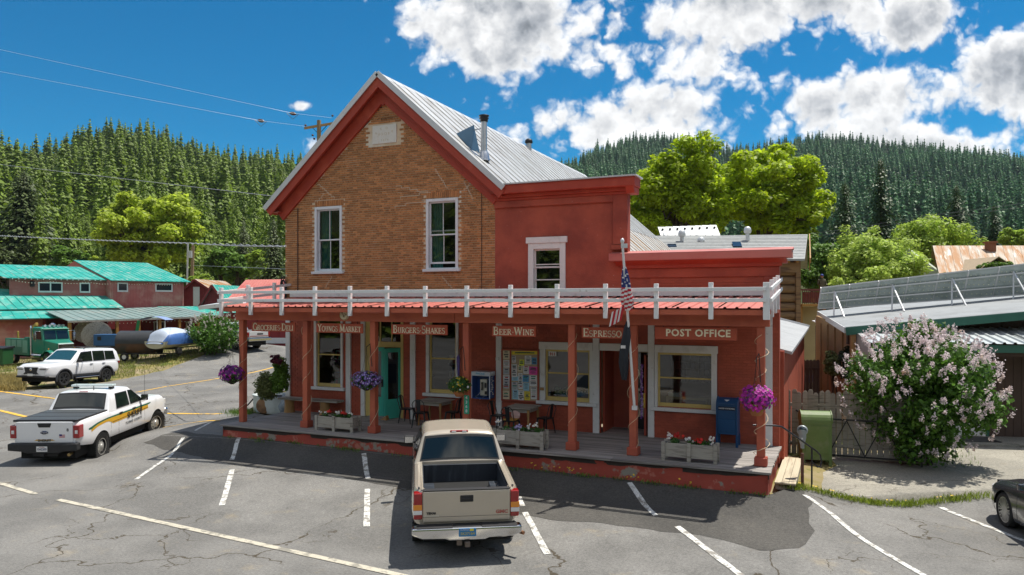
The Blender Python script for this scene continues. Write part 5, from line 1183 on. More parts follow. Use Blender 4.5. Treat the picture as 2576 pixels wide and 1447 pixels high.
class Car:
    def __init__(s, name, label, cat, xr, xf, tail, nose, w, zs, zb, r, paint, axles=None, group=None, arch=1.22):
        s.t = thing(name, label, cat, group=group); s.xa = (xr, xf); s.tail, s.nose = tail, nose; s.wt = w; s.zst = zs; s.zb = zb; s.r = r; s.paint = paint; s.arch = r * arch
    def w(s, x):
        d = min(x - s.tail, s.nose - x); k = 1 - .10 * max(0, 1 - d / .35) ** 2.2
        return lerpt(s.wt, x) * k
    def zs(s, x): return lerpt(s.zst, x)
    def bottom(s, x):
        z = lerpt(s.zb, x)
        for a in s.xa:
            d = abs(x - a)
            if d < s.arch: z = max(z, s.r + math.sqrt(max(0, s.arch ** 2 - d * d)) - .02)
        return z
    def side_y(s, x, z):
        zb = lerpt(s.zb, x); t = (z - zb) / (s.zs(x) - zb); return s.w(x) * lerpt(SIDE, max(0, min(1, t)))
    def body(s, top, breaks=(), name='body'):
        xs = set(np.linspace(s.tail, s.nose, 46).tolist()) | {s.tail + .03, s.tail + .08, s.tail + .15, s.nose - .03, s.nose - .08, s.nose - .16}
        for a in s.xa:
            for k in range(-12, 13): xs.add(a + s.arch * math.sin(k / 12 * math.pi / 2))
            xs |= {a - s.arch - .004, a + s.arch + .004}
        for b in breaks: xs |= {b - .002, b + .002}
        xs = sorted(x for x in xs if s.tail <= x <= s.nose); m = MB(); rows = []
        for x in xs:
            w, zb, zs = s.w(x), s.bottom(x), s.zs(x); zl = lerpt(s.zb, x); half = []
            for t, f in SIDE:
                z = zl + (zs - zl) * t; z = max(z, zb + .004 * t); half.append((w * lerpt(SIDE, (z - zl) / (zs - zl)), z))
            half += [(w * a, z) for a, z in top(x, zs)]
            rows.append([(x, -y, z) for y, z in half] + [(x, y, z) for y, z in reversed(half)])
        n = len(rows[0]); vs = [p for r_ in rows for p in r_]
        m.add(vs, [(i * n + j, i * n + j + 1, (i + 1) * n + j + 1, (i + 1) * n + j) for i in range(len(rows) - 1) for j in range(n - 1)], 0, True)
        m.add(rows[0], [tuple(range(n))]); m.add(rows[-1], [tuple(range(n))])
        o = m.build(name, [s.paint], s.t, world=False)
        e = o.modifiers.new('edge', 'EDGE_SPLIT'); e.split_angle = R(32)
        u = MB(); wm = s.wt[len(s.wt) // 2][1]; u.bx(s.tail + .15, s.nose - .2, -wm * .78, wm * .78, s.r * .75, s.r * 2 + .12); u.build('underbody', [UNDER], s.t, world=False); return o
    def cab(s, st, wb, wt, zbelt, zroof, paint=None, name='cab', crown=.035):
        """st: (x, z of the top) from rear to front"""
        s.cw = lambda z: wb + (wt - wb) * max(0, min(1, (z - zbelt) / (zroof - zbelt))); s.ctop = st; s.crown = crown
        m = MB(); rows = []; xs = sorted({x for x, _ in st} | set(np.linspace(st[0][0], st[-1][0], 34).tolist()))
        for x in xs:
            z = lerpt(st, x); zb = min(zbelt - .05, z - .01); yt = s.cw(z); e = min(.07, (z - zb) * .5)
            half = [(s.cw(zb), zb), (s.cw((zb + z) / 2), (zb + z) / 2), (s.cw(z - e), z - e), (yt - .018, z - e * .45), (yt - .06, z - e * .1), (yt - .13, z + crown * .15), (yt * .5, z + crown * .75), (0, z + crown)]
            rows.append([(x, -y, zz) for y, zz in half] + [(x, y, zz) for y, zz in reversed(half[:-1])])
        n = len(rows[0])
        m.add([p for r_ in rows for p in r_], [(i * n + j, i * n + j + 1, (i + 1) * n + j + 1, (i + 1) * n + j) for i in range(len(rows) - 1) for j in range(n - 1)], 0, True)
        m.add(rows[0], [tuple(range(n))]); m.add(rows[-1], [tuple(range(n))])
        o = m.build(name, [paint or s.paint], s.t, world=False); e = o.modifiers.new('edge', 'EDGE_SPLIT'); e.split_angle = R(40); return o
    def top_z(s, x, y):
        z = lerpt(s.ctop, x); yt = s.cw(z) - .13; return z + s.crown * (1 - min(1, abs(y) / max(yt, .1)) ** 2 * .85)
    def sheet_top(s, name, mt, x0, x1, y0a, y0b, lift=.012, par=None):
        m = MB(); m.grid(lambda u, v: ((x0 + (x1 - x0) * u), (2 * v - 1) * (y0a + (y0b - y0a) * u), s.top_z(x0 + (x1 - x0) * u, (2 * v - 1) * (y0a + (y0b - y0a) * u)) + lift), 8, 10)
        return m.build(name, [mt], par or s.t, world=False)
    def side_glass(s, polys, name='side_window', mt=None, trim=True):
        for poly in polys:
            cx = sum(p[0] for p in poly) / len(poly); cz = sum(p[1] for p in poly) / len(poly)
            for sg in (-1, 1):
                P = lambda x, z, l: (x, sg * (s.cw(z) + l), z)
                m = MB(); m.poly([P(x, z, .008) for x, z in poly]); g = m.build(name, [mt or CGLASS], s.t, world=False)
                if trim:
                    m = MB(); big = [(cx + (x - cx) * 1.0 + (.025 if x > cx else -.025), cz + (z - cz) + (.025 if z > cz else -.025)) for x, z in poly]; m.poly([P(x, z, .005) for x, z in big]); m.build('window_trim', [TRIMB], g, world=False)
    def side_patch(s, name, mt, poly_top, poly_bot, sides=(-1, 1), lift=.004, par=None, n=10):
        """band between two poly-lines of (x, z) laid on the body side"""
        out = []
        for sg in sides:
            m = MB()
            def fn(u, v):
                x = poly_top[0][0] + (poly_top[-1][0] - poly_top[0][0]) * u; z = lerpt(poly_bot, x) + (lerpt(poly_top, x) - lerpt(poly_bot, x)) * v
                return (x, sg * (s.side_y(x, z) + lift), z)
            m.grid(fn, n, 4); out.append(m.build(name, [mt], par or s.t, world=False))
        return out
    def seams(s, lines, name='door_seam'):
        m = MB()
        for ln in lines:
            for sg in (-1, 1):
                pts = []
                for (a, b), (c, d) in zip(ln, ln[1:]):
                    for k in range(5): x, z = a + (c - a) * k / 5, b + (d - b) * k / 5; pts.append((x, sg * (s.side_y(x, z) + .0005), z))
                x, z = ln[-1]; pts.append((x, sg * (s.side_y(x, z) + .0005), z)); m.tube(pts, .0045, 4)
        tag(m.build(name, [TRIMB], s.t, world=False), kind='stuff')
    def handles(s, pts, mt):
        for x, z in pts:
            for sg in (-1, 1):
                m = MB(); y = sg * (s.side_y(x, z) + .02); m.box((x, y, z), (.2, .03, .045)); m.build('door_handle', [mt], s.t, .01, world=False)
    def mirrors(s, x, z, y, mt, sz=(.10, .22, .20)):
        for sg in (-1, 1):
            m = MB(); m.box((x, sg * (y + .14), z), sz); m.box((x, sg * (y + .02), z - .06), (.06, .12, .05)); o = m.build('mirror', [mt], s.t, .03, 2, world=False)
            g = MB(); g.box((x - sz[0] / 2 - .003, sg * (y + .14), z), (.004, sz[1] * .84, sz[2] * .8)); g.build('mirror_glass', [CHROME], o, world=False)
    def wheels(s, width, track, rim, spokes=6, lugs=0, steer=0.0, rim_r=.60, style='spoke'):
        for ax in s.xa:
            for sg in (-1, 1):
                r, h = s.r, width / 2; M_ = Matrix.Translation((ax, sg * track, r)) @ Matrix.Rotation(steer if ax == s.xa[1] else 0, 4, 'Z'); rr = r * rim_r
                m = MB(); m.M = M_; m.lathe([(rr, -h * .8), (r * .80, -h), (r * .93, -h * .96), (r * .985, -h * .75), (r, -h * .4), (r, h * .4), (r * .985, h * .75), (r * .93, h * .96), (r * .80, h), (rr, h * .8)], 36, axis='y', cap=False)
                if lugs:
                    for k in range(lugs):
                        a = 2 * math.pi * k / lugs
                        for q, o_ in ((-.55, 0), (.55, .5), (0, .25), (-.93, .5), (.93, 0)):
                            aa = a + o_ * 2 * math.pi / lugs; m.box((math.cos(aa) * r, q * h, math.sin(aa) * r), (.016 * (1 if abs(q) < .9 else 2), h * .36, 2 * math.pi * r / lugs * .6), rot=(0, -aa, 0))
                wo = m.build('wheel', [TYRE], s.t, world=False)
                m = MB(); m.M = M_; f = sg * h * .55
                m.lathe([(rr, sg * h * .82), (rr * .93, sg * h * .80), (rr * .86, sg * h * .3), (rr * .8, -sg * h * .3)], 28, axis='y', mi=1, cap=False); m.lathe([(rr, sg * h * .83), (rr * .93, sg * h * .82)], 28, axis='y', cap=False); 
                if style == 'steel':
                    m.lathe([(rr * .92, f * .5), (rr * .78, f * .9), (rr * .52, f * 1.25), (rr * .34, f * 1.2), (rr * .30, f * 1.5), (rr * .22, f * 1.7), (0, f * 1.72)], 28, axis='y')
                    for k in range(8): a = k * math.pi / 4; m.tube([(math.cos(a) * rr * .66, f * 1.02, math.sin(a) * rr * .66), (math.cos(a) * rr * .66, f * 1.12, math.sin(a) * rr * .66)], rr * .10, 8, 1)
                else:
                    m.lathe([(rr * .24, f * 1.3), (rr * .2, f * 1.45), (0, f * 1.45)], 14, axis='y'); m.lathe([(rr * .86, f * .1), (0, f * .1)], 20, axis='y', mi=1)
                    for k in range(spokes):
                        for dd in ((-.1, .1) if style == 'twin' else (0,)):
                            a = 2 * math.pi * k / spokes + dd; m.bar((math.cos(a) * rr * .15, f * 1.3, math.sin(a) * rr * .15), (math.cos(a + dd * .4) * rr * .92, f * 1.35, math.sin(a + dd * .4) * rr * .92), rr * (.10 if style == 'twin' else .20), .03, up=(0, 1, 0))
                m.build('rim', [rim, UNDER], wo, world=False)
    def part(s, name, mt, fn, bevel=.0, par=None, seg=1):
        m = MB(); fn(m); return m.build(name, mt if isinstance(mt, list) else [mt], par or s.t, bevel, seg, world=False)
    def text(s, body, size, o, x, y, mt, par, fw=.0, sx=1.0, spacing=1.0):
        me = make_text(body, size, fw, .002, spacing=spacing); me.name = 'lettering'; me.transform(frame_M(o, x, y) @ Matrix.Diagonal((sx, 1, 1, 1))); me.materials.clear(); me.materials.append(mt)
        ob = bpy.data.objects.new('lettering', me); COL.objects.link(ob); ob.parent = par; return ob
    def place(s, p, left, pitch=0.0, roll=0.0):
        s.t.location = p; s.t.rotation_euler = (roll, -pitch, R(90) + left); return s.t
FLAT = lambda x, zs: [(.86, zs + .012), (.80, zs + .014), (.4, zs + .018), (0, zs + .02)]

# ---- sheriff's white crew cab pickup
WPAINT = mat('white_car_paint', (.78, .78, .79), .28, .02, 3, coat=.7)
c = Car('sheriff_pickup', 'white crew cab sheriff pickup with gold and green stripe, seen from behind', 'pickup', 0, 3.68, -1.22, 4.55,
        [(-1.22, .965), (-.6, 1.0), (3.9, 1.0), (4.55, .97)], [(-1.22, 1.40), (.5, 1.41), (.6, 1.36), (2.75, 1.34), (3.0, 1.36), (4.2, 1.30), (4.45, 1.18), (4.55, 1.02)], [(-1.22, .72), (-.5, .60), (3.0, .56), (4.55, .60)], .415, WPAINT)
c.body(lambda x, zs: FLAT(x, zs) if x < 2.9 else [(.84, zs + .03), (.70, zs + .035), (.4, zs + .055), (0, zs + .06)], (.52, 2.9))
c.cab([(.50, 1.42), (.80, 1.92), (.95, 1.945), (1.9, 1.96), (2.05, 1.94), (2.92, 1.40)], .945, .80, 1.36, 1.95)
c.side_glass([[(1.02, 1.42), (1.80, 1.42), (1.80, 1.82), (1.12, 1.84)], [(1.92, 1.42), (2.66, 1.42), (2.62, 1.50), (2.17, 1.81), (1.92, 1.83)]])
bgx = c.sheet_top('rear_window', CGLASS, .545, .765, .76, .70); c.sheet_top('rear_window_trim', TRIMB, .515, .79, .80, .735, .008, bgx)
c.sheet_top('windscreen', CGLASS, 2.12, 2.86, .66, .76)
c.side_patch('pillar_trim', TRIMB, [(1.82, 1.36), (1.9, 1.36)], [(1.82, 1.34), (1.9, 1.34)])
c.part('brake_light', LAMPR, lambda m: m.box((.835, 0, 1.955), (.05, .26, .04)), .008)
tc = c.part('tonneau_cover', mat('black_vinyl_cover', (.055, .062, .066), .55, .08, 9), lambda m: m.bx(-1.19, .50, -.86, .86, 1.425, 1.455), .012)
c.part('cover_seam', TRIMB, lambda m: [m.bx(x - .012, x + .012, -.87, .87, 1.45, 1.461) for x in (-.62, -.05)], par=tc)
c.part('cover_edge', TRIMB, lambda m: (m.bx(-1.215, -1.17, -.90, .90, 1.405, 1.462), m.bx(-1.17, .5, .865, .90, 1.41, 1.45), m.bx(-1.17, .5, -.90, -.865, 1.41, 1.45)), par=tc)
tg = c.part('tailgate', WPAINT, lambda m: m.bx(-1.245, -1.21, -.80, .80, .80, 1.405), .02, seg=2)
c.part('gate_handle', TRIMB, lambda m: m.prism([(-.20, 1.37), (.20, 1.37), (.16, 1.25), (-.16, 1.25)], -1.262, -1.24, 'x'), .008, tg)
em = c.part('emblem', [mat('navy_emblem', (.015, .03, .10), .3, coat=.6), CHROME], lambda m: (m.lathe([(.0, -.008), (.105, -.006), (.105, 0)], 24, (0, 0, 0), 'x', 0)), par=tg)
em.location = (-1.252, 0, 1.10); em.scale = (1, 1.05, .45); c.text('Ford', .085, (-1.262, 0, 1.10), (0, -1, 0), (0, 0, 1), CHROME, tg)
GOLD = mat('gold_decal', (.62, .34, .02), .4, .04, 9); GREEN = mat('dark_green_decal', (.012, .11, .065), .4, .05, 9); BLK = mat('black_decal', (.02, .02, .02), .5)
dk = c.part('decal', GOLD, lambda m: m.prism([(-.30, .865), (.30, .865), (.24, .89), (.24, .90), (-.24, .90), (-.24, .89)], -1.248, -1.246, 'x'), par=tg); c.text('SHERIFF', .095, (-1.250, 0, .868), (0, -1, 0), (0, 0, 1), BLK, tg, .003, 1.15)
c.text('8', .12, (-1.250, -.66, 1.17), (0, -1, 0), (0, 0, 1), BLK, tg, .002)
c.part('flag_sticker', [FR, FWH, FB], lambda m: ([m.bx(-1.249, -1.247, -.58, -.42, .955 + .016 * k, .97 + .016 * k, k % 2) for k in range(6)], m.bx(-1.251, -1.249, -.50, -.42, 1.0, 1.05, 2)), par=tg)
for sg in (-1, 1):
    tl = c.part('tail_light', LAMPR, lambda m: m.bx(-1.245, -1.0, sg * .805, sg * .985, .93, 1.30), .015); c.part('reversing_lens', LAMPW, lambda m: m.bx(-1.252, -1.1, sg * .86, sg * .94, 1.06, 1.16), .006, tl)
bp = c.part('rear_bumper', TRIMB, lambda m: m.prism([(-.98, .80), (.98, .80), (.98, .60), (.60, .57), (.45, .52), (-.45, .52), (-.60, .57), (-.98, .60)], -1.38, -1.16, 'x'), .03, seg=2)
PLATE = mat('white_number_plate', (.74, .74, .72), .4, .03, 9); pt_ = c.part('number_plate', PLATE, lambda m: m.bx(-1.392, -1.382, -.155, .155, .575, .73), .004, bp); c.text('1562205', .085, (-1.394, 0, .645), (0, -1, 0), (0, 0, 1), mat('plate_navy', (.03, .04, .12), .5), pt_, .002, .95); c.text('CALIFORNIA', .03, (-1.394, 0, .708), (0, -1, 0), (0, 0, 1), LAMPR, pt_)
c.part('exhaust_pipe', mat('brassy_exhaust', (.35, .26, .12), .3, .1, 9, metal=.9), lambda m: m.tube([(-.6, -.62, .48), (-1.28, -.70, .46)], .045, 12)); c.part('tow_hitch', TRIMB, lambda m: (m.box((-1.3, 0, .48), (.2, .10, .08)), m.box((-1.2, 0, .45), (.06, .7, .07))))
st_top = [(-.72, 1.10), (-.35, 1.19), (.2, 1.23), (.8, 1.22), (1.6, 1.235), (3.05, 1.22), (3.18, 1.24)]
c.side_patch('stripe', GOLD, [(-.62, 1.06), (-.25, 1.15), (.3, 1.19), (3.0, 1.18)], [(-.62, .98), (-.25, 1.08), (.3, 1.12), (.55, 1.06), (.6, 1.00), (1.0, 1.0), (3.0, 1.06)], n=26)
c.side_patch('stripe', GREEN, [(-.75, 1.115), (-.25, 1.20), (.3, 1.235), (3.22, 1.235)], [(-.75, 1.07), (-.62, 1.06), (-.25, 1.15), (.3, 1.19), (3.0, 1.18), (3.22, 1.205)], n=26)
c.side_patch('stripe_line', BLK, [(.6, 1.052), (3.0, 1.10)], [(.6, 1.038), (3.0, 1.086)], lift=.006, n=14)
for sg in (-1, 1):
    c.text('SHERIFF', .27, (2.02, sg * 1.012, 1.06), (-sg * -1 if sg < 0 else -1, 0, 0) if 0 else ((1, 0, 0) if sg < 0 else (-1, 0, 0)), (0, 0, 1), BLK, c.t, .003, 1.05)
    c.text('PLUMAS COUNTY', .115, (1.98, sg * 1.008, .84), (1, 0, 0) if sg < 0 else (-1, 0, 0), (0, 0, 1), mat('grey_decal', (.16, .17, .18), .5), c.t, .002, 1.0, 1.25)
c.seams([[(1.0, 1.36), (1.0, .75), (1.06, .60)], [(1.86, 1.36), (1.86, .60)], [(2.74, 1.33), (2.76, .60)], [(.52, 1.38), (.52, .60)]]); c.handles([(1.15, 1.24), (2.02, 1.24)], TRIMB)
c.mirrors(2.60, 1.50, .93, TRIMB); c.wheels(.29, .86, mat('steel_wheel', (.55, .54, .50), .4, .08, 9, metal=.6), lugs=44, steer=R(-16), style='steel')
c.part('light_bar', mat('frosted_light_bar', (.52, .60, .60), .25, .05, 9, coat=.4), lambda m: (m.bx(1.30, 1.55, -.66, .66, 2.05, 2.115)), .02, seg=2); c.part('bar_foot', TRIMB, lambda m: (m.bx(1.36, 1.5, -.62, -.5, 1.98, 2.05), m.bx(1.36, 1.5, .5, .62, 1.98, 2.05)))
c.part('antenna', TRIMB, lambda m: (m.tube([(1.0, .3, 1.96), (1.0, .3, 2.75)], .006, 5), m.tube([(3.3, -.75, 1.38), (3.3, -.76, 2.35)], .005, 5), m.tube([(1.05, -.2, 1.96), (1.05, -.2, 2.12)], .012, 6)))
c.part('headlight', LAMPW, lambda m: [m.box((4.46, sg * .78, 1.06), (.14, .3, .2)) for sg in (-1, 1)], .02); c.part('front_bumper', CHROME, lambda m: m.bx(4.48, 4.66, -.97, .97, .56, .80), .04)
c.place((-21.5, 15.31, -.13), R(25.2), R(1.9))

# ---- tan extended cab pickup
TAN = mat('tan_metallic_paint', (.50, .44, .355), .26, .03, 3, metal=.25, coat=.8); PLAST = mat('dark_bed_plastic', (.018, .024, .034), .5, .15, 3, (.045, .055, .07), 2.5, .6, .1, stretch=(.4, 6, .4))
c = Car('tan_pickup', 'tan extended cab pickup with open bed parked nose in to the porch', 'pickup', 0, 3.645, -1.12, 4.55,
        [(-1.12, .965), (-.7, .99), (3.8, .985), (4.55, .93)], [(-1.12, 1.27), (.88, 1.285), (.95, 1.23), (2.9, 1.20), (3.15, 1.22), (4.25, 1.12), (4.5, .98), (4.55, .9)], [(-1.12, .66), (-.5, .56), (3.0, .50), (4.55, .56)], .385, TAN)
BEDZ = .74
def tantop(x, zs):
    if -1.06 < x < .84: return [(.885, zs + .012), (.815, zs + .010), (.80, BEDZ), (0, BEDZ)]
    return FLAT(x, zs) if x < 3.0 else [(.84, zs + .03), (.70, zs + .04), (.4, zs + .06), (0, zs + .065)]
c.body(tantop, (-1.06, .84, 3.0))
c.part('bed_liner', PLAST, lambda m: (m.bx(-1.05, .83, -.792, -.76, .745, 1.245), m.bx(-1.05, .83, .76, .792, .745, 1.245), m.bx(.79, .83, -.76, .76, .745, 1.245), m.bx(-1.06, .8, -.76, .76, .742, .757), m.bx(-.4, .4, .55, .76, .757, .98), m.bx(-.4, .4, -.76, -.55, .757, .98)), .01)
lin = [o for o in c.t.children if o.name.startswith('bed_liner')][0]
c.part('floor_rib', mat('grey_bed_ribs', (.42, .42, .43), .5, .12, 5), lambda m: [m.bx(-1.05, .78, -.52 + .15 * k, -.42 + .15 * k, .757, .79) for k in range(8)], .01, lin)
c.part('rail_cap', TAN, lambda m: [m.bx(-1.1, .86, sg * .80 - .02, sg * .80 + .02, 1.276, 1.30) for sg in (-1, 1)], .008)
c.part('stake_pocket', TRIMB, lambda m: [m.box((x, sg * .86, 1.289), (.06, .035, .012)) for sg in (-1, 1) for x in (-.98, .7)])
c.cab([(.86, 1.24), (1.14, 1.79), (1.26, 1.845), (2.2, 1.87), (2.4, 1.84), (3.12, 1.26)], .955, .73, 1.22, 1.86)
c.side_glass([[(1.28, 1.28), (1.82, 1.28), (1.82, 1.70), (1.38, 1.72)], [(1.92, 1.28), (2.90, 1.28), (2.86, 1.36), (2.46, 1.69), (1.92, 1.72)]])
rw = c.sheet_top('rear_window', CGLASS, .90, 1.10, .80, .70); c.sheet_top('rear_window_trim', TRIMB, .885, 1.125, .83, .725, .008, rw); c.sheet_top('windscreen', CGLASS, 2.46, 3.04, .66, .80)
bl = c.part('brake_light', LAMPR, lambda m: m.box((1.185, 0, 1.845), (.05, .38, .05)), .01); c.part('cargo_lens', LAMPW, lambda m: [m.box((1.165, sg * .11, 1.845), (.03, .09, .035)) for sg in (-1, 1)], .004, bl)
tg = c.part('tailgate', TAN, lambda m: (m.bx(-1.165, -1.09, -.79, .79, .70, 1.265)), .018, seg=2)
c.part('gate_cap', TRIMB, lambda m: m.bx(-1.17, -1.06, -.79, .79, 1.266, 1.295), .012, tg); c.part('handle', TRIMB, lambda m: (m.bx(-1.178, -1.16, -.12, .12, 1.06, 1.18)), .015, tg); c.part('handle_lever', BLACK, lambda m: m.bx(-1.192, -1.176, -.085, .085, 1.09, 1.14), .015, tg)
c.part('gate_crease', TRIMB, lambda m: m.bx(-1.168, -1.164, -.79, .79, .798, .803), par=tg)
c.text('GMC', .085, (-1.168, -.64, .86), (0, -1, 0), (0, 0, 1), mat('dull_red_badge', (.38, .10, .08), .4), tg, .004, 1.2)
c.text('TEXAS', .05, (-1.168, .64, .868), (0, -1, 0), (0, 0, 1), BLK, tg, .004, 1.1); c.part('bumper_sticker', mat('pale_sticker', (.52, .47, .38), .5), lambda m: m.bx(-1.1675, -1.165, .50, .78, .805, .838), par=tg)
for sg in (-1, 1):
    tl = c.part('tail_light', LAMPR, lambda m: m.bx(-1.165, -1.0, sg * .80, sg * .955, .76, 1.24), .015); c.part('amber_lens', LAMPA, lambda m: m.bx(-1.173, -1.01, sg * .805, sg * .962, .93, 1.03), .004, tl); c.part('clear_lens', LAMPW, lambda m: m.bx(-1.173, -1.01, sg * .805, sg * .962, .85, .925), .004, tl)
bp = c.part('rear_bumper', CHROME, lambda m: m.prism([(-.985, .66), (.985, .66), (.99, .53), (.80, .46), (.40, .45), (.32, .42), (-.32, .42), (-.40, .45), (-.80, .46), (-.99, .53)], -1.37, -1.14, 'x'), .04, seg=3)
c.part('step_pad', TRIMB, lambda m: (m.bx(-1.36, -1.15, -.90, -.26, .655, .672), m.bx(-1.36, -1.15, .26, .90, .655, .672), m.bx(-1.33, -1.15, -.25, .25, .60, .668)), .008, bp)
pb = c.part('number_plate', mat('blue_number_plate', (.03, .19, .42), .4, .05, 9), lambda m: m.bx(-1.388, -1.376, -.155, .155, .50, .65), .005, bp); c.part('plate_sticker', mat('yellow_sticker', (.7, .6, .05), .5), lambda m: m.bx(-1.391, -1.3885, -.11, -.04, .60, .64), par=pb); c.text('CALIFORNIA', .028, (-1.39, .06, .622), (0, -1, 0), (0, 0, 1), LAMPW, pb); c.text('5K27164', .07, (-1.39, 0, .553), (0, -1, 0), (0, 0, 1), mat('plate_gold', (.45, .40, .12), .5), pb, .001)
c.part('tow_hitch', mat('rusted_hitch', (.16, .13, .11), .6, .2, 9, metal=.5), lambda m: (m.box((-1.32, 0, .36), (.18, .095, .095)), m.box((-1.1, 0, .36), (.3, .06, .06)), m.box((-1.28, .14, .38), (.1, .1, .12))), .008); c.part('exhaust_pipe', mat('coppery_exhaust', (.30, .15, .08), .5, .1, 9, metal=.6), lambda m: m.tube([(-.8, -.72, .46), (-1.15, -1.05, .44)], .035, 10))
c.seams([[(1.86, 1.24), (1.86, .52)], [(2.98, 1.2), (3.0, .52)], [(.87, 1.26), (.87, .54)], [(1.25, 1.23), (1.25, .6)]]); c.handles([(1.98, 1.12)], TRIMB); c.mirrors(2.72, 1.36, .92, TRIMB, (.11, .23, .17)); c.wheels(.27, .83, RIM, 6, 40, 0)
c.part('front_bumper', CHROME, lambda m: m.bx(4.46, 4.64, -.95, .95, .5, .74), .04); c.part('headlight', LAMPW, lambda m: [m.box((4.47, sg * .72, .93), (.1, .34, .2)) for sg in (-1, 1)], .02)
tan_M = c.place((-6.81, 13.02, .06), R(31.3), R(2.2))
def in_bed(name, label, fn, mt, cat, bevel=.006):
    m = MB(); fn(m); o = m.build(name, mt, bevel=bevel); o.location = tan_M.location; o.rotation_euler = tan_M.rotation_euler; return tag(o, label, cat)
in_bed('wood_block', 'short pale timber block lying in the left of the tan pickup bed', lambda m: (m.box((-.55, .55, .86), (.5, .12, .14), rz=.25), m.box((-.62, .42, .79), (.28, .2, .05), rz=.1, mi=1)), [LUMB, GREYW], 'timber')
in_bed('metal_pipe', 'rusty metal pipe lying lengthwise in the right of the tan pickup bed', lambda m: m.tube([(-.95, -.33, .80), (-.2, -.36, .80)], .03, 8), [mat('rusty_pole', (.15, .07, .05))], 'pipe', 0)
in_bed('jack_handle', 'pale grey jack tool standing in the right corner of the tan pickup bed', lambda m: (m.tube([(-.9, -.62, .8), (-.5, -.6, .95)], .022, 6), m.box((-.8, -.66, .84), (.3, .07, .12), rz=.2)), [GTRIM], 'tool')

# ---- white boxy off-roader
c = Car('white_suv', 'white boxy off road wagon with black wheel arches parked on the gravel edge', 'suv', 0, 2.85, -1.02, 3.92,
        [(-1.02, .95), (-.6, .985), (3.3, .985), (3.92, .93)], [(-1.02, 1.20), (2.1, 1.20), (2.4, 1.21), (3.6, 1.15), (3.85, 1.06), (3.92, .95)], [(-1.02, .62), (-.5, .52), (3.3, .50), (3.92, .56)], .40, WPAINT)
c.body(lambda x, zs: FLAT(x, zs) if x < 2.3 else [(.85, zs + .03), (.72, zs + .04), (.4, zs + .055), (0, zs + .055)], (2.3,))
c.cab([(-1.0, 1.24), (-.86, 1.72), (-.74, 1.835), (.4, 1.87), (1.45, 1.87), (1.62, 1.84), (2.36, 1.24)], .945, .80, 1.2, 1.86)
c.side_glass([[(-.66, 1.28), (.02, 1.28), (.02, 1.72), (-.58, 1.70)], [(.10, 1.26), (.88, 1.25), (.88, 1.74), (.10, 1.73)], [(.98, 1.25), (2.06, 1.24), (2.0, 1.32), (1.66, 1.70), (.98, 1.74)]]); c.sheet_top('windscreen', mat('blue_windscreen', (.02, .07, .085), .05, 0, spec=.9, coat=.6), 1.70, 2.28, .66, .78); c.sheet_top('rear_window', CGLASS, -.99, -.88, .78, .72); c.sheet_top('sunroof', CGLASS, .95, 1.4, .45, .45, .008)
c.part('roof_rail', TRIMB, lambda m: [m.tube([(-.6, sg * .70, 1.9), (-.5, sg * .70, 1.94), (1.2, sg * .70, 1.94), (1.35, sg * .70, 1.9)], .022, 6) for sg in (-1, 1)])
for ax in c.xa:
    for sg in (-1, 1): c.part('arch_trim', mat('grey_arch_plastic', (.06, .06, .065), .7, .08, 9), lambda m: m.tube([(ax + (c.arch + .015) * math.cos(R(a)), sg * .985, .40 + (c.arch + .015) * math.sin(R(a))) for a in range(-12, 193, 9)], .045, 6))
c.part('sill_trim', TRIMB, lambda m: [m.bx(.5, 2.4, sg * .955, sg * .995, .47, .60) for sg in (-1, 1)], .02); c.part('side_step', CHROME, lambda m: [m.bx(.6, 2.2, sg * .98, sg * 1.08, .40, .44) for sg in (-1, 1)], .015)
gr = c.part('grille', TRIMB, lambda m: m.prism([(-.42, 1.04), (.42, 1.04), (.34, .80), (.50, .66), (-.50, .66), (-.34, .80)], 3.88, 3.95, 'x'), .01); c.part('badge', CHROME, lambda m: m.lathe([(0, .02), (.07, .015), (.08, 0)], 16, (3.95, 0, .93), 'x'), par=gr)
c.part('front_bumper', TRIMB, lambda m: m.bx(3.7, 3.97, -.93, .93, .50, .62), .05); c.part('number_plate', PLATE, lambda m: m.bx(3.975, 3.985, -.16, .16, .60, .72)); c.part('lower_grille', GTRIM, lambda m: [m.box((3.965, -.45 + .225 * k, .66), (.02, .17, .06)) for k in range(5)])
for sg in (-1, 1):
    c.part('headlight', LAMPW, lambda m: m.box((3.82, sg * .72, 1.0), (.2, .38, .1)), .02); c.part('light_trim', TRIMB, lambda m: m.box((3.85, sg * .68, .93), (.16, .34, .05)), .01); c.part('tail_light', LAMPR, lambda m: m.box((-.97, sg * .84, 1.12), (.12, .2, .2)), .02)
c.seams([[(.06, 1.2), (.1, .8), (.3, .6)], [(.93, 1.2), (.93, .55)], [(2.12, 1.2), (2.16, .55)]]); c.handles([(.22, 1.08), (1.08, 1.08)], CHROME); c.mirrors(1.95, 1.30, .93, TRIMB, (.12, .2, .16)); c.wheels(.27, .86, RIMD, 6, 0, 0, .64, 'twin')
c.place((-38.03, 28.34, .25), R(190.6), R(1.5))

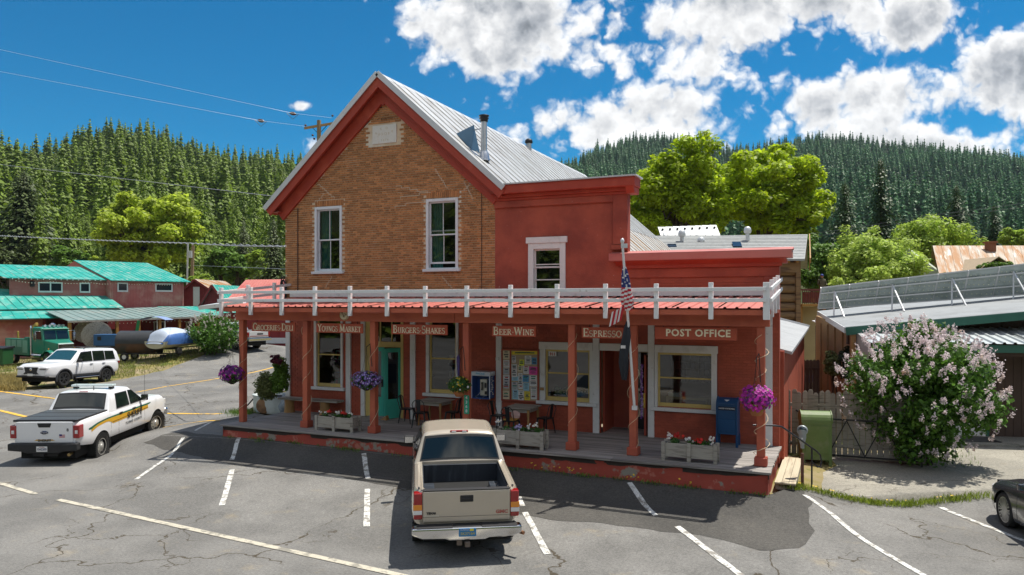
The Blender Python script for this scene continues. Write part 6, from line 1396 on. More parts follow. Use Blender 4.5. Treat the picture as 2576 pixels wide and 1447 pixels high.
# ---- dark saloon at the right edge
DPAINT = mat('charcoal_paint', (.045, .05, .062), .22, .03, 3, metal=.3, coat=1.0)
c = Car('dark_car', 'dark grey saloon with many spoked silver wheel at the right edge', 'car', 0, 2.8, -1.05, 3.72, [(-1.05, .86), (-.5, .92), (3.2, .92), (3.72, .80)], [(-1.05, .98), (.2, .98), (2.1, .94), (2.4, .92), (3.3, .82), (3.6, .70), (3.72, .58)], [(-1.05, .36), (-.3, .26), (3.0, .22), (3.72, .26)], .355, DPAINT, arch=1.17)
c.body(lambda x, zs: FLAT(x, zs) if x < 2.3 else [(.84, zs + .03), (.70, zs + .05), (.4, zs + .085), (0, zs + .095)], (2.3,))
c.cab([(-.6, 1.0), (.2, 1.38), (.5, 1.44), (1.2, 1.46), (1.45, 1.42), (2.4, .98)], .86, .62, .98, 1.45); c.side_glass([[(.1, 1.02), (.85, 1.02), (.85, 1.36), (.42, 1.36)], [(.93, 1.02), (2.05, 1.0), (1.5, 1.34), (.93, 1.37)]]); c.sheet_top('windscreen', CGLASS, 1.52, 2.32, .56, .72); c.sheet_top('rear_window', CGLASS, -.5, .18, .7, .55)
for sg in (-1, 1): c.part('headlight', LAMPW, lambda m: m.box((3.52, sg * .66, .66), (.22, .26, .12)), .03)
c.part('front_bumper', TRIMB, lambda m: m.bx(3.62, 3.76, -.62, .62, .28, .42), .04); c.seams([[(2.2, .93), (2.22, .3)], [(.9, .97), (.9, .3)]]); c.handles([(1.05, .82)], DPAINT); c.mirrors(1.85, 1.05, .84, DPAINT, (.1, .18, .13)); c.wheels(.23, .80, RIM, 10, 0, 0, .74, 'twin')
fw_ = ong(2530, 1325); hl = TH - R(10); d_ = Vector((-math.sin(hl), math.cos(hl), 0)); p0 = fw_ - d_ * 2.8 + Vector((math.cos(hl), math.sin(hl), 0)) * .86
c.place((p0.x, p0.y, gz(p0.x, p0.y)), hl)

# ---- old silver pickup behind the left lilac
SIL = mat('silver_grey_paint', (.40, .41, .43), .35, .05, 3, metal=.3, coat=.4)
c = Car('silver_pickup', 'old silver full size pickup with red striped tailgate beside the red shed', 'pickup', 0, 3.4, -1.25, 4.25, [(-1.25, .97), (3.6, .98), (4.25, .95)], [(-1.25, 1.30), (.95, 1.31), (1.0, 1.25), (2.7, 1.22), (4.2, 1.16), (4.25, 1.05)], [(-1.25, .66), (4.25, .6)], .40, SIL)
c.body(lambda x, zs: [(.885, zs + .01), (.815, zs + .01), (.80, .8), (0, .8)] if -1.2 < x < .9 else FLAT(x, zs), (-1.2, .9)); c.cab([(.95, 1.28), (1.1, 1.8), (1.2, 1.86), (2.0, 1.86), (2.15, 1.82), (2.8, 1.26)], .94, .76, 1.24, 1.85)
c.side_glass([[(1.25, 1.3), (2.55, 1.3), (2.15, 1.74), (1.3, 1.74)]]); c.sheet_top('rear_window', CGLASS, .98, 1.08, .8, .72); c.sheet_top('windscreen', CGLASS, 2.2, 2.75, .68, .8)
tg = c.part('tailgate', mat('pale_silver', (.6, .6, .6), .35, .03, 4), lambda m: m.bx(-1.29, -1.24, -.80, .80, .86, 1.28), .01); c.part('gate_stripe', [LAMPR, TRIMB], lambda m: (m.bx(-1.295, -1.289, -.76, .76, .94, .98), m.box((-1.294, -.1, 1.1), (.006, .5, .1), 1)), par=tg)
for sg in (-1, 1): c.part('tail_light', LAMPR, lambda m: m.bx(-1.28, -1.2, sg * .82, sg * .96, .92, 1.22), .01)
c.part('rear_bumper', CHROME, lambda m: m.bx(-1.45, -1.26, -.96, .96, .62, .82), .03); c.part('bed_load', mat('grey_bags', (.12, .12, .125), .8, .2, 5), lambda m: [m.blob((x, y, 1.18), (.3, .34, .18), 0, int(x * 9 + y * 7), .3, 8) for x in (-.7, -.1, .5) for y in (-.4, .4)]); c.wheels(.26, .84, RIM, 6); c.mirrors(2.3, 1.4, .92, TRIMB)
rl = ong(595, 880); hl = TH + R(128) - R(90) + R(20); d_ = Vector((-math.sin(hl), math.cos(hl), 0)); p0 = rl + Vector((math.cos(hl), math.sin(hl), 0)) * .84
c.place((p0.x, p0.y, gz(p0.x, p0.y) - .04), hl)
# ---- dark estate car under the shop awning
c = Car('blue_wagon', 'dark blue wagon parked under the turquoise awning behind the boat', 'car', 0, 2.7, -1.0, 3.6, [(-1, .88), (3, .9), (3.6, .8)], [(-1, 1.02), (2.2, 1.0), (3.3, .9), (3.6, .7)], [(-1, .4), (3.6, .35)], .34, mat('navy_paint', (.03, .045, .09), .25, .03, 3, coat=.8))
c.body(FLAT); c.cab([(-.95, 1.04), (-.7, 1.5), (-.4, 1.58), (1.0, 1.58), (1.3, 1.54), (2.2, 1.02)], .86, .66, 1.0, 1.57); c.side_glass([[(-.6, 1.06), (.3, 1.06), (.3, 1.46), (-.5, 1.44)], [(.4, 1.06), (1.8, 1.06), (1.35, 1.44), (.4, 1.46)]]); c.sheet_top('windscreen', CGLASS, 1.38, 2.1, .6, .76); c.wheels(.22, .78, RIM, 6)
p0 = at(468, 868, 62); c.place((p0.x, p0.y, gz(p0.x, p0.y) + .25), TH + R(75))

# ------------------------------------------------------------------ the yard and barns across the side street
CF = Matrix((RT, FW, UP)).transposed().to_4x4()               # lateral, ahead, up
def ld(u, d): return (u - 1287.5) / 1870 * d
def zv(v, d): return 4.7 + (759 - v) / 1870 * d
TURQ = mat('turquoise_roof', (.022, .32, .265), .5, .14, .9, (.13, .38, .32), .9, .56, .1, stretch=(1, 1, 1), col3=(.30, .38, .33), s3=2.2, t3=.62)
OLDRED = mat('faded_red_siding', (.47, .155, .135), .8, .12, 1.0, (.55, .28, .23), .9, .56, .12, rand=.08); DKRED = mat('dark_red_siding', (.26, .034, .036), .75, .12, .8, (.20, .026, .028), 1.2, .58, .1)
GAWN = mat('grey_green_tin', (.17, .24, .23), .55, .1, 1, (.24, .27, .25), 1.2, .6, .1); RUSTR = mat('rusted_tin_roof', (.42, .36, .29), .65, .1, .8, (.34, .155, .045), 1.1, .50, .12, stretch=(2.2, .25, .25), col3=(.60, .57, .52), s3=1.6, t3=.62)
TIMB = mat('amber_post', (.36, .18, .04), .7, .15, 3); WGLASS = mat('dark_window_glass', (.02, .028, .04), .08, .0, spec=.8)
E0 = CF @ Vector((ld(284, 66), 66, 0)); BA = R(90) - math.atan2(.77, .64)
A_ = (RT * .64 + FW * .77).normalized(); B_ = (-RT * .77 + FW * .64).normalized()
BF = Matrix((A_, B_, UP)).transposed().to_4x4(); BF.translation = Vector((E0.x, E0.y, gz(E0.x, E0.y) - .1)); bz0 = BF.translation.z
def bp_(name, mt, fn, par, M_=None, **k):
    m = MB(); m.M = M_ or BF; fn(m); return m.build(name, mt if isinstance(mt, list) else [mt], par, **k)
barn = thing('red_barn', 'rambling red barn shop with turquoise tin roofs and a board sided upper storey', 'barn', BF.translation)
def slab(m, a, b, c, d, t=.06, ribs=0, mi=0):
    """a,b along the eave, d,c along the ridge"""
    V_ = [Vector(p) for p in (a, b, c, d)]; m.add(V_ + [p - Vector((0, 0, t)) for p in V_], [(0, 1, 2, 3), (7, 6, 5, 4), (0, 4, 5, 1), (1, 5, 6, 2), (2, 6, 7, 3), (3, 7, 4, 0)], mi)
    for k in range(1, ribs): q = k / ribs; m.bar(V_[0].lerp(V_[1], q) + Vector((0, 0, .01)), V_[3].lerp(V_[2], q) + Vector((0, 0, .01)), .05, .03, mi)
bp_('roof', TURQ, lambda m: slab(m, (-.35, -.4, 6.4), (6.9, -.4, 6.4), (6.6, 8, 8.46), (-.35, 8, 8.46), ribs=16), barn)
bp_('roof', TURQ, lambda m: slab(m, (-8.2, .55, 6.45), (-.3, .55, 6.45), (-.3, 6.2, 7.75), (-8.2, 6.2, 7.75), ribs=14), barn)
bp_('roof', TURQ, lambda m: slab(m, (-16, -2.4, 3.85), (-.1, -2.4, 4.0), (-.1, 1, 5.05), (-16, 4, 6.1), ribs=24), barn)
bp_('roof', TURQ, lambda m: slab(m, (-18, -4.4, 3.15), (-4.6, -4.4, 3.25), (-4.2, -2.3, 3.8), (-18, -2.3, 3.8), ribs=16), barn)
bp_('gable_wall', OLDRED, lambda m: m.prism([(0.02, 4.0), (14, 4.0), (14, 7.0), (8, 8.4), (0.02, 6.36)], -.25, -.05, 'x'), barn)
w1 = bp_('upper_wall', OLDRED, lambda m: m.bx(-.05, 6.3, 0, .2, 3.9, 6.4), barn)
for k in range(26): bp_('batten', OLDRED, lambda m: m.bx(.05 + k * .245, .095 + k * .245, -.03, 0, 4.0, 6.38), w1)
w2 = bp_('upper_wall', OLDRED, lambda m: m.bx(-7.6, -.25, 1.0, 1.2, 4.7, 6.5), barn)
for k in range(9): bp_('siding_board', OLDRED, lambda m: m.prism([(.955, 4.98 + k * .165), (.995, 4.98 + k * .165), (.995, 5.145 + k * .165), (.98, 5.145 + k * .165)], -7.6, -.27, 'x'), w2)
bp_('corner_board', OLDRED, lambda m: (m.bx(-.12, .0, -.06, .05, 3.9, 6.4), m.bx(6.25, 6.38, -.06, .1, 3.9, 6.4)), barn)
def barn_window(s0, s1, z0, z1, w, n=1, M_=None, par=None):
    f = bp_('window', WHITE, lambda m: (m.bx(s0, s1, w - .07, w - .02, z1 - .1, z1), m.bx(s0, s1, w - .08, w - .02, z0 - .08, z0 + .06), *[m.bx(a, a + .1, w - .07, w - .02, z0 + .06, z1 - .1) for a in np.linspace(s0, s1 - .1, n + 1)]), par or barn, M_)
    for k in range(n): bp_('pane', WGLASS, lambda m: m.bx(s0 + .1 + (s1 - s0 - .1) * k / n, s0 + (s1 - s0 - .1) * (k + 1) / n, w - .05, w - .03, z0 + .06, z1 - .1), f, M_)
barn_window(.35, 1.25, 5.45, 6.2, 0); barn_window(3.7, 5.3, 5.5, 6.2, 0); barn_window(-5.6, -3.75, 5.35, 6.15, .96, 2); barn_window(-2.4, -1.55, 5.35, 6.15, .96)
bp_('wall_lamp', BLACK, lambda m: m.bx(-6.2, -5.9, .75, .95, 5.75, 6.2), barn)
bp_('rafter_tail', WHITE, lambda m: [m.bx(-7.6 + k * .45, -7.54 + k * .45, .5, .62, 6.33, 6.4) for k in range(16)], barn)
bp_('awning', GAWN, lambda m: slab(m, (-6.2, -7.2, 3.05), (7.2, -5.2, 3.2), (5.6, -.2, 4.05), (-6.4, -3.2, 3.75), ribs=18), barn)
bp_('awning', TURQ, lambda m: slab(m, (4.0, -4.2, 3.2), (13.5, -3.0, 3.3), (12.2, -.3, 4.05), (3.8, -.2, 4.05), ribs=14), barn)
bp_('awning_edge', GREYW, lambda m: (m.bar((-6.2, -7.2, 2.95), (7.2, -5.2, 3.1), .06, .12)), barn)
for k in range(8):
    q = k / 7; bp_('awning_post', TIMB, lambda m: m.bar((-6 + 12.9 * q, -7.0 + 1.9 * q, -.1), (-6 + 12.9 * q, -7.0 + 1.9 * q, 3.0), .2, .2), barn)
for k in range(5): bp_('awning_post', WHITE, lambda m: m.bar((8.2 + 1.2 * k, -3.5, -.1), (8.2 + 1.2 * k, -3.5, 3.2), .14, .14), barn)
lw = bp_('lower_wall', DKRED, lambda m: (m.bx(-6.5, 12.5, -.8, -.5, -.2, 3.9), m.bx(-6.6, -6.4, -3.2, -.6, -.2, 3.4)), barn)
barn_window(3.2, 4.2, 1.5, 2.7, -.8); barn_window(6.2, 7.0, 1.4, 2.6, -.8)
lw2 = bp_('lower_wall', OLDRED, lambda m: m.bx(-18, -6.6, -3.2, -2.9, -.2, 3.5), barn)
for k in range(15): bp_('siding_board', OLDRED, lambda m: m.prism([(-3.255, .1 + k * .2), (-3.205, .1 + k * .2), (-3.205, .3 + k * .2), (-3.225, .3 + k * .2)], -18, -6.65, 'x'), lw2)
barn_window(-12.6, -11.2, 1.5, 2.75, -3.23, 2)
lights = MB(); lights.M = BF
for k in range(60):
    q = k / 60; lights.box((-7.4 + 13.5 * q, .3 - .5 * q, 6.2 - .16 * abs(math.sin(q * 16))), (.05, .05, .06))
for k in range(40):
    q = k / 40; lights.box((-6 + 13 * q, -7.0 + 1.9 * q, 2.85 - .12 * abs(math.sin(q * 14))), (.05, .05, .06))
o = lights.build('bulb_string', [mat('pale_bulbs', (.75, .70, .55), .4)]); tag(o, 'string of pale festoon bulbs looped along the barn eaves', 'string lights')
# sheds to the right of the barn
def gable_shed(name, label, u0, u1, ua, vb, ve, va, d, deep, wallm, roofm, over=.4, door=None):
    l0, l1, la = ld(u0, d), ld(u1, d), ld(ua, d); zb, ze, za = zv(vb, d), zv(ve, d), zv(va, d); p = CF @ Vector((la, d, 0)); t = thing(name, label, 'shed', (p.x, p.y, gz(p.x, p.y)))
    wl = bp_('wall', wallm, lambda m: m.prism([(l0, zb), (l1, zb), (l1, ze), (la, za), (l0, ze)], d, d + deep, 'y'), t, CF)
    for sl, e in ((-1, l0), (1, l1)):
        k = (za - ze) / abs(la - e); x = e + sl * over
        bp_('roof', roofm, lambda m: slab(m, (x, d - .4, ze - k * over + .06), (x, d + deep, ze - k * over + .06), (la, d + deep, za + .08), (la, d - .4, za + .08), ribs=12), t, CF)
        bp_('barge_board', DKRED, lambda m: m.bar((x, d - .42, ze - k * over - .02), (la, d - .42, za - .0), .04, .2), t, CF)
    n = int((l1 - l0) / .3); tag(bp_('batten', wallm, lambda m: [m.bx(l0 + .3 * k, l0 + .3 * k + .04, d - .03, d, zb, ze + (za - ze) * (1 - abs(l0 + .3 * k - la) / max(la - l0, l1 - la)) - .1) for k in range(1, n)], wl, CF), kind='stuff')
    if door: a, b, c, e = door; bp_('door', WORN, lambda m: m.bx(ld(a, d), ld(b, d), d - .06, d - .01, zv(e, d), zv(c, d)), t, CF)
    return t
gable_shed('red_shed', 'red gabled shed with rusty ribbed roof and pale door behind the utility pole', 448, 550, 492, 860, 742, 704, 78, 8, DKRED, RUSTR, door=(486, 502, 722, 770))
gable_shed('steep_shed', 'steep dark red shed with a turquoise roof right of the utility pole', 492, 590, 536, 870, 792, 718, 72, 8, DKRED, TURQ)
ps = thing('pink_roof_shed', 'long dark red shed with a faded pink tin roof left of the store', 'shed', CF @ Vector((ld(640, 62), 62, 0)))
bp_('wall', DKRED, lambda m: m.bx(ld(553, 60), ld(760, 60), 60, 68, .2, zv(788, 60)), ps, CF)
bp_('base_board', WHITE, lambda m: m.bx(ld(648, 60), ld(760, 60), 59.93, 59.99, zv(864, 60), zv(850, 60)), ps, CF)
bp_('batten', DKRED, lambda m: [m.bx(ld(560 + 28 * k, 60), ld(560 + 28 * k, 60) + .05, 59.95, 60, .4, zv(790, 60)) for k in range(7)], ps, CF)
bp_('roof', PINK, lambda m: slab(m, (ld(540, 59), 59.2, zv(782, 59)), (ld(790, 59), 59.2, zv(766, 59)), (ld(790, 66), 66, zv(702, 66)), (ld(618, 66), 66, zv(704, 66)), ribs=26), ps, CF)
bp_('fascia', WHITE, lambda m: m.bar((ld(498, 59), 59.1, zv(775, 59)), (ld(610, 59), 59.1, zv(762, 59)), .1, .3), ps, CF)
bp_('canopy', GTRIM, lambda m: slab(m, (ld(498, 59), 59.1, zv(770, 59)), (ld(640, 59), 59.1, zv(764, 59)), (ld(640, 62), 62, zv(756, 62)), (ld(560, 62), 62, zv(760, 62)), t=.05), ps, CF)

# ---- green service truck
GT = mat('service_truck_green', (.012, .19, .125), .38, .06, 2, coat=.4); GL = mat('pale_green_panel', (.16, .36, .27), .5, .1, 2)
gt_ = thing('service_truck', 'large green service truck with split windscreen, crane and roof horns', 'truck')
def gp(name, mt, fn, par=None, bevel=.02, **k): m = MB(); fn(m); return m.build(name, mt if isinstance(mt, list) else [mt], par or gt_, bevel, world=False, **k)
gp('cab', GT, lambda m: m.prism([(1.3, .9), (2.9, .9), (2.9, 2.0), (2.68, 2.85), (2.45, 3.0), (1.4, 3.02), (1.3, 2.9)], -1.05, 1.05, 'y'), bevel=.06)
gp('roof_visor', GT, lambda m: m.box((2.72, 0, 2.87), (.3, 2.0, .05)))
for sg in (-1, 1):
    o = gp('windscreen', CGLASS, lambda m: m.add([(2.90, sg * .04, 2.08), (2.90, sg * .93, 2.08), (2.715, sg * .90, 2.74), (2.715, sg * .04, 2.74)], [(0, 1, 2, 3)]), bevel=0); o.location.x = .02
    gp('side_window', CGLASS, lambda m: m.add([(1.75, sg * 1.058, 2.05), (2.7, sg * 1.058, 2.05), (2.55, sg * 1.058, 2.7), (1.75, sg * 1.058, 2.7)], [(0, 1, 2, 3)]), bevel=0)
    gp('mirror_bracket', CHROME, lambda m: (m.tube([(2.6, sg * 1.06, 2.7), (2.65, sg * 1.5, 2.7), (2.65, sg * 1.5, 1.9), (2.6, sg * 1.06, 2.0)], .02, 5), m.box((2.62, sg * 1.5, 2.3), (.06, .22, .5))), bevel=0)
    gp('fender', GT, lambda m: m.grid(lambda u, v: (3.55 + (.62 + .0 * v) * math.cos(R(10 + 165 * u)) + .15 * (1 - u) * 2, sg * (.78 + .42 * v), .55 + .62 * math.sin(R(10 + 165 * u)) + .1 * math.sin(v * 3.1)), 14, 4), bevel=0)
    gp('headlight', CHROME, lambda m: m.box((4.25, sg * .98, .98), (.16, .36, .2))); gp('tail_lamp', LAMPA, lambda m: m.box((3.6, sg * 1.0, 1.32), (.08, .08, .14)))
    gp('exhaust_stack', CHROME, lambda m: (m.tube([(1.12, sg * 1.05, .8), (1.12, sg * 1.05, 2.9)], .085, 10), m.tube([(1.12, sg * 1.05, 2.9), (1.05, sg * 1.05, 3.1)], .07, 10)), bevel=0); gp('fuel_tank', CHROME, lambda m: m.tube([(1.2, sg * .85, .68), (2.6, sg * .85, .68)], .28, 14), bevel=0)
gp('hood', GT, lambda m: m.add([(2.88, -.95, 2.02), (2.88, .95, 2.02), (4.2, .62, 1.78), (4.2, -.62, 1.78), (2.88, -.98, 1.1), (2.88, .98, 1.1), (4.2, .60, .9), (4.2, -.60, .9)], [(0, 1, 2, 3), (0, 3, 7, 4), (1, 5, 6, 2), (3, 2, 6, 7)]), bevel=.05)
gr = gp('grille', CHROME, lambda m: m.bx(4.2, 4.26, -.60, .60, .82, 1.72)); gp('grille_bars', TRIMB, lambda m: [m.bx(4.262, 4.27, -.53 + .09 * k, -.50 + .09 * k, .88, 1.66) for k in range(12)], gr, 0)
gp('front_bumper', CHROME, lambda m: m.bx(4.35, 4.5, -1.15, 1.15, .42, .78)); gp('horn', CHROME, lambda m: [(m.lathe([(.03, -.2), (.05, .1), (.1, .2)], 10, (2.35, -.7 + .35 * k, 3.13), 'x')) for k in range(5)], bevel=0)
gp('beacon', CHROME, lambda m: m.blob((2.3, 0, 3.2), (.16, .2, .14)), bevel=0); gp('chassis', UNDER, lambda m: m.bx(-2.6, 4.2, -.5, .5, .55, .9), bevel=0)
gp('body_box', GT, lambda m: (m.bx(-2.6, 1.0, -1.2, -.72, .75, 2.05), m.bx(-2.6, 1.0, .72, 1.2, .75, 2.05), m.bx(-2.6, 1.0, -.72, .72, .75, 1.1), m.bx(.4, 1.0, -1.21, -.7, 2.05, 2.2), m.bx(.4, 1.0, .7, 1.21, 2.05, 2.2)))
gp('locker_door', GL, lambda m: [m.bx(-2.4 + .85 * k, -1.7 + .85 * k, sg * 1.2, sg * 1.215, .95 if k in (0, 3) else 1.4, 1.95) for k in range(4) for sg in (-1, 1)])
gp('crane', mat('crane_yellow', (.42, .27, .05), .6, .15, 3), lambda m: (m.bar((-1.9, .5, 1.1), (-1.9, .5, 2.8), .25, .25), m.bar((-1.9, .5, 2.75), (.3, -.2, 3.2), .2, .26), m.bar((-2.0, -.5, 1.1), (-2.0, -.5, 2.6), .12, .12)))
gp('crane_post', GT, lambda m: m.bar((.6, .2, 1.1), (.6, .2, 3.0), .25, .25))
for x in (-1.5, 3.5):
    for sg in (-1, 1):
        def wh(m): m.lathe([(.3, -.15), (.45, -.16), (.52, -.1), (.52, .1), (.45, .16), (.3, .15)], 24, (x, sg * .98, .52), 'y', cap=False)
        wo = gp('wheel', TYRE, wh, bevel=0); gp('rim', CHROME, lambda m: m.lathe([(.305, .14 * sg), (.22, .05 * sg), (.12, .06 * sg), (.1, .16 * sg), (0, .17 * sg)], 18, (x, sg * .98, .52), 'y'), wo, 0)
p0 = at(122, 906, 50); d_ = RT * .86 - FW * .51; rr_ = Vector((d_.y, -d_.x, 0)); q = p0 - d_ * 3.5 - rr_ * -.98 * 1 - rr_ * 1.96 * .0
gt_.location = (p0.x - d_.x * 3.0 - rr_.x * .8, p0.y - d_.y * 3.0 - rr_.y * .8, gz(p0.x, p0.y) - .05); gt_.rotation_euler = (0, 0, math.atan2(d_.y, d_.x)); gt_.scale = (.86, .86, .86)

# ---- yard things
def disc_spool(u, v, d, r, label, tilt):
    p = at(u, v, d); t = thing('cable_spool', label, 'cable spool', (p.x, p.y, p.z), group='wooden cable spools in the yard'); M_ = Matrix.Translation(p) @ Matrix.Rotation(TH + tilt, 4, 'Z')
    for y in (-.42, .42):
        n = 9
        for k in range(n):
            a = -r + 2 * r * k / n; b = a + 2 * r / n - .015; top_ = lambda x: math.sqrt(max(0, r * r - x * x)); mid = (a + b) / 2
            m = MB(); m.M = M_ @ Matrix.Rotation(R(35), 4, 'Y'); m.prism([(a, -top_(a)), (mid, -top_(mid)), (b, -top_(b)), (b, top_(b)), (mid, top_(mid)), (a, top_(a))], y - .03, y + .03, 'y'); m.build('plank', [GREYW], t)
    m = MB(); m.M = M_; m.lathe([(r * .5, -.4), (r * .5, .4)], 16, axis='y'); m.build('drum', [GREYW], t)
disc_spool(243, 843, 58, 1.05, 'large wooden cable spool on edge behind the white off road wagon', R(25)); disc_spool(214, 836, 60, .85, 'smaller wooden cable spool half hidden behind the green truck mirror', R(30))
def yard(name, label, cat, mt, fn, u, v, d, bevel=.02, rz=0.0):
    p = at(u, v, d); m = MB(); m.M = Matrix.Translation((p.x, p.y, gz(p.x, p.y) - .05)) @ Matrix.Rotation(TH + rz, 4, 'Z'); fn(m); return tag(m.build(name, mt if isinstance(mt, list) else [mt], bevel=bevel), label, cat)
GB = mat('generator_blue', (.03, .10, .24), .5, .1, 3)
g = yard('generator', 'blue box generator on a trailer right of the wooden spool', 'generator', [GB, mat('generator_grey', (.25, .28, .31), .5, .1, 3), BLACK, WORN], lambda m: (m.bx(-1.2, .55, -.5, .5, .9, 1.75), m.bx(.56, 1.25, -.5, .5, .9, 1.7, 1), m.bx(-.9, -.6, -.52, -.5, 1.3, 1.6, 2), m.bx(.7, 1.1, -.52, -.5, 1.2, 1.55, 2), m.bx(-1.1, 1.4, -.4, .4, .75, .9, 2), m.bx(-.9, -.6, -.5, .5, .05, .75, 2), m.bx(.6, .9, -.5, .5, .05, .75, 2)), 283, 880, 57)
dm = thing('dumpster', 'dark green wheeled dumpster at the far left edge', 'dumpster', ong(6, 922)); DG = mat('dumpster_green', (.02, .09, .03), .5, .12, 3); dq = ong(2, 922)
dM = Matrix.Translation((dq.x, dq.y, dq.z)) @ Matrix.Rotation(TH, 4, 'Z')
m = MB(); m.M = dM; m.bx(-1.4, .45, -.5, .6, .15, 1.2); m.build('body', [DG], dm, .02); m = MB(); m.M = dM; m.prism([(-.55, 1.2), (.65, 1.2), (.65, 1.35), (-.55, 1.26)], -1.45, .5, 'x'); m.build('lid', [BLACK], dm)
for x in (.35,): m = MB(); m.M = dM; m.lathe([(0, -.04), (.1, -.04), (.1, .04), (0, .04)], 10, (x, -.4, .1), 'y'); m.build('castor', [BLACK], dm)
# barrel smoker on a trailer
sp_ = ong(345, 905); SM = Matrix.Translation((sp_.x, sp_.y, sp_.z - .05)) @ Matrix.Rotation(TH, 4, 'Z'); sk = thing('barrel_smoker', 'big black and rusty barrel smoker on a small two wheeled trailer', 'smoker', sp_)
m = MB(); m.M = SM; m.lathe([(0, -1.25), (.5, -1.22), (.72, -1.1), (.74, .0), (.72, 1.1), (.5, 1.22), (0, 1.25)], 20, (0, 0, 1.15), 'x'); m.build('barrel', [mat('sooty_rust', (.10, .05, .03), .7, .25, 2, (.035, .033, .035), 1.0, .5, .1)], sk)
m = MB(); m.M = SM; m.grid(lambda u, v: (-1.1 + 2.2 * v, .76 * math.cos(R(-5 + 190 * u)), 1.2 + .76 * math.sin(R(-5 + 190 * u))), 16, 2); m.build('lid', [mat('sooty_black', (.04, .042, .045), .5, .2, 3)], sk)
m = MB(); m.M = SM; m.bar((-1.3, 0, .45), (2.3, 0, .45), .08, .08); m.bar((-.5, -.6, .42), (-.5, .6, .42), .08, .08); m.bx(-.8, .8, -.4, .4, .42, .5); m.build('chassis', [BLACK], sk)
for y in (-.68, .68):
    m = MB(); m.M = SM; m.lathe([(.15, -.08), (.26, -.08), (.28, 0), (.26, .08), (.15, .08)], 18, (-.5, y, .28), 'y', cap=False); w_ = m.build('wheel', [TYRE], sk); m = MB(); m.M = SM; m.lathe([(.15, -.05), (0, -.06)], 14, (-.5, y, .28), 'y'); m.build('rim', [WHITE], w_)
m = MB(); m.M = SM; m.lathe([(.16, 0), (.2, .38)], 10, (1.75, -.15, .0)); tag(m.build('wire_basket', [BLACK]), 'dark wire basket under the smoker trailer drawbar', 'basket')
# covered boat
bo = ong(447, 893); BM = Matrix.Translation((bo.x, bo.y, bo.z + .1)) @ Matrix.Rotation(TH + R(72), 4, 'Z') @ Matrix.Scale(.78, 4); bt_ = thing('covered_boat', 'boat on a trailer under a pale blue tarpaulin beside the utility pole', 'boat', bo)
def hull(u, v):
    x = -2.6 + 5.6 * u; w = 1.05 * (1 - max(0, (u - .45) / .55) ** 2.4) + .02; a = R(-90 + 180 * v); return (x, w * math.sin(a), 1.15 - (.62 - .25 * u * u) * math.cos(a) ** .8)
m = MB(); m.M = BM; m.grid(hull, 22, 12); m.poly([hull(0, k / 12) for k in range(13)]); m.build('hull', [mat('cream_hull', (.50, .47, .36), .4, .08, 3)], bt_)
def tarp(u, v):
    x = -2.7 + 5.8 * u; w = 1.12 * (1 - max(0, (u - .45) / .55) ** 2.4) + .05; t = 2 * v - 1; r_ = .75 * math.exp(-((u - .32) / .42) ** 2) + .25
    z = 1.25 + r_ * (1 - abs(t) ** 2.2) + .03 * mnoise.noise(Vector((x * 2, t * 3, 1)))
    if abs(t) > .86: z -= (abs(t) - .86) * 2.6
    e = min(1, u / .10); z = .95 + (z - .95) * e; w *= .7 + .3 * e
    return (x, w * min(1, abs(t) / .86) * (1 if t > 0 else -1) * (1.0), z)
m = MB(); m.M = BM; m.grid(tarp, 30, 20)
m.poly([tarp(0, k / 20) for k in range(21)])
for q in range(600): j = q // 30; m.m[q] = 1 if j < 3 or j > 16 else 0
m.build('tarpaulin', [mat('pale_tarp', (.44, .50, .60), .5, .06, 2), mat('blue_tarp', (.05, .13, .36), .5, .12, 4)], bt_)
m = MB(); m.M = BM; m.bar((-2.4, 0, .5), (3.6, 0, .5), .1, .1); m.bar((-1, -.9, .45), (-1, .9, .45), .1, .1); m.build('trailer', [BLACK], bt_)
for y in (-1.0, 1.0): m = MB(); m.M = BM; m.lathe([(.0, -.09), (.2, -.1), (.32, -.09), (.34, 0), (.32, .09), (0, .09)], 16, (-1, y, .3), 'y'); m.build('wheel', [TYRE], bt_)
yard('canopy_cart', 'small yard cart with a curved blue sunshade in front of the barn', 'cart', [mat('shade_blue', (.22, .30, .50), .5), mat('green_strap', (.02, .20, .06), .6), GTRIM, BLACK], lambda m: (m.grid(lambda u, v: (-1.1 + 2.2 * u, -.7 + 1.4 * v, 2.75 + .28 * math.sin(u * 3.14)), 10, 3, 0), m.bar((-1.1, -.6, 2.7), (-1.5, -.6, .3), .08, .25, 1), m.bar((1.0, -.6, 2.7), (1.0, -.6, .3), .06, .06, 2), m.bar((-.2, .6, 2.8), (-.2, .6, .3), .06, .06, 2), m.bx(-1.2, 1.2, -.6, .6, .45, .85, 3)), 392, 868, 60)
yard('flat_trailer', 'rusty flat trailer with lumber and scrap before the barn', 'trailer', [mat('rust_red_steel', (.20, .06, .04), .7, .2, 2), BROWN, WORN, BLACK, GAWN], lambda m: (m.bx(-2.2, 2.0, -.8, .8, .62, .76), *[m.bx(-2.1 + .8 * k, -2.04 + .8 * k, -.84, -.8, .76, 1.3) for k in range(6)], m.bx(-2.1, 2.0, -.84, -.8, 1.22, 1.3), *[m.box((random.uniform(-1.8, 1.8), random.uniform(-.5, .5), .95 + .3 * random.random()), (random.uniform(.3, 1.1), random.uniform(.1, .4), random.uniform(.1, .4)), random.choice((1, 2, 3, 4)), random.uniform(-.4, .4)) for _ in range(14)], m.bx(-1.2, -.7, -.9, .9, .05, .6, 3), m.bx(.6, 1.1, -.9, .9, .05, .6, 3)), 330, 888, 60)
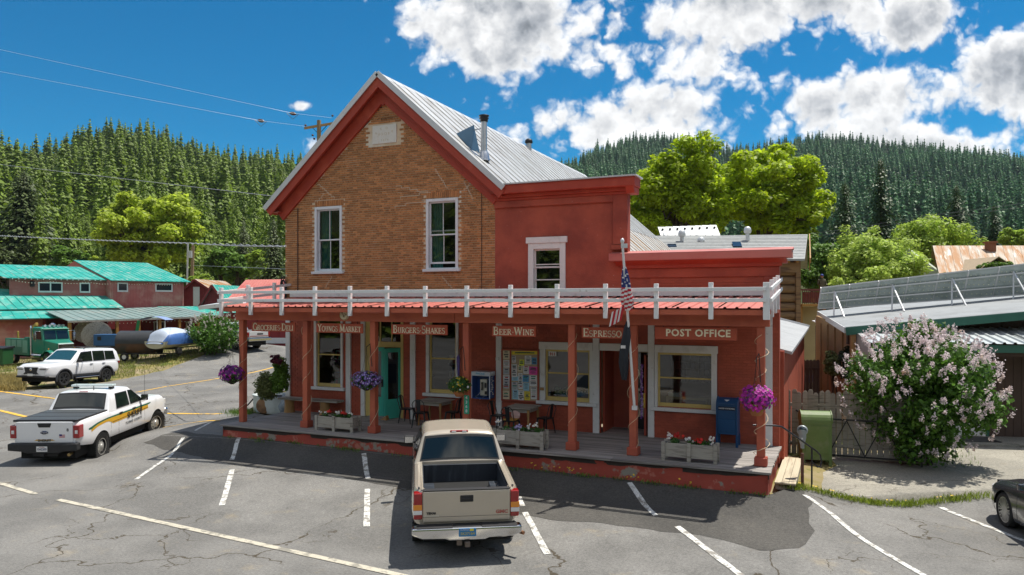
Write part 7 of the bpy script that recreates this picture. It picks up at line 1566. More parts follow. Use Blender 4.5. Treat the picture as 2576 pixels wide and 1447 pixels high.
for i, (u, v, d, lab, c_) in enumerate(((300, 868, 62, 'stack of brown crates under the barn awning', BROWN), (318, 866, 63, 'white metal garden frame under the barn awning', WORN), (368, 868, 63, 'green oil drum under the barn awning', DG), (405, 865, 63, 'pale statue like figure under the turquoise awning', WORN), (345, 866, 63, 'yellow wooden cabinet under the barn awning', TIMB), (270, 866, 63, 'grey cupboard in the dark of the barn awning', GREYW))):
    yard('crate_stack' if i == 0 else 'plant_stand' if i == 1 else 'oil_drum' if i == 2 else 'garden_statue' if i == 3 else 'cabinet', lab, ('crates', 'frame', 'drum', 'statue', 'cabinet', 'cupboard')[i], c_,
         (lambda m: [m.box((random.uniform(-.3, .3), 0, .25 + .42 * k), (.7, .6, .38), rz=random.uniform(-.3, .3)) for k in range(4)], lambda m: [m.bar((-.6 + 1.2 * a, 0, .1), (-.6 + 1.2 * b, 0, 1.3 if a == b else .1 + 1.1 * (a + b) / 2), .06, .06) for a, b in ((0, 0), (1, 1), (0, 1), (.5, .5), (1, 0))],
          lambda m: m.lathe([(.3, 0), (.3, .3), (.32, .31), (.3, .33), (.3, .6), (.32, .61), (.3, .63), (.3, .9), (0, .9)], 14), lambda m: (m.lathe([(.3, 0), (.3, .3), (.16, .35), (.2, .8), (.24, 1.2), (.1, 1.4), (.12, 1.55), (0, 1.68)], 12)), lambda m: (m.bx(-.5, .5, -.3, .3, .1, 1.9), m.bx(-.45, .45, -.33, -.3, .2, .9), m.bx(-.45, .45, -.33, -.3, 1.0, 1.8)), lambda m: (m.bx(-.6, .6, -.3, .3, .1, 2.1), m.bx(-.55, -.02, -.33, -.3, .2, 2.0), m.bx(.02, .55, -.33, -.3, .2, 2.0)))[i], u, v, d)

# ---- poles and wires
WOODP = mat('pole_wood', (.27, .19, .11), .85, .18, 3, (.38, .27, .15), 1.5, .55, .1, stretch=(3, 3, .3), bump=.4, bs=12)
pb_ = ong(478, 846); up = thing('utility_pole', 'weathered utility pole with grey conduit standing by the left lilac', 'utility pole', pb_); pd_ = (pb_ - EYE).dot(FW)
m = MB(); m.tube([(pb_.x, pb_.y, pb_.z - .3), at(485, 618, pd_)], [.26, .19], 12); m.build('pole', [WOODP], up)
m = MB(); m.tube([at(468, 838, pd_), at(472, 612, pd_)], .11, 8); m.build('conduit', [GTRIM], up)
m = MB(); m.box(at(479, 640, pd_ - .3), (.35, .25, .9), rz=TH); m.lathe([(0, 0), (.08, .05), (.08, .2), (0, .25)], 8, at(484, 618, pd_)); m.build('meter_box', [GTRIM], up)
m = MB(); m.tube([at(487, 760, pd_), at(500, 850, pd_ - 3)], .02, 5); m.build('guy_wire', [BLACK], up)
q = at(802, 303, 74); u2 = thing('utility_pole', 'utility pole with wooden crossarm rising behind the store gable', 'utility pole', (q.x, q.y, 0))
m = MB(); m.tube([(q.x, q.y, 0), q], [.28, .2], 10); m.build('pole', [WOODP], u2)
m = MB(); m.bar(at(765, 323, 74), at(840, 310, 74), .16, .22); m.build('crossarm', [mat('crossarm_wood', (.40, .24, .10), .8, .2, 2)], u2)
m = MB(); m.bar(at(784, 320, 74), at(800, 336, 74), .05, .05); m.bar(at(822, 316, 74), at(803, 336, 74), .05, .05); m.build('brace', [BLACK], u2)
m = MB()
for u, v in ((768, 318), (836, 294), (790, 352), (786, 343)): m.lathe([(.03, 0), (.1, .05), (.12, .12), (.06, .2), (0, .22)], 8, at(u, v, 74))
m.build('insulator', [mat('brown_insulator', (.10, .035, .02), .3)], u2)
WIRE = mat('pale_wire', (.50, .52, .55), .5, .02, 3, metal=.5); WIRED = mat('dark_wire', (.10, .11, .12), .6)
def wire(pts, d0, d1, r, label, mt=WIRE, sag=0.0, twist=0):
    m = MB(); out = []
    for i, (u, v) in enumerate(pts):
        t = i / (len(pts) - 1); out.append(at(u, v, d0 + (d1 - d0) * t))
    fine = []
    for a, b in zip(out, out[1:]):
        for k in range(12): q = k / 12; fine.append(a.lerp(b, q) - Vector((0, 0, sag * 4 * q * (1 - q))))
    fine.append(out[-1]); m.tube(fine, r, 5)
    if twist:
        m.tube([p + Vector((0, 0, r * 1.6 * math.sin(i * 1.9))) for i, p in enumerate([fine[0].lerp(fine[-1], k / 240) - Vector((0, 0, sag * 4 * (k / 240) * (1 - k / 240))) for k in range(241)])], r * .7, 4)
    return tag(m.build('power_line', [mt]), label, 'power line', 'overhead lines')
wire([(-60, 112), (735, 285), (836, 297)], 60, 74, .014, 'upper power line with an insulator reaching the crossarm behind the gable'); wire([(-60, 169), (655, 304), (768, 318)], 58, 74, .014, 'second power line below the topmost one, ending at the crossarm')
wire([(-60, 407), (690, 494)], 40, 27, .010, 'single line running to the left eave of the store'); wire([(-60, 590), (480, 612), (722, 620)], 50, 27, .022, 'thick twisted service cable passing the utility pole', sag=.05, twist=1); wire([(486, 668), (722, 677)], 52, 26, .008, 'thin cable from the utility pole to the brick wall', WIRE)
wire([(2040, 588), (2300, 545), (2700, 490)], 52, 40, .010, 'upper line above the log house on the right', WIRED, .1); wire([(2040, 595), (2300, 553), (2700, 500)], 52, 40, .010, 'lower line above the log house on the right', WIRED, .1)
for u, v, d in ((735, 286, 72.4), (655, 304, 72)):
    a, b = at(u - 8, v - 2, d), at(u + 10, v + 2, d); m = MB(); m.tube([a, a.lerp(b, .3), a.lerp(b, .7), b], [.04, .16, .16, .04], 8); m.tube([a - Vector((.3, 0, 0)), a.lerp(b, .5) - Vector((0, 0, .55)), b + Vector((.3, 0, 0))], .025, 4)
    tag(m.build('strain_insulator', [mat('brown_insulator', (.10, .035, .02), .3)]), 'dark strain insulator on the %s power line left of the gable' % ('upper' if v < 300 else 'second'), 'insulator')

# ------------------------------------------------------------------ right of the store
# sidewalk with a broken kerb
WALK = [(-1.38, 18.9), (-1.0, 18.62), (-.85, 18.5), (0.2, 18.68), (1.0, 19.14), (2.1, 19.92), (3.1, 20.55), (5.2, 21.7), (8, 23.4), (9, 26.5), (4.4, 26.9), (1.2, 24.2), (-.9, 23.0), (-1.38, 23.0)]
def walk_z(x, y): return .24 + .012 * mnoise.noise(Vector((x * 1.3, y * 1.3, 5))) + .06 * sm((y - 20) / 5)
o = sheet('sidewalk', ragged(WALK, .25, .05, 8, lambda x, y: y > 22.5 or x < -1.2), 0, A_CONC, .4, .5, (-3, 10, 18, 27), walk_z)
bm = bmesh.new(); bm.from_mesh(o.data); ed = [e for e in bm.edges if e.is_boundary]; ex = bmesh.ops.extrude_edge_only(bm, edges=ed)
for v in [g for g in ex['geom'] if isinstance(g, bmesh.types.BMVert)]: v.co.z -= .42; v.co.x += .02 * mnoise.noise(v.co * 4)
bmesh.ops.recalc_face_normals(bm, faces=bm.faces); bm.to_mesh(o.data); bm.free(); tag(o, kind='structure')
# dog eared board fence and the black truss gate leaning on it
FY = 22.75; fence = thing('board_fence', 'grey dog eared board fence between the store and the big lilac', 'fence', (0, FY, .3))
PICK = []
for var in range(3):
    h = 1.80 + .03 * var; m = MB(); m.prism([(-.068, 0), (.068, 0), (.068, h - .05), (.03, h), (-.03, h), (-.068, h - .05)], -.011, .011, 'y'); PICK.append(m.mesh('picket', GREYW))
for k in range(25):
    o = bpy.data.objects.new('picket', PICK[k % 3]); COL.objects.link(o); attach(o, fence); o.location = (-1.5 + .148 * k, FY, .33 + random.uniform(-.02, .02)); o.rotation_euler = (0, random.uniform(-.012, .012), 0)
for z in (.65, 1.75): m = MB(); m.bar((-1.55, FY + .04, z), (2.2, FY + .04, z), .05, .09); m.build('rail', [GREYW], fence)
gate = thing('truss_gate', 'black steel truss railing standing before the board fence', 'gate', (.3, FY - .15, .3)); gy = FY - .16
for a, b in (((-1.15, gy, 1.62), (-.75, gy, 1.42)), ((-.75, gy, 1.42), (2.0, gy, 1.42)), ((-.75, gy, .42), (2.0, gy, .42))): m = MB(); m.bar(a, b, .035, .045); m.build('rail', [BLACK], gate)
for x in (-.75, 2.0): m = MB(); m.bar((x, gy, .25), (x, gy, 1.45), .045, .045); m.build('post', [BLACK], gate)
for k in range(6):
    a = -.75 + .46 * k; m = MB(); m.bar((a, gy, .44 if k % 2 else 1.40), (a + .46, gy, 1.40 if k % 2 else .44), .025, .03); m.build('brace', [BLACK], gate)
# back yard: dark fence, hutch, tub, pots, dirt
bf = thing('back_fence', 'dark weathered fence with a gate at the end of the side yard', 'fence', CF @ Vector((ld(2060, 31), 31, .6)))
DFW = mat('dark_weathered_wood', (.13, .105, .085), .85, .18, 3, bump=.3, bs=10, rand=.15)
for k in range(15):
    l = ld(2018, 31) + .145 * k; m = MB(); m.M = CF; m.prism([(l, .3), (l + .135, .3), (l + .135, 2.22), (l + .1, 2.28), (l + .035, 2.28), (l, 2.22)], 31, 31.02, 'y'); m.build('picket', [DFW], bf)
for z in (.9, 1.9): m = MB(); m.M = CF; m.bar((ld(2018, 31), 30.96, z), (ld(2120, 31), 30.96, z), .06, .1); m.build('rail', [DFW], bf)
m = MB(); m.M = CF; m.bar((ld(2066, 31), 30.95, .3), (ld(2066, 31), 30.95, 2.2), .12, .12); m.build('post', [DFW], bf)
tb = ong(2032, 962); m = MB(); m.lathe([(.22, 0), (.3, .32), (.31, .34), (.28, .34), (.2, .05)], 16, (tb.x, tb.y, tb.z)); tag(m.build('plastic_tub', [mat('tub_blue', (.02, .06, .36), .4, .08, 4)]), 'blue plastic tub in the dirt side yard', 'tub')
p = ong(2025, 975); m = MB(); m.M = Matrix.Translation(p) @ Matrix.Rotation(TH, 4, 'Z'); m.bx(-.35, .35, -.2, .2, .02, .1); tag(m.build('wood_tray', [DFW]), 'low dark wooden tray on the dirt of the side yard', 'tray')
hu = thing('wire_hutch', 'pink framed wire hutch with pale roof behind the post office', 'hutch', CF @ Vector((ld(2100, 34), 34, .5)))
PF = mat('dusty_pink_frame', (.42, .17, .15), .7, .1, 4)
def cp(name, mt, fn, par, **k): m = MB(); m.M = CF; fn(m); return m.build(name, mt if isinstance(mt, list) else [mt], par, **k)
l0, l1 = ld(2074, 34), ld(2124, 34)
cp('frame', PF, lambda m: (m.bar((l0, 34, .4), (l0, 34, zv(818, 34)), .07, .07), m.bar((l1, 34, .4), (l1, 34, zv(820, 34)), .07, .07), m.bar((l0, 34, zv(856, 34)), (l1, 34, zv(856, 34)), .06, .06), m.bar((l0, 34, zv(822, 34)), (l1, 34, zv(822, 34)), .06, .06), m.bar((l1, 34, zv(824, 34)), (l1 + .3, 35.2, zv(824, 34)), .06, .06)), hu)
tag(cp('wire_mesh', mat('grey_wire', (.26, .25, .23), .6), lambda m: [m.bar((l0 + (l1 - l0) * k / 12, 34.02, zv(856, 34)), (l0 + (l1 - l0) * k / 12, 34.02, zv(822, 34)), .012, .012) for k in range(13)] + [m.bar((l0, 34.02, zv(856 - 4.2 * k, 34)), (l1, 34.02, zv(856 - 4.2 * k, 34)), .012, .012) for k in range(9)], hu), kind='stuff')
cp('back_panel', DFW, lambda m: m.bx(l0, l1, 35, 35.05, .4, zv(820, 35)), hu); cp('roof', WORN, lambda m: slab(m, (l0 - .1, 33.8, zv(818, 34)), (l1 + .1, 33.8, zv(820, 34)), (l1 + .1, 35.2, zv(812, 35)), (l0 - .1, 35.2, zv(806, 35)), t=.05), hu)
cp('white_duct', WORN, lambda m: m.tube([(ld(2035, 35), 34, zv(806, 34)), (ld(2074, 35), 34.5, zv(806, 34))], .16, 10), post)
# log house with balcony
lh = thing('log_house', 'two storey log house with grey shingle roof and balcony behind the post office', 'house', CF @ Vector((ld(1850, 44), 44, 0)))
LOGM = mat('dark_log', (.22, .135, .065), .8, .18, 2, (.10, .055, .03), 2, .56, .1, stretch=(.4, .4, 4), rand=.14); SHG = mat('pale_grey_shingles', (.33, .34, .34), .85, .1, 2, (.27, .28, .28), 5, .56, .1, bump=.4, bs=18, col3=(.40, .38, .33), s3=12, t3=.62)
zr0, zr1 = zv(652, 42), zv(590, 47)
rf = cp('roof', SHG, lambda m: (slab(m, (ld(1600, 42), 41.6, zr0), (ld(2024, 41.6), 41.6, zr0), (ld(2031, 47), 47, zr1), (ld(1640, 47), 47, zr1 - .1), t=.12), slab(m, (ld(1600, 52), 52, zr0), (ld(2031, 52), 52, zr0), (ld(2031, 47), 47.02, zr1), (ld(1640, 47), 47.02, zr1 - .1), t=.12)), lh)
tag(cp('shingle_course', SHG, lambda m: [m.bar((ld(1605, 42), 41.62 + 5.36 * k / 16, zr0 + (zr1 - zr0) * k / 16 + .012), (ld(2024 + 7 * k / 16, 41.6 + 5.36 * k / 16) - .02, 41.62 + 5.36 * k / 16, zr0 + (zr1 - zr0) * k / 16 + .012), .03, .02) for k in range(1, 16)], rf), kind='stuff')
for k in range(13):
    z = .9 + .50 * k; cp('log', LOGM, lambda m: m.tube([(ld(1760, 42.4), 42.4, z), (ld(2004, 42.4), 42.4, z)], .26, 8), lh); cp('log', LOGM, lambda m: m.tube([(ld(2003, 42.4), 42.5, z + .2), (ld(2003, 42.4), 51.5, z + .2)], .24, 8), lh)
cp('corner_post', LOGM, lambda m: m.bar((ld(2006, 42.2), 42.2, .2), (ld(2006, 42.2), 42.2, zr0), .26, .26), lh); cp('rafter_tail', TIMB, lambda m: [m.bar((ld(1962 + 21 * k, 41.8), 41.7, zr0 - .12), (ld(1962 + 21 * k, 41.8), 42.6, zr0 - .02), .12, .2) for k in range(3)], lh); cp('eave_board', LOGM, lambda m: m.bx(ld(1930, 42), ld(2010, 42), 42.0, 42.1, zr0 - .75, zr0 - .2), lh); cp('rake_board', BROWN, lambda m: (m.bar((ld(2031, 42), 41.6, zr0 - .1), (ld(2036, 47), 47, zr1 - .1), .06, .3), m.bar((ld(2036, 47), 47, zr1 - .1), (ld(2036, 52), 52, zr0 - .1), .06, .3)), lh)
cp('gable_wall', LOGM, lambda m: m.prism([(42.5, zr0), (51.5, zr0), (47, zr1 - .2)], ld(2003, 42.4), ld(2003, 42.4) + .2, 'x'), lh)
cp('side_window', WHITE, lambda m: (m.bx(ld(2003, 42.4) + .22, ld(2003, 42.4) + .28, 43.6, 45.0, 5.2, 6.6)), lh)
bal = cp('balcony_floor', TIMB, lambda m: m.bx(ld(2010, 43), ld(2099, 43), 42.6, 46, zv(771, 43), zv(765, 43)), lh)
cp('balcony_rail', mat('dark_red_rail', (.16, .05, .04), .7, .15, 4), lambda m: (m.bar((ld(2012, 42.6), 42.65, zv(729, 42.6)), (ld(2100, 42.6), 42.65, zv(729, 42.6)), .08, .1), m.bar((ld(2100, 42.6), 42.65, zv(729, 42.6)), (ld(2100, 42.6), 46, zv(729, 42.6)), .08, .1), *[m.bar((ld(2014 + 5.2 * k, 42.6), 42.65, zv(765, 42.6)), (ld(2014 + 5.2 * k, 42.6), 42.65, zv(730, 42.6)), .04, .04) for k in range(17)]), bal)
cp('rug', mat('rust_red_rug', (.26, .06, .035), .85, .2, 3, (.40, .14, .03), 2.5, .6, .05), lambda m: m.bx(ld(2018, 42.8), ld(2098, 42.8), 42.75, 42.79, zv(762, 42.8), zv(735, 42.8)), bal)
cp('balcony_post', TIMB, lambda m: [m.bar((ld(u, 43), 43 + dd, .3), (ld(u, 43), 43 + dd, zv(769, 43)), .16, .16) for u, dd in ((2014, 0), (2096, 0), (2078, .3))], lh); cp('porch_wall', mat('beige_panel', (.42, .34, .19), .8, .08, 2), lambda m: m.bx(ld(2018, 44), ld(2076, 44), 45, 45.1, .3, zv(772, 44)), lh)
for u, v, hh in ((1715, 596, .8), (1763, 612, .75), (2267 - 1800 + 1490 - 4, 602, .0), (1880, 588, .8)):
    if hh: cp('roof_vent', GTRIM, lambda m: (m.lathe([(.12, 0), (.12, hh * .6)], 10, (ld(u, 45.5), 45.5, zv(v, 45.5) - .45)), m.lathe([(.2, hh * .6), (.24, hh * .75), (.2, hh), (.1, hh * 1.1), (0, hh * 1.1)], 10, (ld(u, 45.5), 45.5, zv(v, 45.5) - .45))), lh)
for u, v in ((1690, 624), (1853, 619)): cp('skylight', WGLASS, lambda m: slab(m, (ld(u - 10, 44), 43.9, zv(v + 5, 43.9) + .1), (ld(u + 12, 44), 43.9, zv(v + 5, 43.9) + .1), (ld(u + 12, 44.6), 44.8, zv(v - 6, 44.8) + .12), (ld(u - 10, 44.6), 44.8, zv(v - 6, 44.8) + .12), t=.08), lh)
sr = thing('solar_rack', 'tilted rack of eight white backed solar panels on the log house roof', 'solar panels', CF @ Vector((ld(1735, 48), 48, zr1)), group='solar panel racks')
for k in range(8):
    a, b = 1659 + 18.7 * k, 1659 + 18.7 * (k + 1) - .8; pnl = cp('solar_panel', mat('white_panel_back', (.62, .63, .63), .5, .04, 3), lambda m: slab(m, (ld(a + 4, 47.4), 47.4, zv(598 - .8 * k, 47.4)), (ld(b + 4, 47.4), 47.4, zv(598 - .8 * k, 47.4)), (ld(b, 48), 48.6, zv(571 - .7 * k, 48.6)), (ld(a, 48), 48.6, zv(571 - .7 * k, 48.6)), t=.04), sr)
    cp('junction_box', BLACK, lambda m: m.box((ld((a + b) / 2, 48), 48.2, zv(577 - .7 * k, 48.2)), (.12, .1, .1)), pnl)
cp('support', GTRIM, lambda m: [m.bar((ld(1670 + 40 * k, 47.6), 47.2, zr1 - .1), (ld(1668 + 40 * k, 48.2), 48.4, zv(580, 48.4)), .05, .05) for k in range(4)], sr)
pf = thing('picket_fence', 'white picket fence beneath the balcony of the log house', 'fence', CF @ Vector((ld(2100, 50), 50, .6)))
for k in range(17):
    l = ld(2058 + 5.0 * k, 50); cp('picket', WORN, lambda m: m.prism([(l, zv(826, 50)), (l + .08, zv(826, 50)), (l + .08, zv(795, 50)), (l + .04, zv(792, 50)), (l, zv(795, 50))], 50, 50.02, 'y'), pf)
for v in (800, 818): cp('rail', WORN, lambda m: m.bar((ld(2056, 50), 50.04, zv(v, 50)), (ld(2141, 50), 50.04, zv(v, 50)), .04, .08), pf)
lane = MB(); lane.M = CF; lane.grid(lambda u, v: (ld(2040, 36) + 12 * u, 35 + 6 * v, .36), 4, 3); tag(lane.build('back_lane', [A_CONC]), kind='structure')
# person on the balcony
def figure(name, p, face, label, skin, shirt, cap):
    me = bpy.data.meshes.new(name); J = [(0, 0, .95, .15), (0, 0, 1.2, .15), (0, 0, 1.42, .14), (0, 0, 1.52, .06), (0, .01, 1.60, .075), (0, .01, 1.70, .085), (.19, 0, 1.42, .06), (.26, .02, 1.18, .05), (.2, .22, 1.10, .04), (-.19, 0, 1.42, .06), (-.26, .02, 1.18, .05), (-.2, .22, 1.10, .04), (.1, 0, .88, .10), (.11, .02, .48, .07), (.11, 0, .06, .05), (-.1, 0, .88, .10), (-.11, .02, .48, .07), (-.11, 0, .06, .05)]
    E = [(0, 1), (1, 2), (2, 3), (3, 4), (4, 5), (2, 6), (6, 7), (7, 8), (2, 9), (9, 10), (10, 11), (0, 12), (12, 13), (13, 14), (0, 15), (15, 16), (16, 17)]
    me.from_pydata([j[:3] for j in J], E, []); o = bpy.data.objects.new(name, me); COL.objects.link(o); me.materials.append(shirt)
    o.modifiers.new('skin', 'SKIN'); sv = me.skin_vertices[0].data
    for i, j in enumerate(J): sv[i].radius = (j[3], j[3])
    sv[0].use_root = True; sb = o.modifiers.new('smooth', 'SUBSURF'); sb.levels = sb.render_levels = 1; o.location = p; o.rotation_euler = (0, 0, face)
    for nm, mt, fn in (('face', skin, lambda m: (m.blob((0, .02, 1.64), (.075, .09, .11), 0, 1, .02, 14), m.blob((0, .11, 1.63), (.015, .02, .025)), m.blob((.08, .0, 1.63), (.015, .025, .03)), m.blob((-.08, .0, 1.63), (.015, .025, .03)))), ('eyes', TRIMB, lambda m: [m.blob((sx * .03, .10, 1.665), .010) for sx in (-1, 1)]), ('cap', cap, lambda m: (m.grid(lambda u, v: (.092 * math.cos(u * 6.283) * math.cos(v * 1.57), .01 + .105 * math.sin(u * 6.283) * math.cos(v * 1.57), 1.69 + .09 * math.sin(v * 1.57)), 14, 5), m.box((0, .13, 1.69), (.13, .1, .012))))):
        m = MB(); fn(m); m.build(nm, [mt], o, world=False)
    return tag(o, label, 'person')
bp0 = CF @ Vector((ld(2067, 44.2), 44.2, zv(765, 43) - .0)); figure('person', (bp0.x, bp0.y, bp0.z), TH + R(180), 'person in a blue cap leaning at the log house balcony railing', mat('skin', (.42, .24, .16), .6), mat('olive_shirt', (.10, .09, .05), .8), mat('cap_blue', (.02, .05, .32), .6))
# brown boarded building with shed roof and a long solar rack
O_ = at(2520, 1100, 24.1); ra = R(12.9); rx = Vector((math.cos(ra), math.sin(ra), 0)); ry = Vector((-math.sin(ra), math.cos(ra), 0))
RB = Matrix((rx, ry, UP)).transposed().to_4x4(); RB.translation = Vector((O_.x, O_.y, 0)); bb = thing('brown_building', 'dark brown boarded building with green trimmed shed roof and tin awning', 'building', (O_.x, O_.y, .3))
DBR = mat('dark_brown_siding', (.075, .048, .036), .8, .12, 2, rand=.08); GTR = mat('green_roof_trim', (.03, .12, .085), .5, .1, 2); MEMB = mat('pale_roof_membrane', (.27, .285, .295), .8, .08, 1.5, (.22, .23, .235), .8, .58, .1); TIN = mat('pale_ribbed_tin', (.52, .56, .57), .4, .06, 2, metal=.35)
def rp(name, mt, fn, par=None, **k): m = MB(); m.M = RB; fn(m); return m.build(name, mt if isinstance(mt, list) else [mt], par or bb, **k)
wl = rp('wall', DBR, lambda m: (m.bx(-1.75, -1.4, 0, .2, .2, 3.6), m.bx(-.60, 9, 0, .2, .2, 3.3), m.prism([(-4.4, 3.2), (9, 3.2), (9, 5.0), (-4.4, 3.74)], 1.2, 1.4, 'y'), m.bx(-1.4, -.6, 0, .2, 2.55, 3.3)))
for k in range(26): rp('wall_board', DBR, lambda m: m.bx(-.38 + .235 * k, -.16 + .235 * k, -.025, -.001, .32, 3.25), wl)
for k in range(30): rp('upper_board', DBR, lambda m: m.bx(-4.3 + .3 * k, -4.02 + .3 * k, 1.17, 1.199, 3.2, 3.74 + .03 * k), wl)
rp('door_frame', WHITE, lambda m: (m.bx(-.62, -.50, -.05, .06, .3, 2.5), m.bx(-1.48, -1.36, -.05, .06, .3, 2.5), m.bx(-1.36, -.62, -.05, .06, 2.4, 2.5))); dr = rp('door', WHITE, lambda m: (m.bx(-1.36, -.62, .0, .05, .31, .75), m.bx(-1.36, -1.24, .0, .05, .75, 2.4), m.bx(-.74, -.62, .0, .05, .75, 2.4)))
rp('pane', WGLASS, lambda m: m.bx(-1.24, -.74, .015, .03, .75, 2.4), dr); rp('door_sign', WORN, lambda m: m.prism([(-1.05, .98), (-.82, .92), (-.82, 1.18), (-1.0, 1.1)], .0, .012, 'y'), dr); rp('corner_trim', GTR, lambda m: m.bx(-.49, -.39, -.04, .02, .3, 3.2))
rp('canopy_beam', DBR, lambda m: (m.bx(-4.2, 9, -1.15, -.95, 3.0, 3.18), m.bx(-4.2, 9, -1.2, -1.16, 3.12, 3.3))); rp('canopy_fascia', GTR, lambda m: m.bx(-4.25, 9, -1.30, -1.25, 3.12, 3.36))
xp = -4.3
while xp < 8.5:
    prof = []; x = xp
    while x < xp + .9: prof += [(x, 0), (x + .16, 0), (x + .19, .05), (x + .24, .05), (x + .27, 0)]; x += .3
    n = len(prof); vs = [(a, -1.36, 3.40 + b) for a, b in prof] + [(a, 1.15, 3.80 + b) for a, b in prof]; rp('awning_sheet', TIN, lambda m: m.add(vs, [(i, i + 1, n + i + 1, n + i) for i in range(n - 1)]), fixn=False); xp += .9
rp('canopy_side', mat('grey_tarp', (.34, .36, .36), .6, .1, 2), lambda m: m.prism([(-1.3, 3.4), (1.15, 3.8), (1.15, 2.6), (-.9, 2.6)], -4.34, -4.3, 'x'))
zf = lambda x: 3.84 + .100 * (x + 4.6)
rp('roof', MEMB, lambda m: slab(m, (-4.7, .2, zf(-4.6)), (9, .2, zf(9)), (9.6, 8, zf(9) + .6), (-4.0, 8, zf(-4.6) + .45), t=.05)); rp('roof_fascia', GTR, lambda m: m.bar((-4.7, .17, zf(-4.7) - .14), (9, .17, zf(9) - .14), .05, .26)); rp('roof_side_trim', GTRIM, lambda m: m.bar((-4.72, .2, zf(-4.7) - .1), (-4.02, 8, zf(-4.7) + .36), .05, .2))
rp('side_wall', mat('plywood_side', (.30, .19, .09), .8, .15, 2), lambda m: (m.prism([(.6, .2), (7, .2), (7, 4.1), (.6, 3.7)], -4.3, -4.15, 'x'), *[m.bx(-4.36, -4.3, 1.0 + 1.2 * k, 1.1 + 1.2 * k, .2, 3.8) for k in range(5)])); rp('corner_post', BROWN, lambda m: m.bar((-4.45, .25, .2), (-4.45, .25, 3.7), .14, .14))
rp('plinth', A_CONC, lambda m: (m.bx(-2.6, 9, -1.6, .0, .2, .33), m.bx(-2.4, 9, -2.3, -1.6, .1, .26))); m = MB(); m.M = RB; m.bx(-1.9, -.5, -1.2, -.3, .331, .345); tag(m.build('door_mat', [BLACK]), 'dark door mat before the glazed door of the brown building', 'mat')
rp('wall_lamp', GTRIM, lambda m: m.box((1.9, 1.1, 4.35), (.12, .14, .3)))
sk2 = thing('solar_rack', 'long tilted rack of framed solar panels on the brown building roof', 'solar panels', RB @ Vector((0, 4, 4.3)), group='solar panel racks'); PB2 = mat('panel_back_cells', (.42, .48, .47), .45, .06, 1.2, (.34, .40, .38), 3, .55, .06)
yb0 = 5.2; n = 10
for k in range(n):
    a = -4.6 + 1.06 * k; b = a + 1.03; zb = lambda x: 4.42 + .075 * (x + 4.6); ht = lambda x: .83 + .045 * (x + 4.6)
    pk = rp('solar_panel', PB2, lambda m: slab(m, (a, yb0 - .2, zb(a)), (b, yb0 - .2, zb(b)), (b, yb0 - .75, zb(b) + ht(b)), (a, yb0 - .75, zb(a) + ht(a)), t=.03), sk2)
    rp('panel_frame', GTRIM, lambda m: (m.bar((a, yb0 - .18, zb(a)), (a, yb0 - .75, zb(a) + ht(a)), .05, .05), m.bar((a, yb0 - .76, zb(a) + ht(a)), (b, yb0 - .76, zb(b) + ht(b)), .05, .05), m.bar((a, yb0 - .2, zb(a)), (b, yb0 - .2, zb(b)), .05, .05)), pk)
    tag(rp('cell_gap', mat('pale_cell_gap', (.66, .68, .5), .5), lambda m: [m.box((a + .17 * i + .1, yb0 - .2 - .55 * j / 6 - .03, zb(a) + ht(a) * j / 6), (.03, .03, .03)) for i in range(6) for j in range(1, 6)], pk), kind='stuff')
    if k % 2 == 0: rp('strut', GTRIM, lambda m: (m.bar((a + .5, yb0 - .72, zb(a) + ht(a) * .8), (a + .65, yb0 - 1.6, zf(a) + .28), .05, .05), m.bar((a + .5, yb0 - .7, zb(a) + ht(a) * .85), (a + .45, yb0 - .8, zf(a) + .3), .05, .05)), sk2)
rp('crossbar', GTRIM, lambda m: [m.bar((-4.6, yb0 - .3 - .5 * q - .04, zb(-4.6) + ht(-4.6) * q), (6, yb0 - .3 - .5 * q - .04, zb(6) + ht(6) * q), .05, .05) for q in (.3, .72)], sk2)
# rusty roofed house
rh = thing('rusty_roof_house', 'old house with streaked rusty tin roof and an ivy clad dormer', 'house', CF @ Vector((ld(2460, 60), 60, 0))); PALEG = mat('pale_green_boards', (.38, .42, .33), .8, .1, 1.5)
zr, ze = zv(618, 64), zv(690, 58)
for k in range(18):
    a, b = 2362 + 22 * k, 2362 + 22 * (k + 1); a2, b2 = 2346 + 22 * k, 2346 + 22 * (k + 1); cp('roof_sheet', RUSTR, lambda m: slab(m, (ld(a, 58), 58, ze), (ld(b, 58) - .02, 58, ze), (ld(b2, 64) - .02, 64, zr), (ld(a2, 64), 64, zr), t=.04), rh)
cp('rear_roof', RUSTR, lambda m: slab(m, (ld(2340, 70), 70, ze), (ld(2780, 70), 70, ze), (ld(2740, 64), 64.05, zr), (ld(2344, 64), 64.05, zr)), rh); cp('wall', PALEG, lambda m: (m.prism([(58.6, .3), (69, .3), (69, ze), (64, zr - .2), (58.6, ze)], ld(2346, 60), ld(2346, 60) + .2, 'x'), m.bx(ld(2352, 58.6), ld(2800, 58.6), 58.6, 58.8, .3, ze)), rh)
cp('chimney', mat('chimney_brick', (.22, .09, .05), .9, .15, 4), lambda m: (m.bx(ld(2480, 63), ld(2498, 63), 62.6, 63.2, zr - .8, zv(612, 63)), m.bx(ld(2477, 63), ld(2501, 63), 62.5, 63.3, zv(612, 63), zv(608, 63)),), rh)
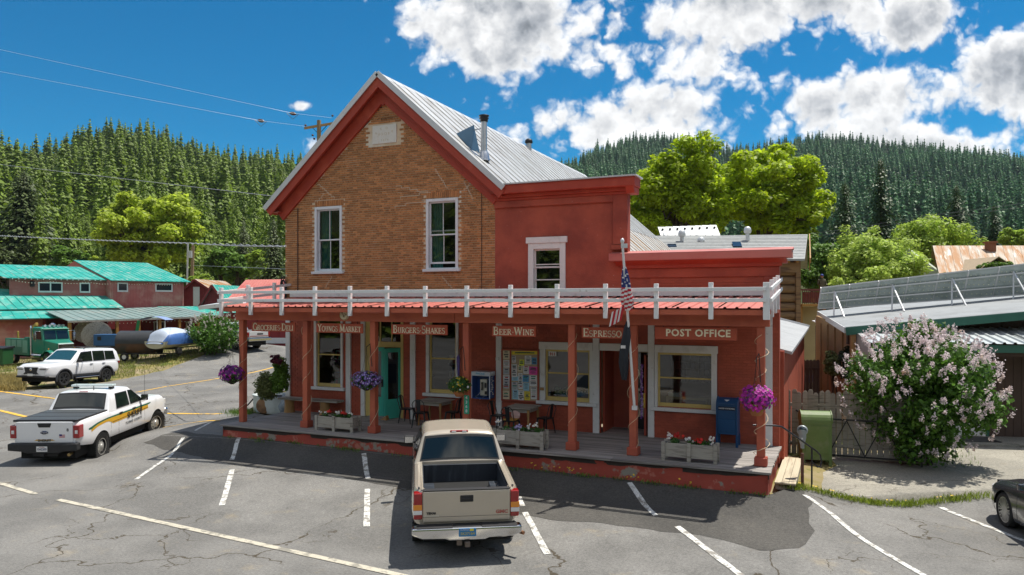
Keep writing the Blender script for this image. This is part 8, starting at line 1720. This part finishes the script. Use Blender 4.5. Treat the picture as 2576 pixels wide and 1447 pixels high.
dz0, dz1 = zv(697, 57), zv(646, 57); cp('dormer_roof', mat('dormer_roof_boards', (.36, .28, .19), .8, .12, 2), lambda m: (slab(m, (ld(2425, 57), 56.6, dz0), (ld(2425, 57), 61, dz0), (ld(2504, 57), 61, dz1), (ld(2504, 57), 56.6, dz1)), slab(m, (ld(2580, 57), 56.6, dz0), (ld(2580, 57), 61, dz0), (ld(2504, 57), 61, dz1), (ld(2504, 57), 56.6, dz1))), rh); cp('dormer_wall', DARK, lambda m: m.prism([(ld(2432, 57), dz0), (ld(2574, 57), dz0), (ld(2504, 57), dz1 - .15)], 57, 57.2, 'y'), rh); cp('dormer_window', WORN, lambda m: m.bx(ld(2480, 57), ld(2545, 57), 56.9, 57, dz0 + .3, dz0 + .6), rh)
# stock tank planter, boulder and stump at the left end of the porch
tk = ong(693, 1035); tk = Vector((tk.x + .1, tk.y, gz(tk.x, tk.y))); stk = thing('stock_tank', 'pale galvanised stock tank planter at the left corner of the store', 'planter', tk); TKM = mat('pale_tank', (.48, .54, .54), .45, .08, 4, metal=.3)
m = MB(); m.M = Matrix.Translation(tk) @ Matrix.Diagonal((1.3, .75, 1, 1)); m.lathe([(.78, 0), (.80, .12), (.79, .2), (.81, .3), (.79, .42), (.83, .6), (.84, .62), (.80, .62), (.78, .5), (0, .5)], 28); m.build('tank', [TKM], stk); m = MB(); m.M = Matrix.Translation(tk) @ Matrix.Diagonal((1.3, .75, 1, 1)); m.lathe([(.78, .54), (0, .56)], 20); m.build('soil', [SOILP], stk)
m = MB(); m.tube([tk + Vector((-1.05, -.1, .45)), tk + Vector((-1.25, -.2, .2)), tk + Vector((-1.4, -.5, .03))], .03, 6); m.build('hose', [BLACK], stk)
b0 = ong(700, 1040); m = MB(); m.blob((b0.x + .55, b0.y + .05, gz(b0.x, b0.y) + .3), (.55, .42, .52), 0, 4, .5, 18, 1.2); tag(m.build('boulder', [mat('blue_grey_stone', (.20, .24, .27), .85, .2, 3, (.32, .34, .35), 4, .6, .1, bump=.6, bs=10)]), 'blue grey boulder against the store corner', 'boulder')
s0 = ong(668, 1038); m = MB(); m.M = Matrix.Translation((s0.x, s0.y, gz(s0.x, s0.y) + .25)) @ Euler((R(80), R(10), R(30))).to_matrix().to_4x4(); m.lathe([(.3, -.3), (.33, -.1), (.31, .1), (.29, .3), (.25, .31), (0, .315)], 16); tag(m.build('log_stump', [mat('cut_log', (.34, .20, .10), .8, .2, 4, (.16, .09, .05), 2, .55, .1)]), 'short brown log lying before the stock tank', 'log')

# ------------------------------------------------------------------ trees, shrubs, weeds
BARK = mat('dark_bark', (.07, .05, .035), .9, .2, 4, bump=.5, bs=8); rg = np.random.default_rng(11)
def leafmat(n, c, isl=.45, tr=.35, var=.16, vs=.5, **k): return mat(n, c, .55, var, vs, island=isl, transl=tr, spec=.3, **k)
NEED = leafmat('hill_needles', (.15, .22, .02), .40, .3, .34, .035); NEEDF = leafmat('far_needles', (.075, .170, .066), .45, .25, .38, .006); NEEDD = leafmat('dark_needles', (.042, .078, .018), .4, .15, .15, .4); PINEN = leafmat('pine_needles', (.075, .105, .030), .45, .2, .2, .3)  # far needles: bluish tint and broad patches paint in haze and cloud shadow
MAPLE = leafmat('maple_leaves', (.30, .39, .014), .40, .5, .14, .35); OAKL = leafmat('olive_leaves', (.34, .42, .04), .4, .45, .15, .3); LIME = leafmat('lime_leaves', (.28, .38, .05), .4, .4, .12, .5); MIDG = leafmat('fresh_green_leaves', (.12, .215, .03), .45, .35, .15, .5)
LILL = leafmat('lilac_leaves', (.075, .165, .02), .5, .3, .15, 1.2); LILB = mat('lilac_blossom', (.68, .59, .60), .6, .12, 3, (.50, .34, .22), 2.2, .62, .08, island=.25, transl=.3); OLIVEB = leafmat('grey_olive_leaves', (.17, .20, .07), .4, .3, .12, 2)
def conifer_quads(h, r, tiers, per, rng, lean=.80, droop=.5, bare=.06):
    Q = []
    for i in range(tiers):
        f = bare + (1 - bare) * (i + rng.random() * .7) / tiers; z = h * f; rr = r * (1 - f) ** lean * (.75 + .5 * rng.random()) + .012 * h; k = max(4, int(per * (1 - .45 * f)))
        for j in range(k):
            a = 2 * math.pi * (j + rng.random()) / k; L_ = rr * (.65 + .6 * rng.random()); d = np.array([math.cos(a), math.sin(a), 0]); s = np.array([-math.sin(a), math.cos(a), 0]); dz = np.array([0, 0, 1.])
            w = L_ * .26 + .008 * h; p = dz * z; t = p + d * L_ - dz * L_ * droop; m_ = p + d * L_ * .55 - dz * L_ * droop * .3; tw = rng.normal() * .35
            Q.append([p + dz * .02 * h, m_ + s * w - dz * (w * .35 + tw * w), t, m_ - s * w - dz * (w * .35 - tw * w)])
    return np.array(Q)
def quad_mesh(name, Q, mts, trunk=None):
    V = Q.reshape(-1, 3).tolist(); F = [list(range(4 * i, 4 * i + 4)) for i in range(len(Q))]; n0 = len(F)
    if trunk:
        m = MB(); m.tube(*trunk, n=6); o = len(V); V += [tuple(v) for v in m.v]; F += [[o + i for i in f] for f in m.f]
    me = bpy.data.meshes.new(name); me.from_pydata(V, [], F)
    for q in mts: me.materials.append(q)
    if trunk and len(mts) > 1: me.polygons.foreach_set('material_index', [0] * n0 + [1] * (len(F) - n0))
    return me
CON = [quad_mesh('conifer', conifer_quads(h, r, t, 14, rg), [NEED], ([(0, 0, -1), (0, 0, h * .1), (0, 0, h * .9)], [.3, r * .52, .1])) for h, r, t in ((21, 4.6, 26), (24, 4.3, 28), (17, 4.6, 22))]
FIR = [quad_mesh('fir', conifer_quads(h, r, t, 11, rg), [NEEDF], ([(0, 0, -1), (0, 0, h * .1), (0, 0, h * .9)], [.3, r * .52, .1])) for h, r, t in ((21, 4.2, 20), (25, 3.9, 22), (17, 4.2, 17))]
def sprays(Q, n=6):
    out = []
    for q in Q:
        for k in range(n): f = .2 + .78 * k / n; out.append(q[0] + (q[2] - q[0]) * f + rg.normal(size=3) * .10 * np.linalg.norm(q[2] - q[0]) + (q - q.mean(0)) * .34)
    return np.array(out)
CONN = [quad_mesh('conifer', sprays(conifer_quads(h, r, 26, 15, rg)), [NEED], ([(0, 0, -1), (0, 0, h * .1), (0, 0, h * .9)], [.3, r * .45, .08])) for h, r in ((21, 4.3), (24, 4.0), (17, 4.2))]
pts = []
def scatter(a0, a1, r0, r1, sp, far):
    r = r0
    while r < 1100:
        a = a0 + rg.random() * sp / r
        while a < a1:
            aa = a + (rg.random() - .5) * sp / r * .9; rr = r + (rg.random() - .5) * sp; lim = ridge_r(aa) * 1.04
            if rr < min(lim, r1):
                x, y = polar(rr, aa); z = hill_z(rr, aa)
                if mnoise.noise(Vector((x * .012, y * .012, 9))) < (.42 if not far else .36): pts.append((rr, x, y, z - .6, far, .45 + .7 * rg.random() ** 1.2))
            a += sp / r
        r += sp * .9
scatter(-.66, -.08, 130, 540, 5.2, 0); scatter(-.08, .02, 170, 1100, 6.5, 0); scatter(.02, .66, 250, 1100, 8.2, 1); scatter(.66, 5.6, 160, 700, 15, 0); scatter(1.9, 4.6, 58, 150, 7.5, 0)
inview = sorted([p for p in pts if p[4] == 0 and (Vector((p[1], p[2], 0)).dot(FW) > 0) and abs(math.atan2(Vector((p[1], p[2], 0)).dot(RT), Vector((p[1], p[2], 0)).dot(FW)) + .33) < .27], key=lambda p: p[0])
hero = []; solo = set(id(p) for p in inview[:283])
for i, p in enumerate(inview[:283]):
    o = bpy.data.objects.new('conifer', CONN[i % 3] if i < 280 else CON[i - 280]); hero += [o] if i >= 280 else []; COL.objects.link(o); o.location = p[1:4]; o.rotation_euler = (0, 0, rg.random() * 6); o.scale = (p[5], p[5], p[5] * (.9 + .25 * rg.random()))
    tag(o, 'green conifer among many alike on the lower forested slope behind the barns', 'conifer', 'conifers on the lower left hillside')
f0 = bpy.data.objects.new('conifer', FIR[0]); f1 = bpy.data.objects.new('conifer', FIR[1])
for i, (o, a) in enumerate(((f0, .33), (f1, .36))):
    COL.objects.link(o); x, y = polar(330, a); o.location = (x, y, hill_z(330, a) - .5); tag(o, ('dark blue green fir low on the right hill', 'slender blue green fir low on the right hill')[i], 'conifer')
rest = [p for p in pts if id(p) not in solo]
me = bpy.data.meshes.new('hillside_forest'); me.from_pydata([p[1:4] for p in rest], [], [])
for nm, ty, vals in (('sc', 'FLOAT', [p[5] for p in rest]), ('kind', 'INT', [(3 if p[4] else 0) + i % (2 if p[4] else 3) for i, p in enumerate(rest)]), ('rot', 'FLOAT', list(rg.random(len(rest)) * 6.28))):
    me.attributes.new(nm, ty, 'POINT').data.foreach_set('value', vals)
fo = bpy.data.objects.new('hillside_forest', me); COL.objects.link(fo); tag(fo, 'dense conifer forest covering the hills round the valley', 'forest', kind='stuff')
ng = bpy.data.node_groups.new('forest', 'GeometryNodeTree'); ng.interface.new_socket('Geometry', in_out='INPUT', socket_type='NodeSocketGeometry'); ng.interface.new_socket('Geometry', in_out='OUTPUT', socket_type='NodeSocketGeometry')
gn, gl = ng.nodes, ng.links; gi = gn.new('NodeGroupInput'); go = gn.new('NodeGroupOutput'); jn = gn.new('GeometryNodeJoinGeometry'); gl.new(jn.outputs[0], go.inputs[0])
def attr(n, t): q = gn.new('GeometryNodeInputNamedAttribute'); q.data_type = t; q.inputs['Name'].default_value = n; return q.outputs['Attribute']
sc_, kd_, ro_ = attr('sc', 'FLOAT'), attr('kind', 'INT'), attr('rot', 'FLOAT'); cx = gn.new('ShaderNodeCombineXYZ'); gl.new(ro_, cx.inputs[2])
for k, o in enumerate(hero + [f0, f1]):
    oi = gn.new('GeometryNodeObjectInfo'); oi.transform_space = 'ORIGINAL'; oi.inputs['Object'].default_value = o; oi.inputs['As Instance'].default_value = True
    cmp_ = gn.new('FunctionNodeCompare'); cmp_.data_type = 'INT'; cmp_.operation = 'EQUAL'; gl.new(kd_, cmp_.inputs[2]); cmp_.inputs[3].default_value = k
    ip = gn.new('GeometryNodeInstanceOnPoints'); gl.new(gi.outputs[0], ip.inputs['Points']); gl.new(cmp_.outputs[0], ip.inputs['Selection']); gl.new(oi.outputs['Geometry'], ip.inputs['Instance']); gl.new(cx.outputs[0], ip.inputs['Rotation']); gl.new(sc_, ip.inputs['Scale']); gl.new(ip.outputs[0], jn.inputs[0])
fo.modifiers.new('forest', 'NODES').node_group = ng
def tree(name, label, u, v0, v1, w, d, lm, n, leaf, clumps, cat='tree', group=None, cr=.26, trunk=True, squash=1.0, base=None, low=.0, seed=0, hollow=.25, deep=1.0):
    """crown between rows v0 (top) and v1 (bottom), w pixels wide, d metres off"""
    rn = np.random.default_rng(seed + int(u)); zt, zb = zv(v0, d), zv(v1, d); c = CF @ Vector((ld(u, d), d, (zt + zb) / 2)); rx_, rz_ = w / 1870 * d / 2, (zt - zb) / 2
    gb = base if base is not None else max(gz(c.x, c.y), 0); t = thing(name, label, cat, (c.x, c.y, gb - .05), group=group); C = []; k = 0
    while len(C) < clumps:
        q = rn.normal(size=3); q /= np.linalg.norm(q); s = rn.random() ** .42; e = 1 + .50 * mnoise.noise(Vector(q * 1.5 + seed)); s *= e
        if q[2] * s < -.75 + low: continue
        C.append((c.x + q[0] * rx_ * s * (1 - cr) * .98, c.y + q[1] * rx_ * deep * s * (1 - cr), c.z + q[2] * rz_ * s * (1 - cr)))
    C = np.array(C); rad = min(rx_, rz_) * cr * (.6 + .75 * rn.random(clumps)); quads('crown', leaves(C, rad, n, leaf, .9, rn, .75, hollow), lm, t)
    if trunk:
        m = MB(); b = Vector((c.x, c.y, gb - .3)); top = Vector((c.x, c.y, c.z)); m.tube([b, b.lerp(top, .5) + Vector((.15, .1, 0)), top], [rx_ * .085, rx_ * .065, rx_ * .035], 8)
        for q in C[rn.choice(clumps, min(26, clumps), replace=False)]:
            s = b.lerp(top, .45 + .5 * rn.random()); e = Vector(q); m.tube([s, s.lerp(e, .5) + Vector((0, 0, .06 * rz_)), e], [rx_ * .036, rx_ * .022, rx_ * .006], 5)
        m.build('trunk', [BARK], t)
    return t
tree('maple_tree', 'tall yellow green maple standing left of a broader one behind the log house', 1700, 338, 640, 300, 68, MAPLE, 30000, .22, 150, seed=1, cr=.19, hollow=.1)
tree('maple_tree', 'broad yellow green maple with dark forked trunk behind the log house', 1930, 350, 655, 400, 72, MAPLE, 42000, .23, 190, seed=2, cr=.17, hollow=.1)
tree('bushy_tree', 'mid green bushy tree at the right gable end of the log house', 2060, 575, 775, 180, 56, MIDG, 12000, .15, 70, seed=3)
tree('willow_tree', 'airy pale lime willow between the log house and rusty roofed house', 2195, 560, 815, 280, 52, leafmat('willow_leaves', (.36, .46, .09), .35, .4, .12, .5), 30000, .12, 200, seed=4, cr=.17, hollow=.1)
tree('lime_tree', 'bright lime tree behind the pale willow', 2335, 525, 735, 290, 78, LIME, 20000, .2, 120, seed=5)
tree('lime_tree', 'rounded lime green tree at the far right edge above the rusty roof', 2560, 566, 640, 130, 84, LIME, 6000, .2, 50, seed=6)
tree('hedge_tree', 'yellow green tree mass just left of the rusty roofed house', 2265, 610, 760, 220, 66, LIME, 10000, .16, 70, seed=7)
tree('broadleaf_tree', 'big yellow olive tree rising behind the barn with the turquoise roof', 372, 462, 725, 275, 98, OAKL, 28000, .30, 140, seed=8, cr=.18, hollow=.1)
for i, (u, v0, v1, w, d, mt_, lab) in enumerate(((170, 612, 690, 130, 104, MIDG, 'round green tree behind the left barn roof'), (20, 600, 700, 130, 106, PINEN, 'dusky green tree at the left edge behind the barn'), (560, 615, 705, 110, 100, MIDG, 'leafy green tree between the olive tree and the sheds'), (648, 620, 720, 60, 96, LIME, 'narrow lime poplar behind the pink roofed shed'), (600, 640, 720, 120, 98, MIDG, 'low green tree above the rusty shed roof'), (505, 690, 725, 70, 92, LIME, 'small lime shrub tree behind the utility pole'), (270, 640, 690, 120, 100, OAKL, 'low olive tree behind the barn ridge'))):
    tree('broadleaf_tree', lab, u, v0, v1, w, d, mt_, 6500, .24, 55, seed=20 + i)
def big_conifer(label, u, v0, v1, w, d, mt_, per=20, tiers=44, name='conifer', bare=.06):
    z0 = 0; h = zv(v0, d); c = CF @ Vector((ld(u, d), d, 0)); t = thing(name, label, 'conifer', c); Q = conifer_quads(h, w / 1870 * d / 2 * 1.3, tiers, per, rg, .72, .42, bare)
    Q2 = []
    for q in Q:                                                                   # split every bough into ragged sprays
        for k in range(11): f = .12 + .085 * k; o = rg.normal(size=3) * .13 * np.linalg.norm(q[2] - q[0]); s = .21; ctr = q[0] + (q[2] - q[0]) * f + o; Q2.append(ctr + (q - q.mean(0)) * s)
    Q2 = np.array(Q2) + np.array(c)[None, None]; quads('crown', Q2, mt_, t); m = MB(); m.tube([c, c + Vector((0, 0, h * .93))], [.35, .04], 7); m.build('trunk', [BARK], t); return t
big_conifer('tall pointed dark conifer right of the maples', 2215, 405, 720, 125, 92, NEEDD); big_conifer('shorter dark conifer between the maples and the pointed one', 2125, 462, 720, 130, 86, NEEDD); big_conifer('dark conifer standing above the lime trees at right', 2405, 470, 700, 120, 118, NEEDD); big_conifer('small dark conifer left of the tall pointed one at right edge', 2500, 520, 700, 90, 120, NEEDD)
big_conifer('massive shaggy pine at the far left behind the barn', 60, 432, 720, 215, 112, PINEN, 24, 48); big_conifer('dark conifer beside the left corner of the brick store', 688, 552, 720, 105, 88, PINEN, 20, 40); big_conifer('slim conifer left of the dark one by the store corner', 612, 560, 720, 80, 112, PINEN)
# lilacs: leaf mass, bare stems and upright flower trusses
def lilac(label, c, rx_, rz_, nl, nb, leaf, bl, seed, skew=0.0, col=LILB):
    rn = np.random.default_rng(seed); t = thing('lilac_bush', label, 'lilac', (c.x, c.y, c.z - rz_)); C, B = [], []
    for k in range(150):
        q = rn.normal(size=3); q /= np.linalg.norm(q); s = rn.random() ** .4 * (1 + .22 * mnoise.noise(Vector(q * 2 + seed))); w = .80 + .20 * sm((q[2] * s + .9) / .9); C.append((c.x + q[0] * rx_ * s * .86 * w, c.y + q[1] * rx_ * s * .80 * w, c.z + q[2] * rz_ * s * .90))
    C = np.array(C); quads('foliage', leaves(C, rx_ * .24, nl, leaf, .3, rn, .85, .2), LILL, t)
    for k in range(nb):
        q = rn.normal(size=3) + np.array([0, 0, .85]); q -= np.array(FW[:]) * .45; q /= np.linalg.norm(q); e = (1.0 + .16 * mnoise.noise(Vector(q * 2 + seed))) * (.93 + .12 * rn.random()); p = np.array([c.x + q[0] * rx_ * e, c.y + q[1] * rx_ * e * .93, c.z + q[2] * rz_ * e * .97]); ax = np.array([q[0] * .5, q[1] * .5, .8]); n = int(22 + 18 * rn.random()); f = rn.random(n); L_ = bl * (1.0 + 1.3 * rn.random())
        B.append(leaves(p[None] + ax[None] * (f * L_)[:, None], bl * .46 * (1.15 - f), n, bl * .19, .2, rn, 1, .4))
    quads('blossoms', np.concatenate(B), col, t); m = MB()
    for k in range(14): a = k * .9; e = Vector(C[k * 7]); m.tube([(c.x + .25 * math.cos(a), c.y + .25 * math.sin(a), c.z - rz_ - .15), ((c.x + e.x) / 2, (c.y + e.y) / 2, (c.z - rz_ + e.z) / 2 - .1), e], [.04, .03, .01], 5)
    m.build('stems', [BARK], t)
lc = CF @ Vector((ld(2312, 20.3), 20.3, 0)); lilac('big pale pink lilac bush in bloom spilling over the sidewalk at right', Vector((lc.x, lc.y, 2.22)), 2.0, 1.98, 30000, 380, .066, .15, 3)
lp = ong(537, 890); lilac('rounded lilac bush in pale bloom on the grassy mound by the utility pole', Vector((lp.x, lp.y, lp.z + 1.35)), 1.85, 1.5, 7000, 110, .085, .14, 5, col=mat('pale_lilac_blossom', (.50, .46, .42), .6, .1, 4, island=.25, transl=.3))
tree('shrub', 'grey green olive shrub in the side yard behind the board fence', 2095, 872, 965, 56, 27.5, OLIVEB, 6500, .045, 60, 'shrub', base=.3, seed=31, cr=.4); tree('shrub', 'dark shrub between the side yard and the brown building', 2140, 850, 985, 70, 26.2, leafmat('dark_shrub_leaves', (.035, .05, .02)), 8000, .05, 70, 'shrub', base=.3, seed=32, cr=.4); tree('shrub', 'slim bushy plant by the plywood side of the brown building', 2140, 805, 880, 36, 29, MIDG, 1800, .05, 26, 'shrub', base=.3, seed=33)
tree('ivy_mass', 'green ivy covering the dormer of the rusty roofed house', 2500, 655, 705, 130, 56.6, MIDG, 6000, .13, 55, 'ivy', trunk=False, base=3, seed=34, deep=.15); tree('ivy_mass', 'hedge of green creeper below the rusty roof eave', 2400, 684, 712, 120, 56.5, MIDG, 4000, .13, 40, 'ivy', trunk=False, base=2, seed=35, deep=.25)
tk_z = tk.z + .55; tree('shrub', 'cream variegated shrub growing in the stock tank', 668, 915, 1030, 70, 24.6, OLIVEB, 5200, .045, 60, 'shrub', base=tk_z, seed=36, cr=.42, trunk=False); tree('climbing_plant', 'tall green climbing plant in the stock tank by the store corner', 704, 865, 1030, 50, 24.4, MIDG, 6500, .045, 70, 'plant', base=tk_z, seed=37, cr=.42, trunk=False); tree('flower_basket', 'dark red hanging flower ball above the stock tank', 694, 884, 925, 34, 24.0, mat('wine_petal', (.14, .02, .05), .6, .1, 9, island=.4), 1100, .04, 20, 'flower basket', trunk=False, base=2.3, seed=38)
# weeds and grass
def blades(name, P, h, w, mt_, label, cat, kind='stuff'):
    P = np.asarray(P, float); n = len(P); a = rg.random(n) * 6.28; hh = h * (.5 + rg.random(n)); s = np.stack([np.cos(a), np.sin(a), 0 * a], 1) * w; le = rg.normal(size=(n, 3)) * .35; le[:, 2] = 0; tip = P + np.array([0, 0, 1.]) * hh[:, None] + le * hh[:, None]; mid = (P + tip) / 2 + np.array([0, 0, .12]) * hh[:, None]
    return tag(quads(name, np.stack([P - s, mid - s * .7, tip, mid + s * .7 ], 1), mt_), label, cat, kind=kind)
WEED = leafmat('weed_green', (.11, .19, .03), .4, .3, .15, 2); DRYG = leafmat('dry_yellow_grass', (.34, .27, .10), .4, .3, .2, .6); MIXG = leafmat('roadside_grass', (.19, .21, .05), .5, .3, .25, .7)
P = []
for k in range(70):
    x = rg.uniform(-11, -1.5) if k % 4 else rg.uniform(-17, -11); y = 17.13 - abs(rg.normal()) * .07; c = int(rg.integers(6, 26))
    for _ in range(c): xx, yy = x + rg.normal() * .10, y - abs(rg.normal()) * .05; P.append((xx, yy, gz(xx, yy)))
blades('foundation_weeds', P, .085, .012, WEED, 'low weeds growing along the foot of the red porch wall', 'weeds')
P = []; KB = [(-1.1, 18.2), (-.85, 18.42), (.2, 18.58), (1.0, 19.02), (2.1, 19.8), (3.1, 20.4), (4.8, 21.4)]
for k in range(150):
    i = int(rg.integers(0, len(KB) - 1)); q = rg.random(); x = KB[i][0] * (1 - q) + KB[i + 1][0] * q; y = KB[i][1] * (1 - q) + KB[i + 1][1] * q - .08
    for _ in range(int(rg.integers(5, 30))): xx, yy = x + rg.normal() * .10, y + rg.normal() * .06; P.append((xx, yy, gz(xx, yy)))
blades('kerb_weeds', P, .12, .012, leafmat('yellow_green_weed', (.20, .26, .03), .4, .3, .15, 2), 'yellow green weeds along the broken kerb', 'weeds')
m = MB()
for x in (-9.6, -8.6, -6.9, -6.2, -5.9, -4.4, -3.2): 
    for _ in range(5): flower_disc(m, (x + rg.normal() * .09, 17.05 - rg.random() * .06, gz(x, 17) + .12 + .1 * rg.random()), (0, -.6, 1), .024, 0)
for _ in range(26): i = int(rg.integers(0, 5)); q = rg.random(); x = KB[i][0] * (1 - q) + KB[i + 1][0] * q; y = KB[i][1] * (1 - q) + KB[i + 1][1] * q - .1; flower_disc(m, (x, y, gz(x, y) + .15), (0, -.5, 1), .022, 0)
tag(m.build('dandelions', [PETAL['yellow']], fixn=False), 'yellow dandelions among the weeds at the wall and kerb', 'dandelions', kind='stuff')
P = []
for _ in range(26000):
    x, y = -42.3 + rg.normal() * 6.5, 40.6 + rg.normal() * 6
    if not inside(LOT, x, y): P.append((x, y, gz(x, y) - .05))
for _ in range(7000):
    q = ong(float(rg.uniform(-60, 340)), float(rg.uniform(885, 950)))
    if not inside(LOT, q.x + .4, q.y - .4) and mnoise.noise(Vector((q.x * .35, q.y * .35, 2))) > .02: P.append((q.x, q.y, q.z - .05))
blades('roadside_grass', P, .17, .022, MIXG, 'tufty dry and green grass on the mound and yard edge', 'grass')
P = []
for _ in range(5000):
    q = ong(float(rg.uniform(-40, 62)), float(rg.uniform(952, 985)))
    P.append((q.x, q.y, q.z - .03))
blades('dry_grass', P, .30, .02, DRYG, 'dry tan grass patch at the left road edge', 'grass')
P = [(rg.uniform(-1.2, 3.5), rg.uniform(23, 32), .22) for _ in range(2500)] + [(tk.x - 1.1 + rg.normal() * .3, tk.y - .6 + rg.normal() * .25, gz(tk.x - 1.1, tk.y - .6)) for _ in range(900)]
blades('yard_weeds', P, .16, .012, WEED, 'sparse weeds in the side yard and round the stock tank', 'weeds')

# ------------------------------------------------------------------ mountain air
hz = MB(); hz.bx(-1500, 1500, -1200, 1750, -6, 285); ho = hz.build('haze', []) if 0 else None
me = hz.mesh('haze', []); ho = bpy.data.objects.new('haze', me); COL.objects.link(ho); ho['kind'] = 'stuff'
hm = bpy.data.materials.new('haze'); hm.use_nodes = True; hn = hm.node_tree.nodes; hn.remove(hn['Principled BSDF']); pv = hn.new('ShaderNodeVolumePrincipled'); pv.inputs['Color'].default_value = (.72, .84, 1, 1); pv.inputs['Density'].default_value = .00007
hm.node_tree.links.new(pv.outputs[0], hn['Material Output'].inputs['Volume']); me.materials.append(hm)
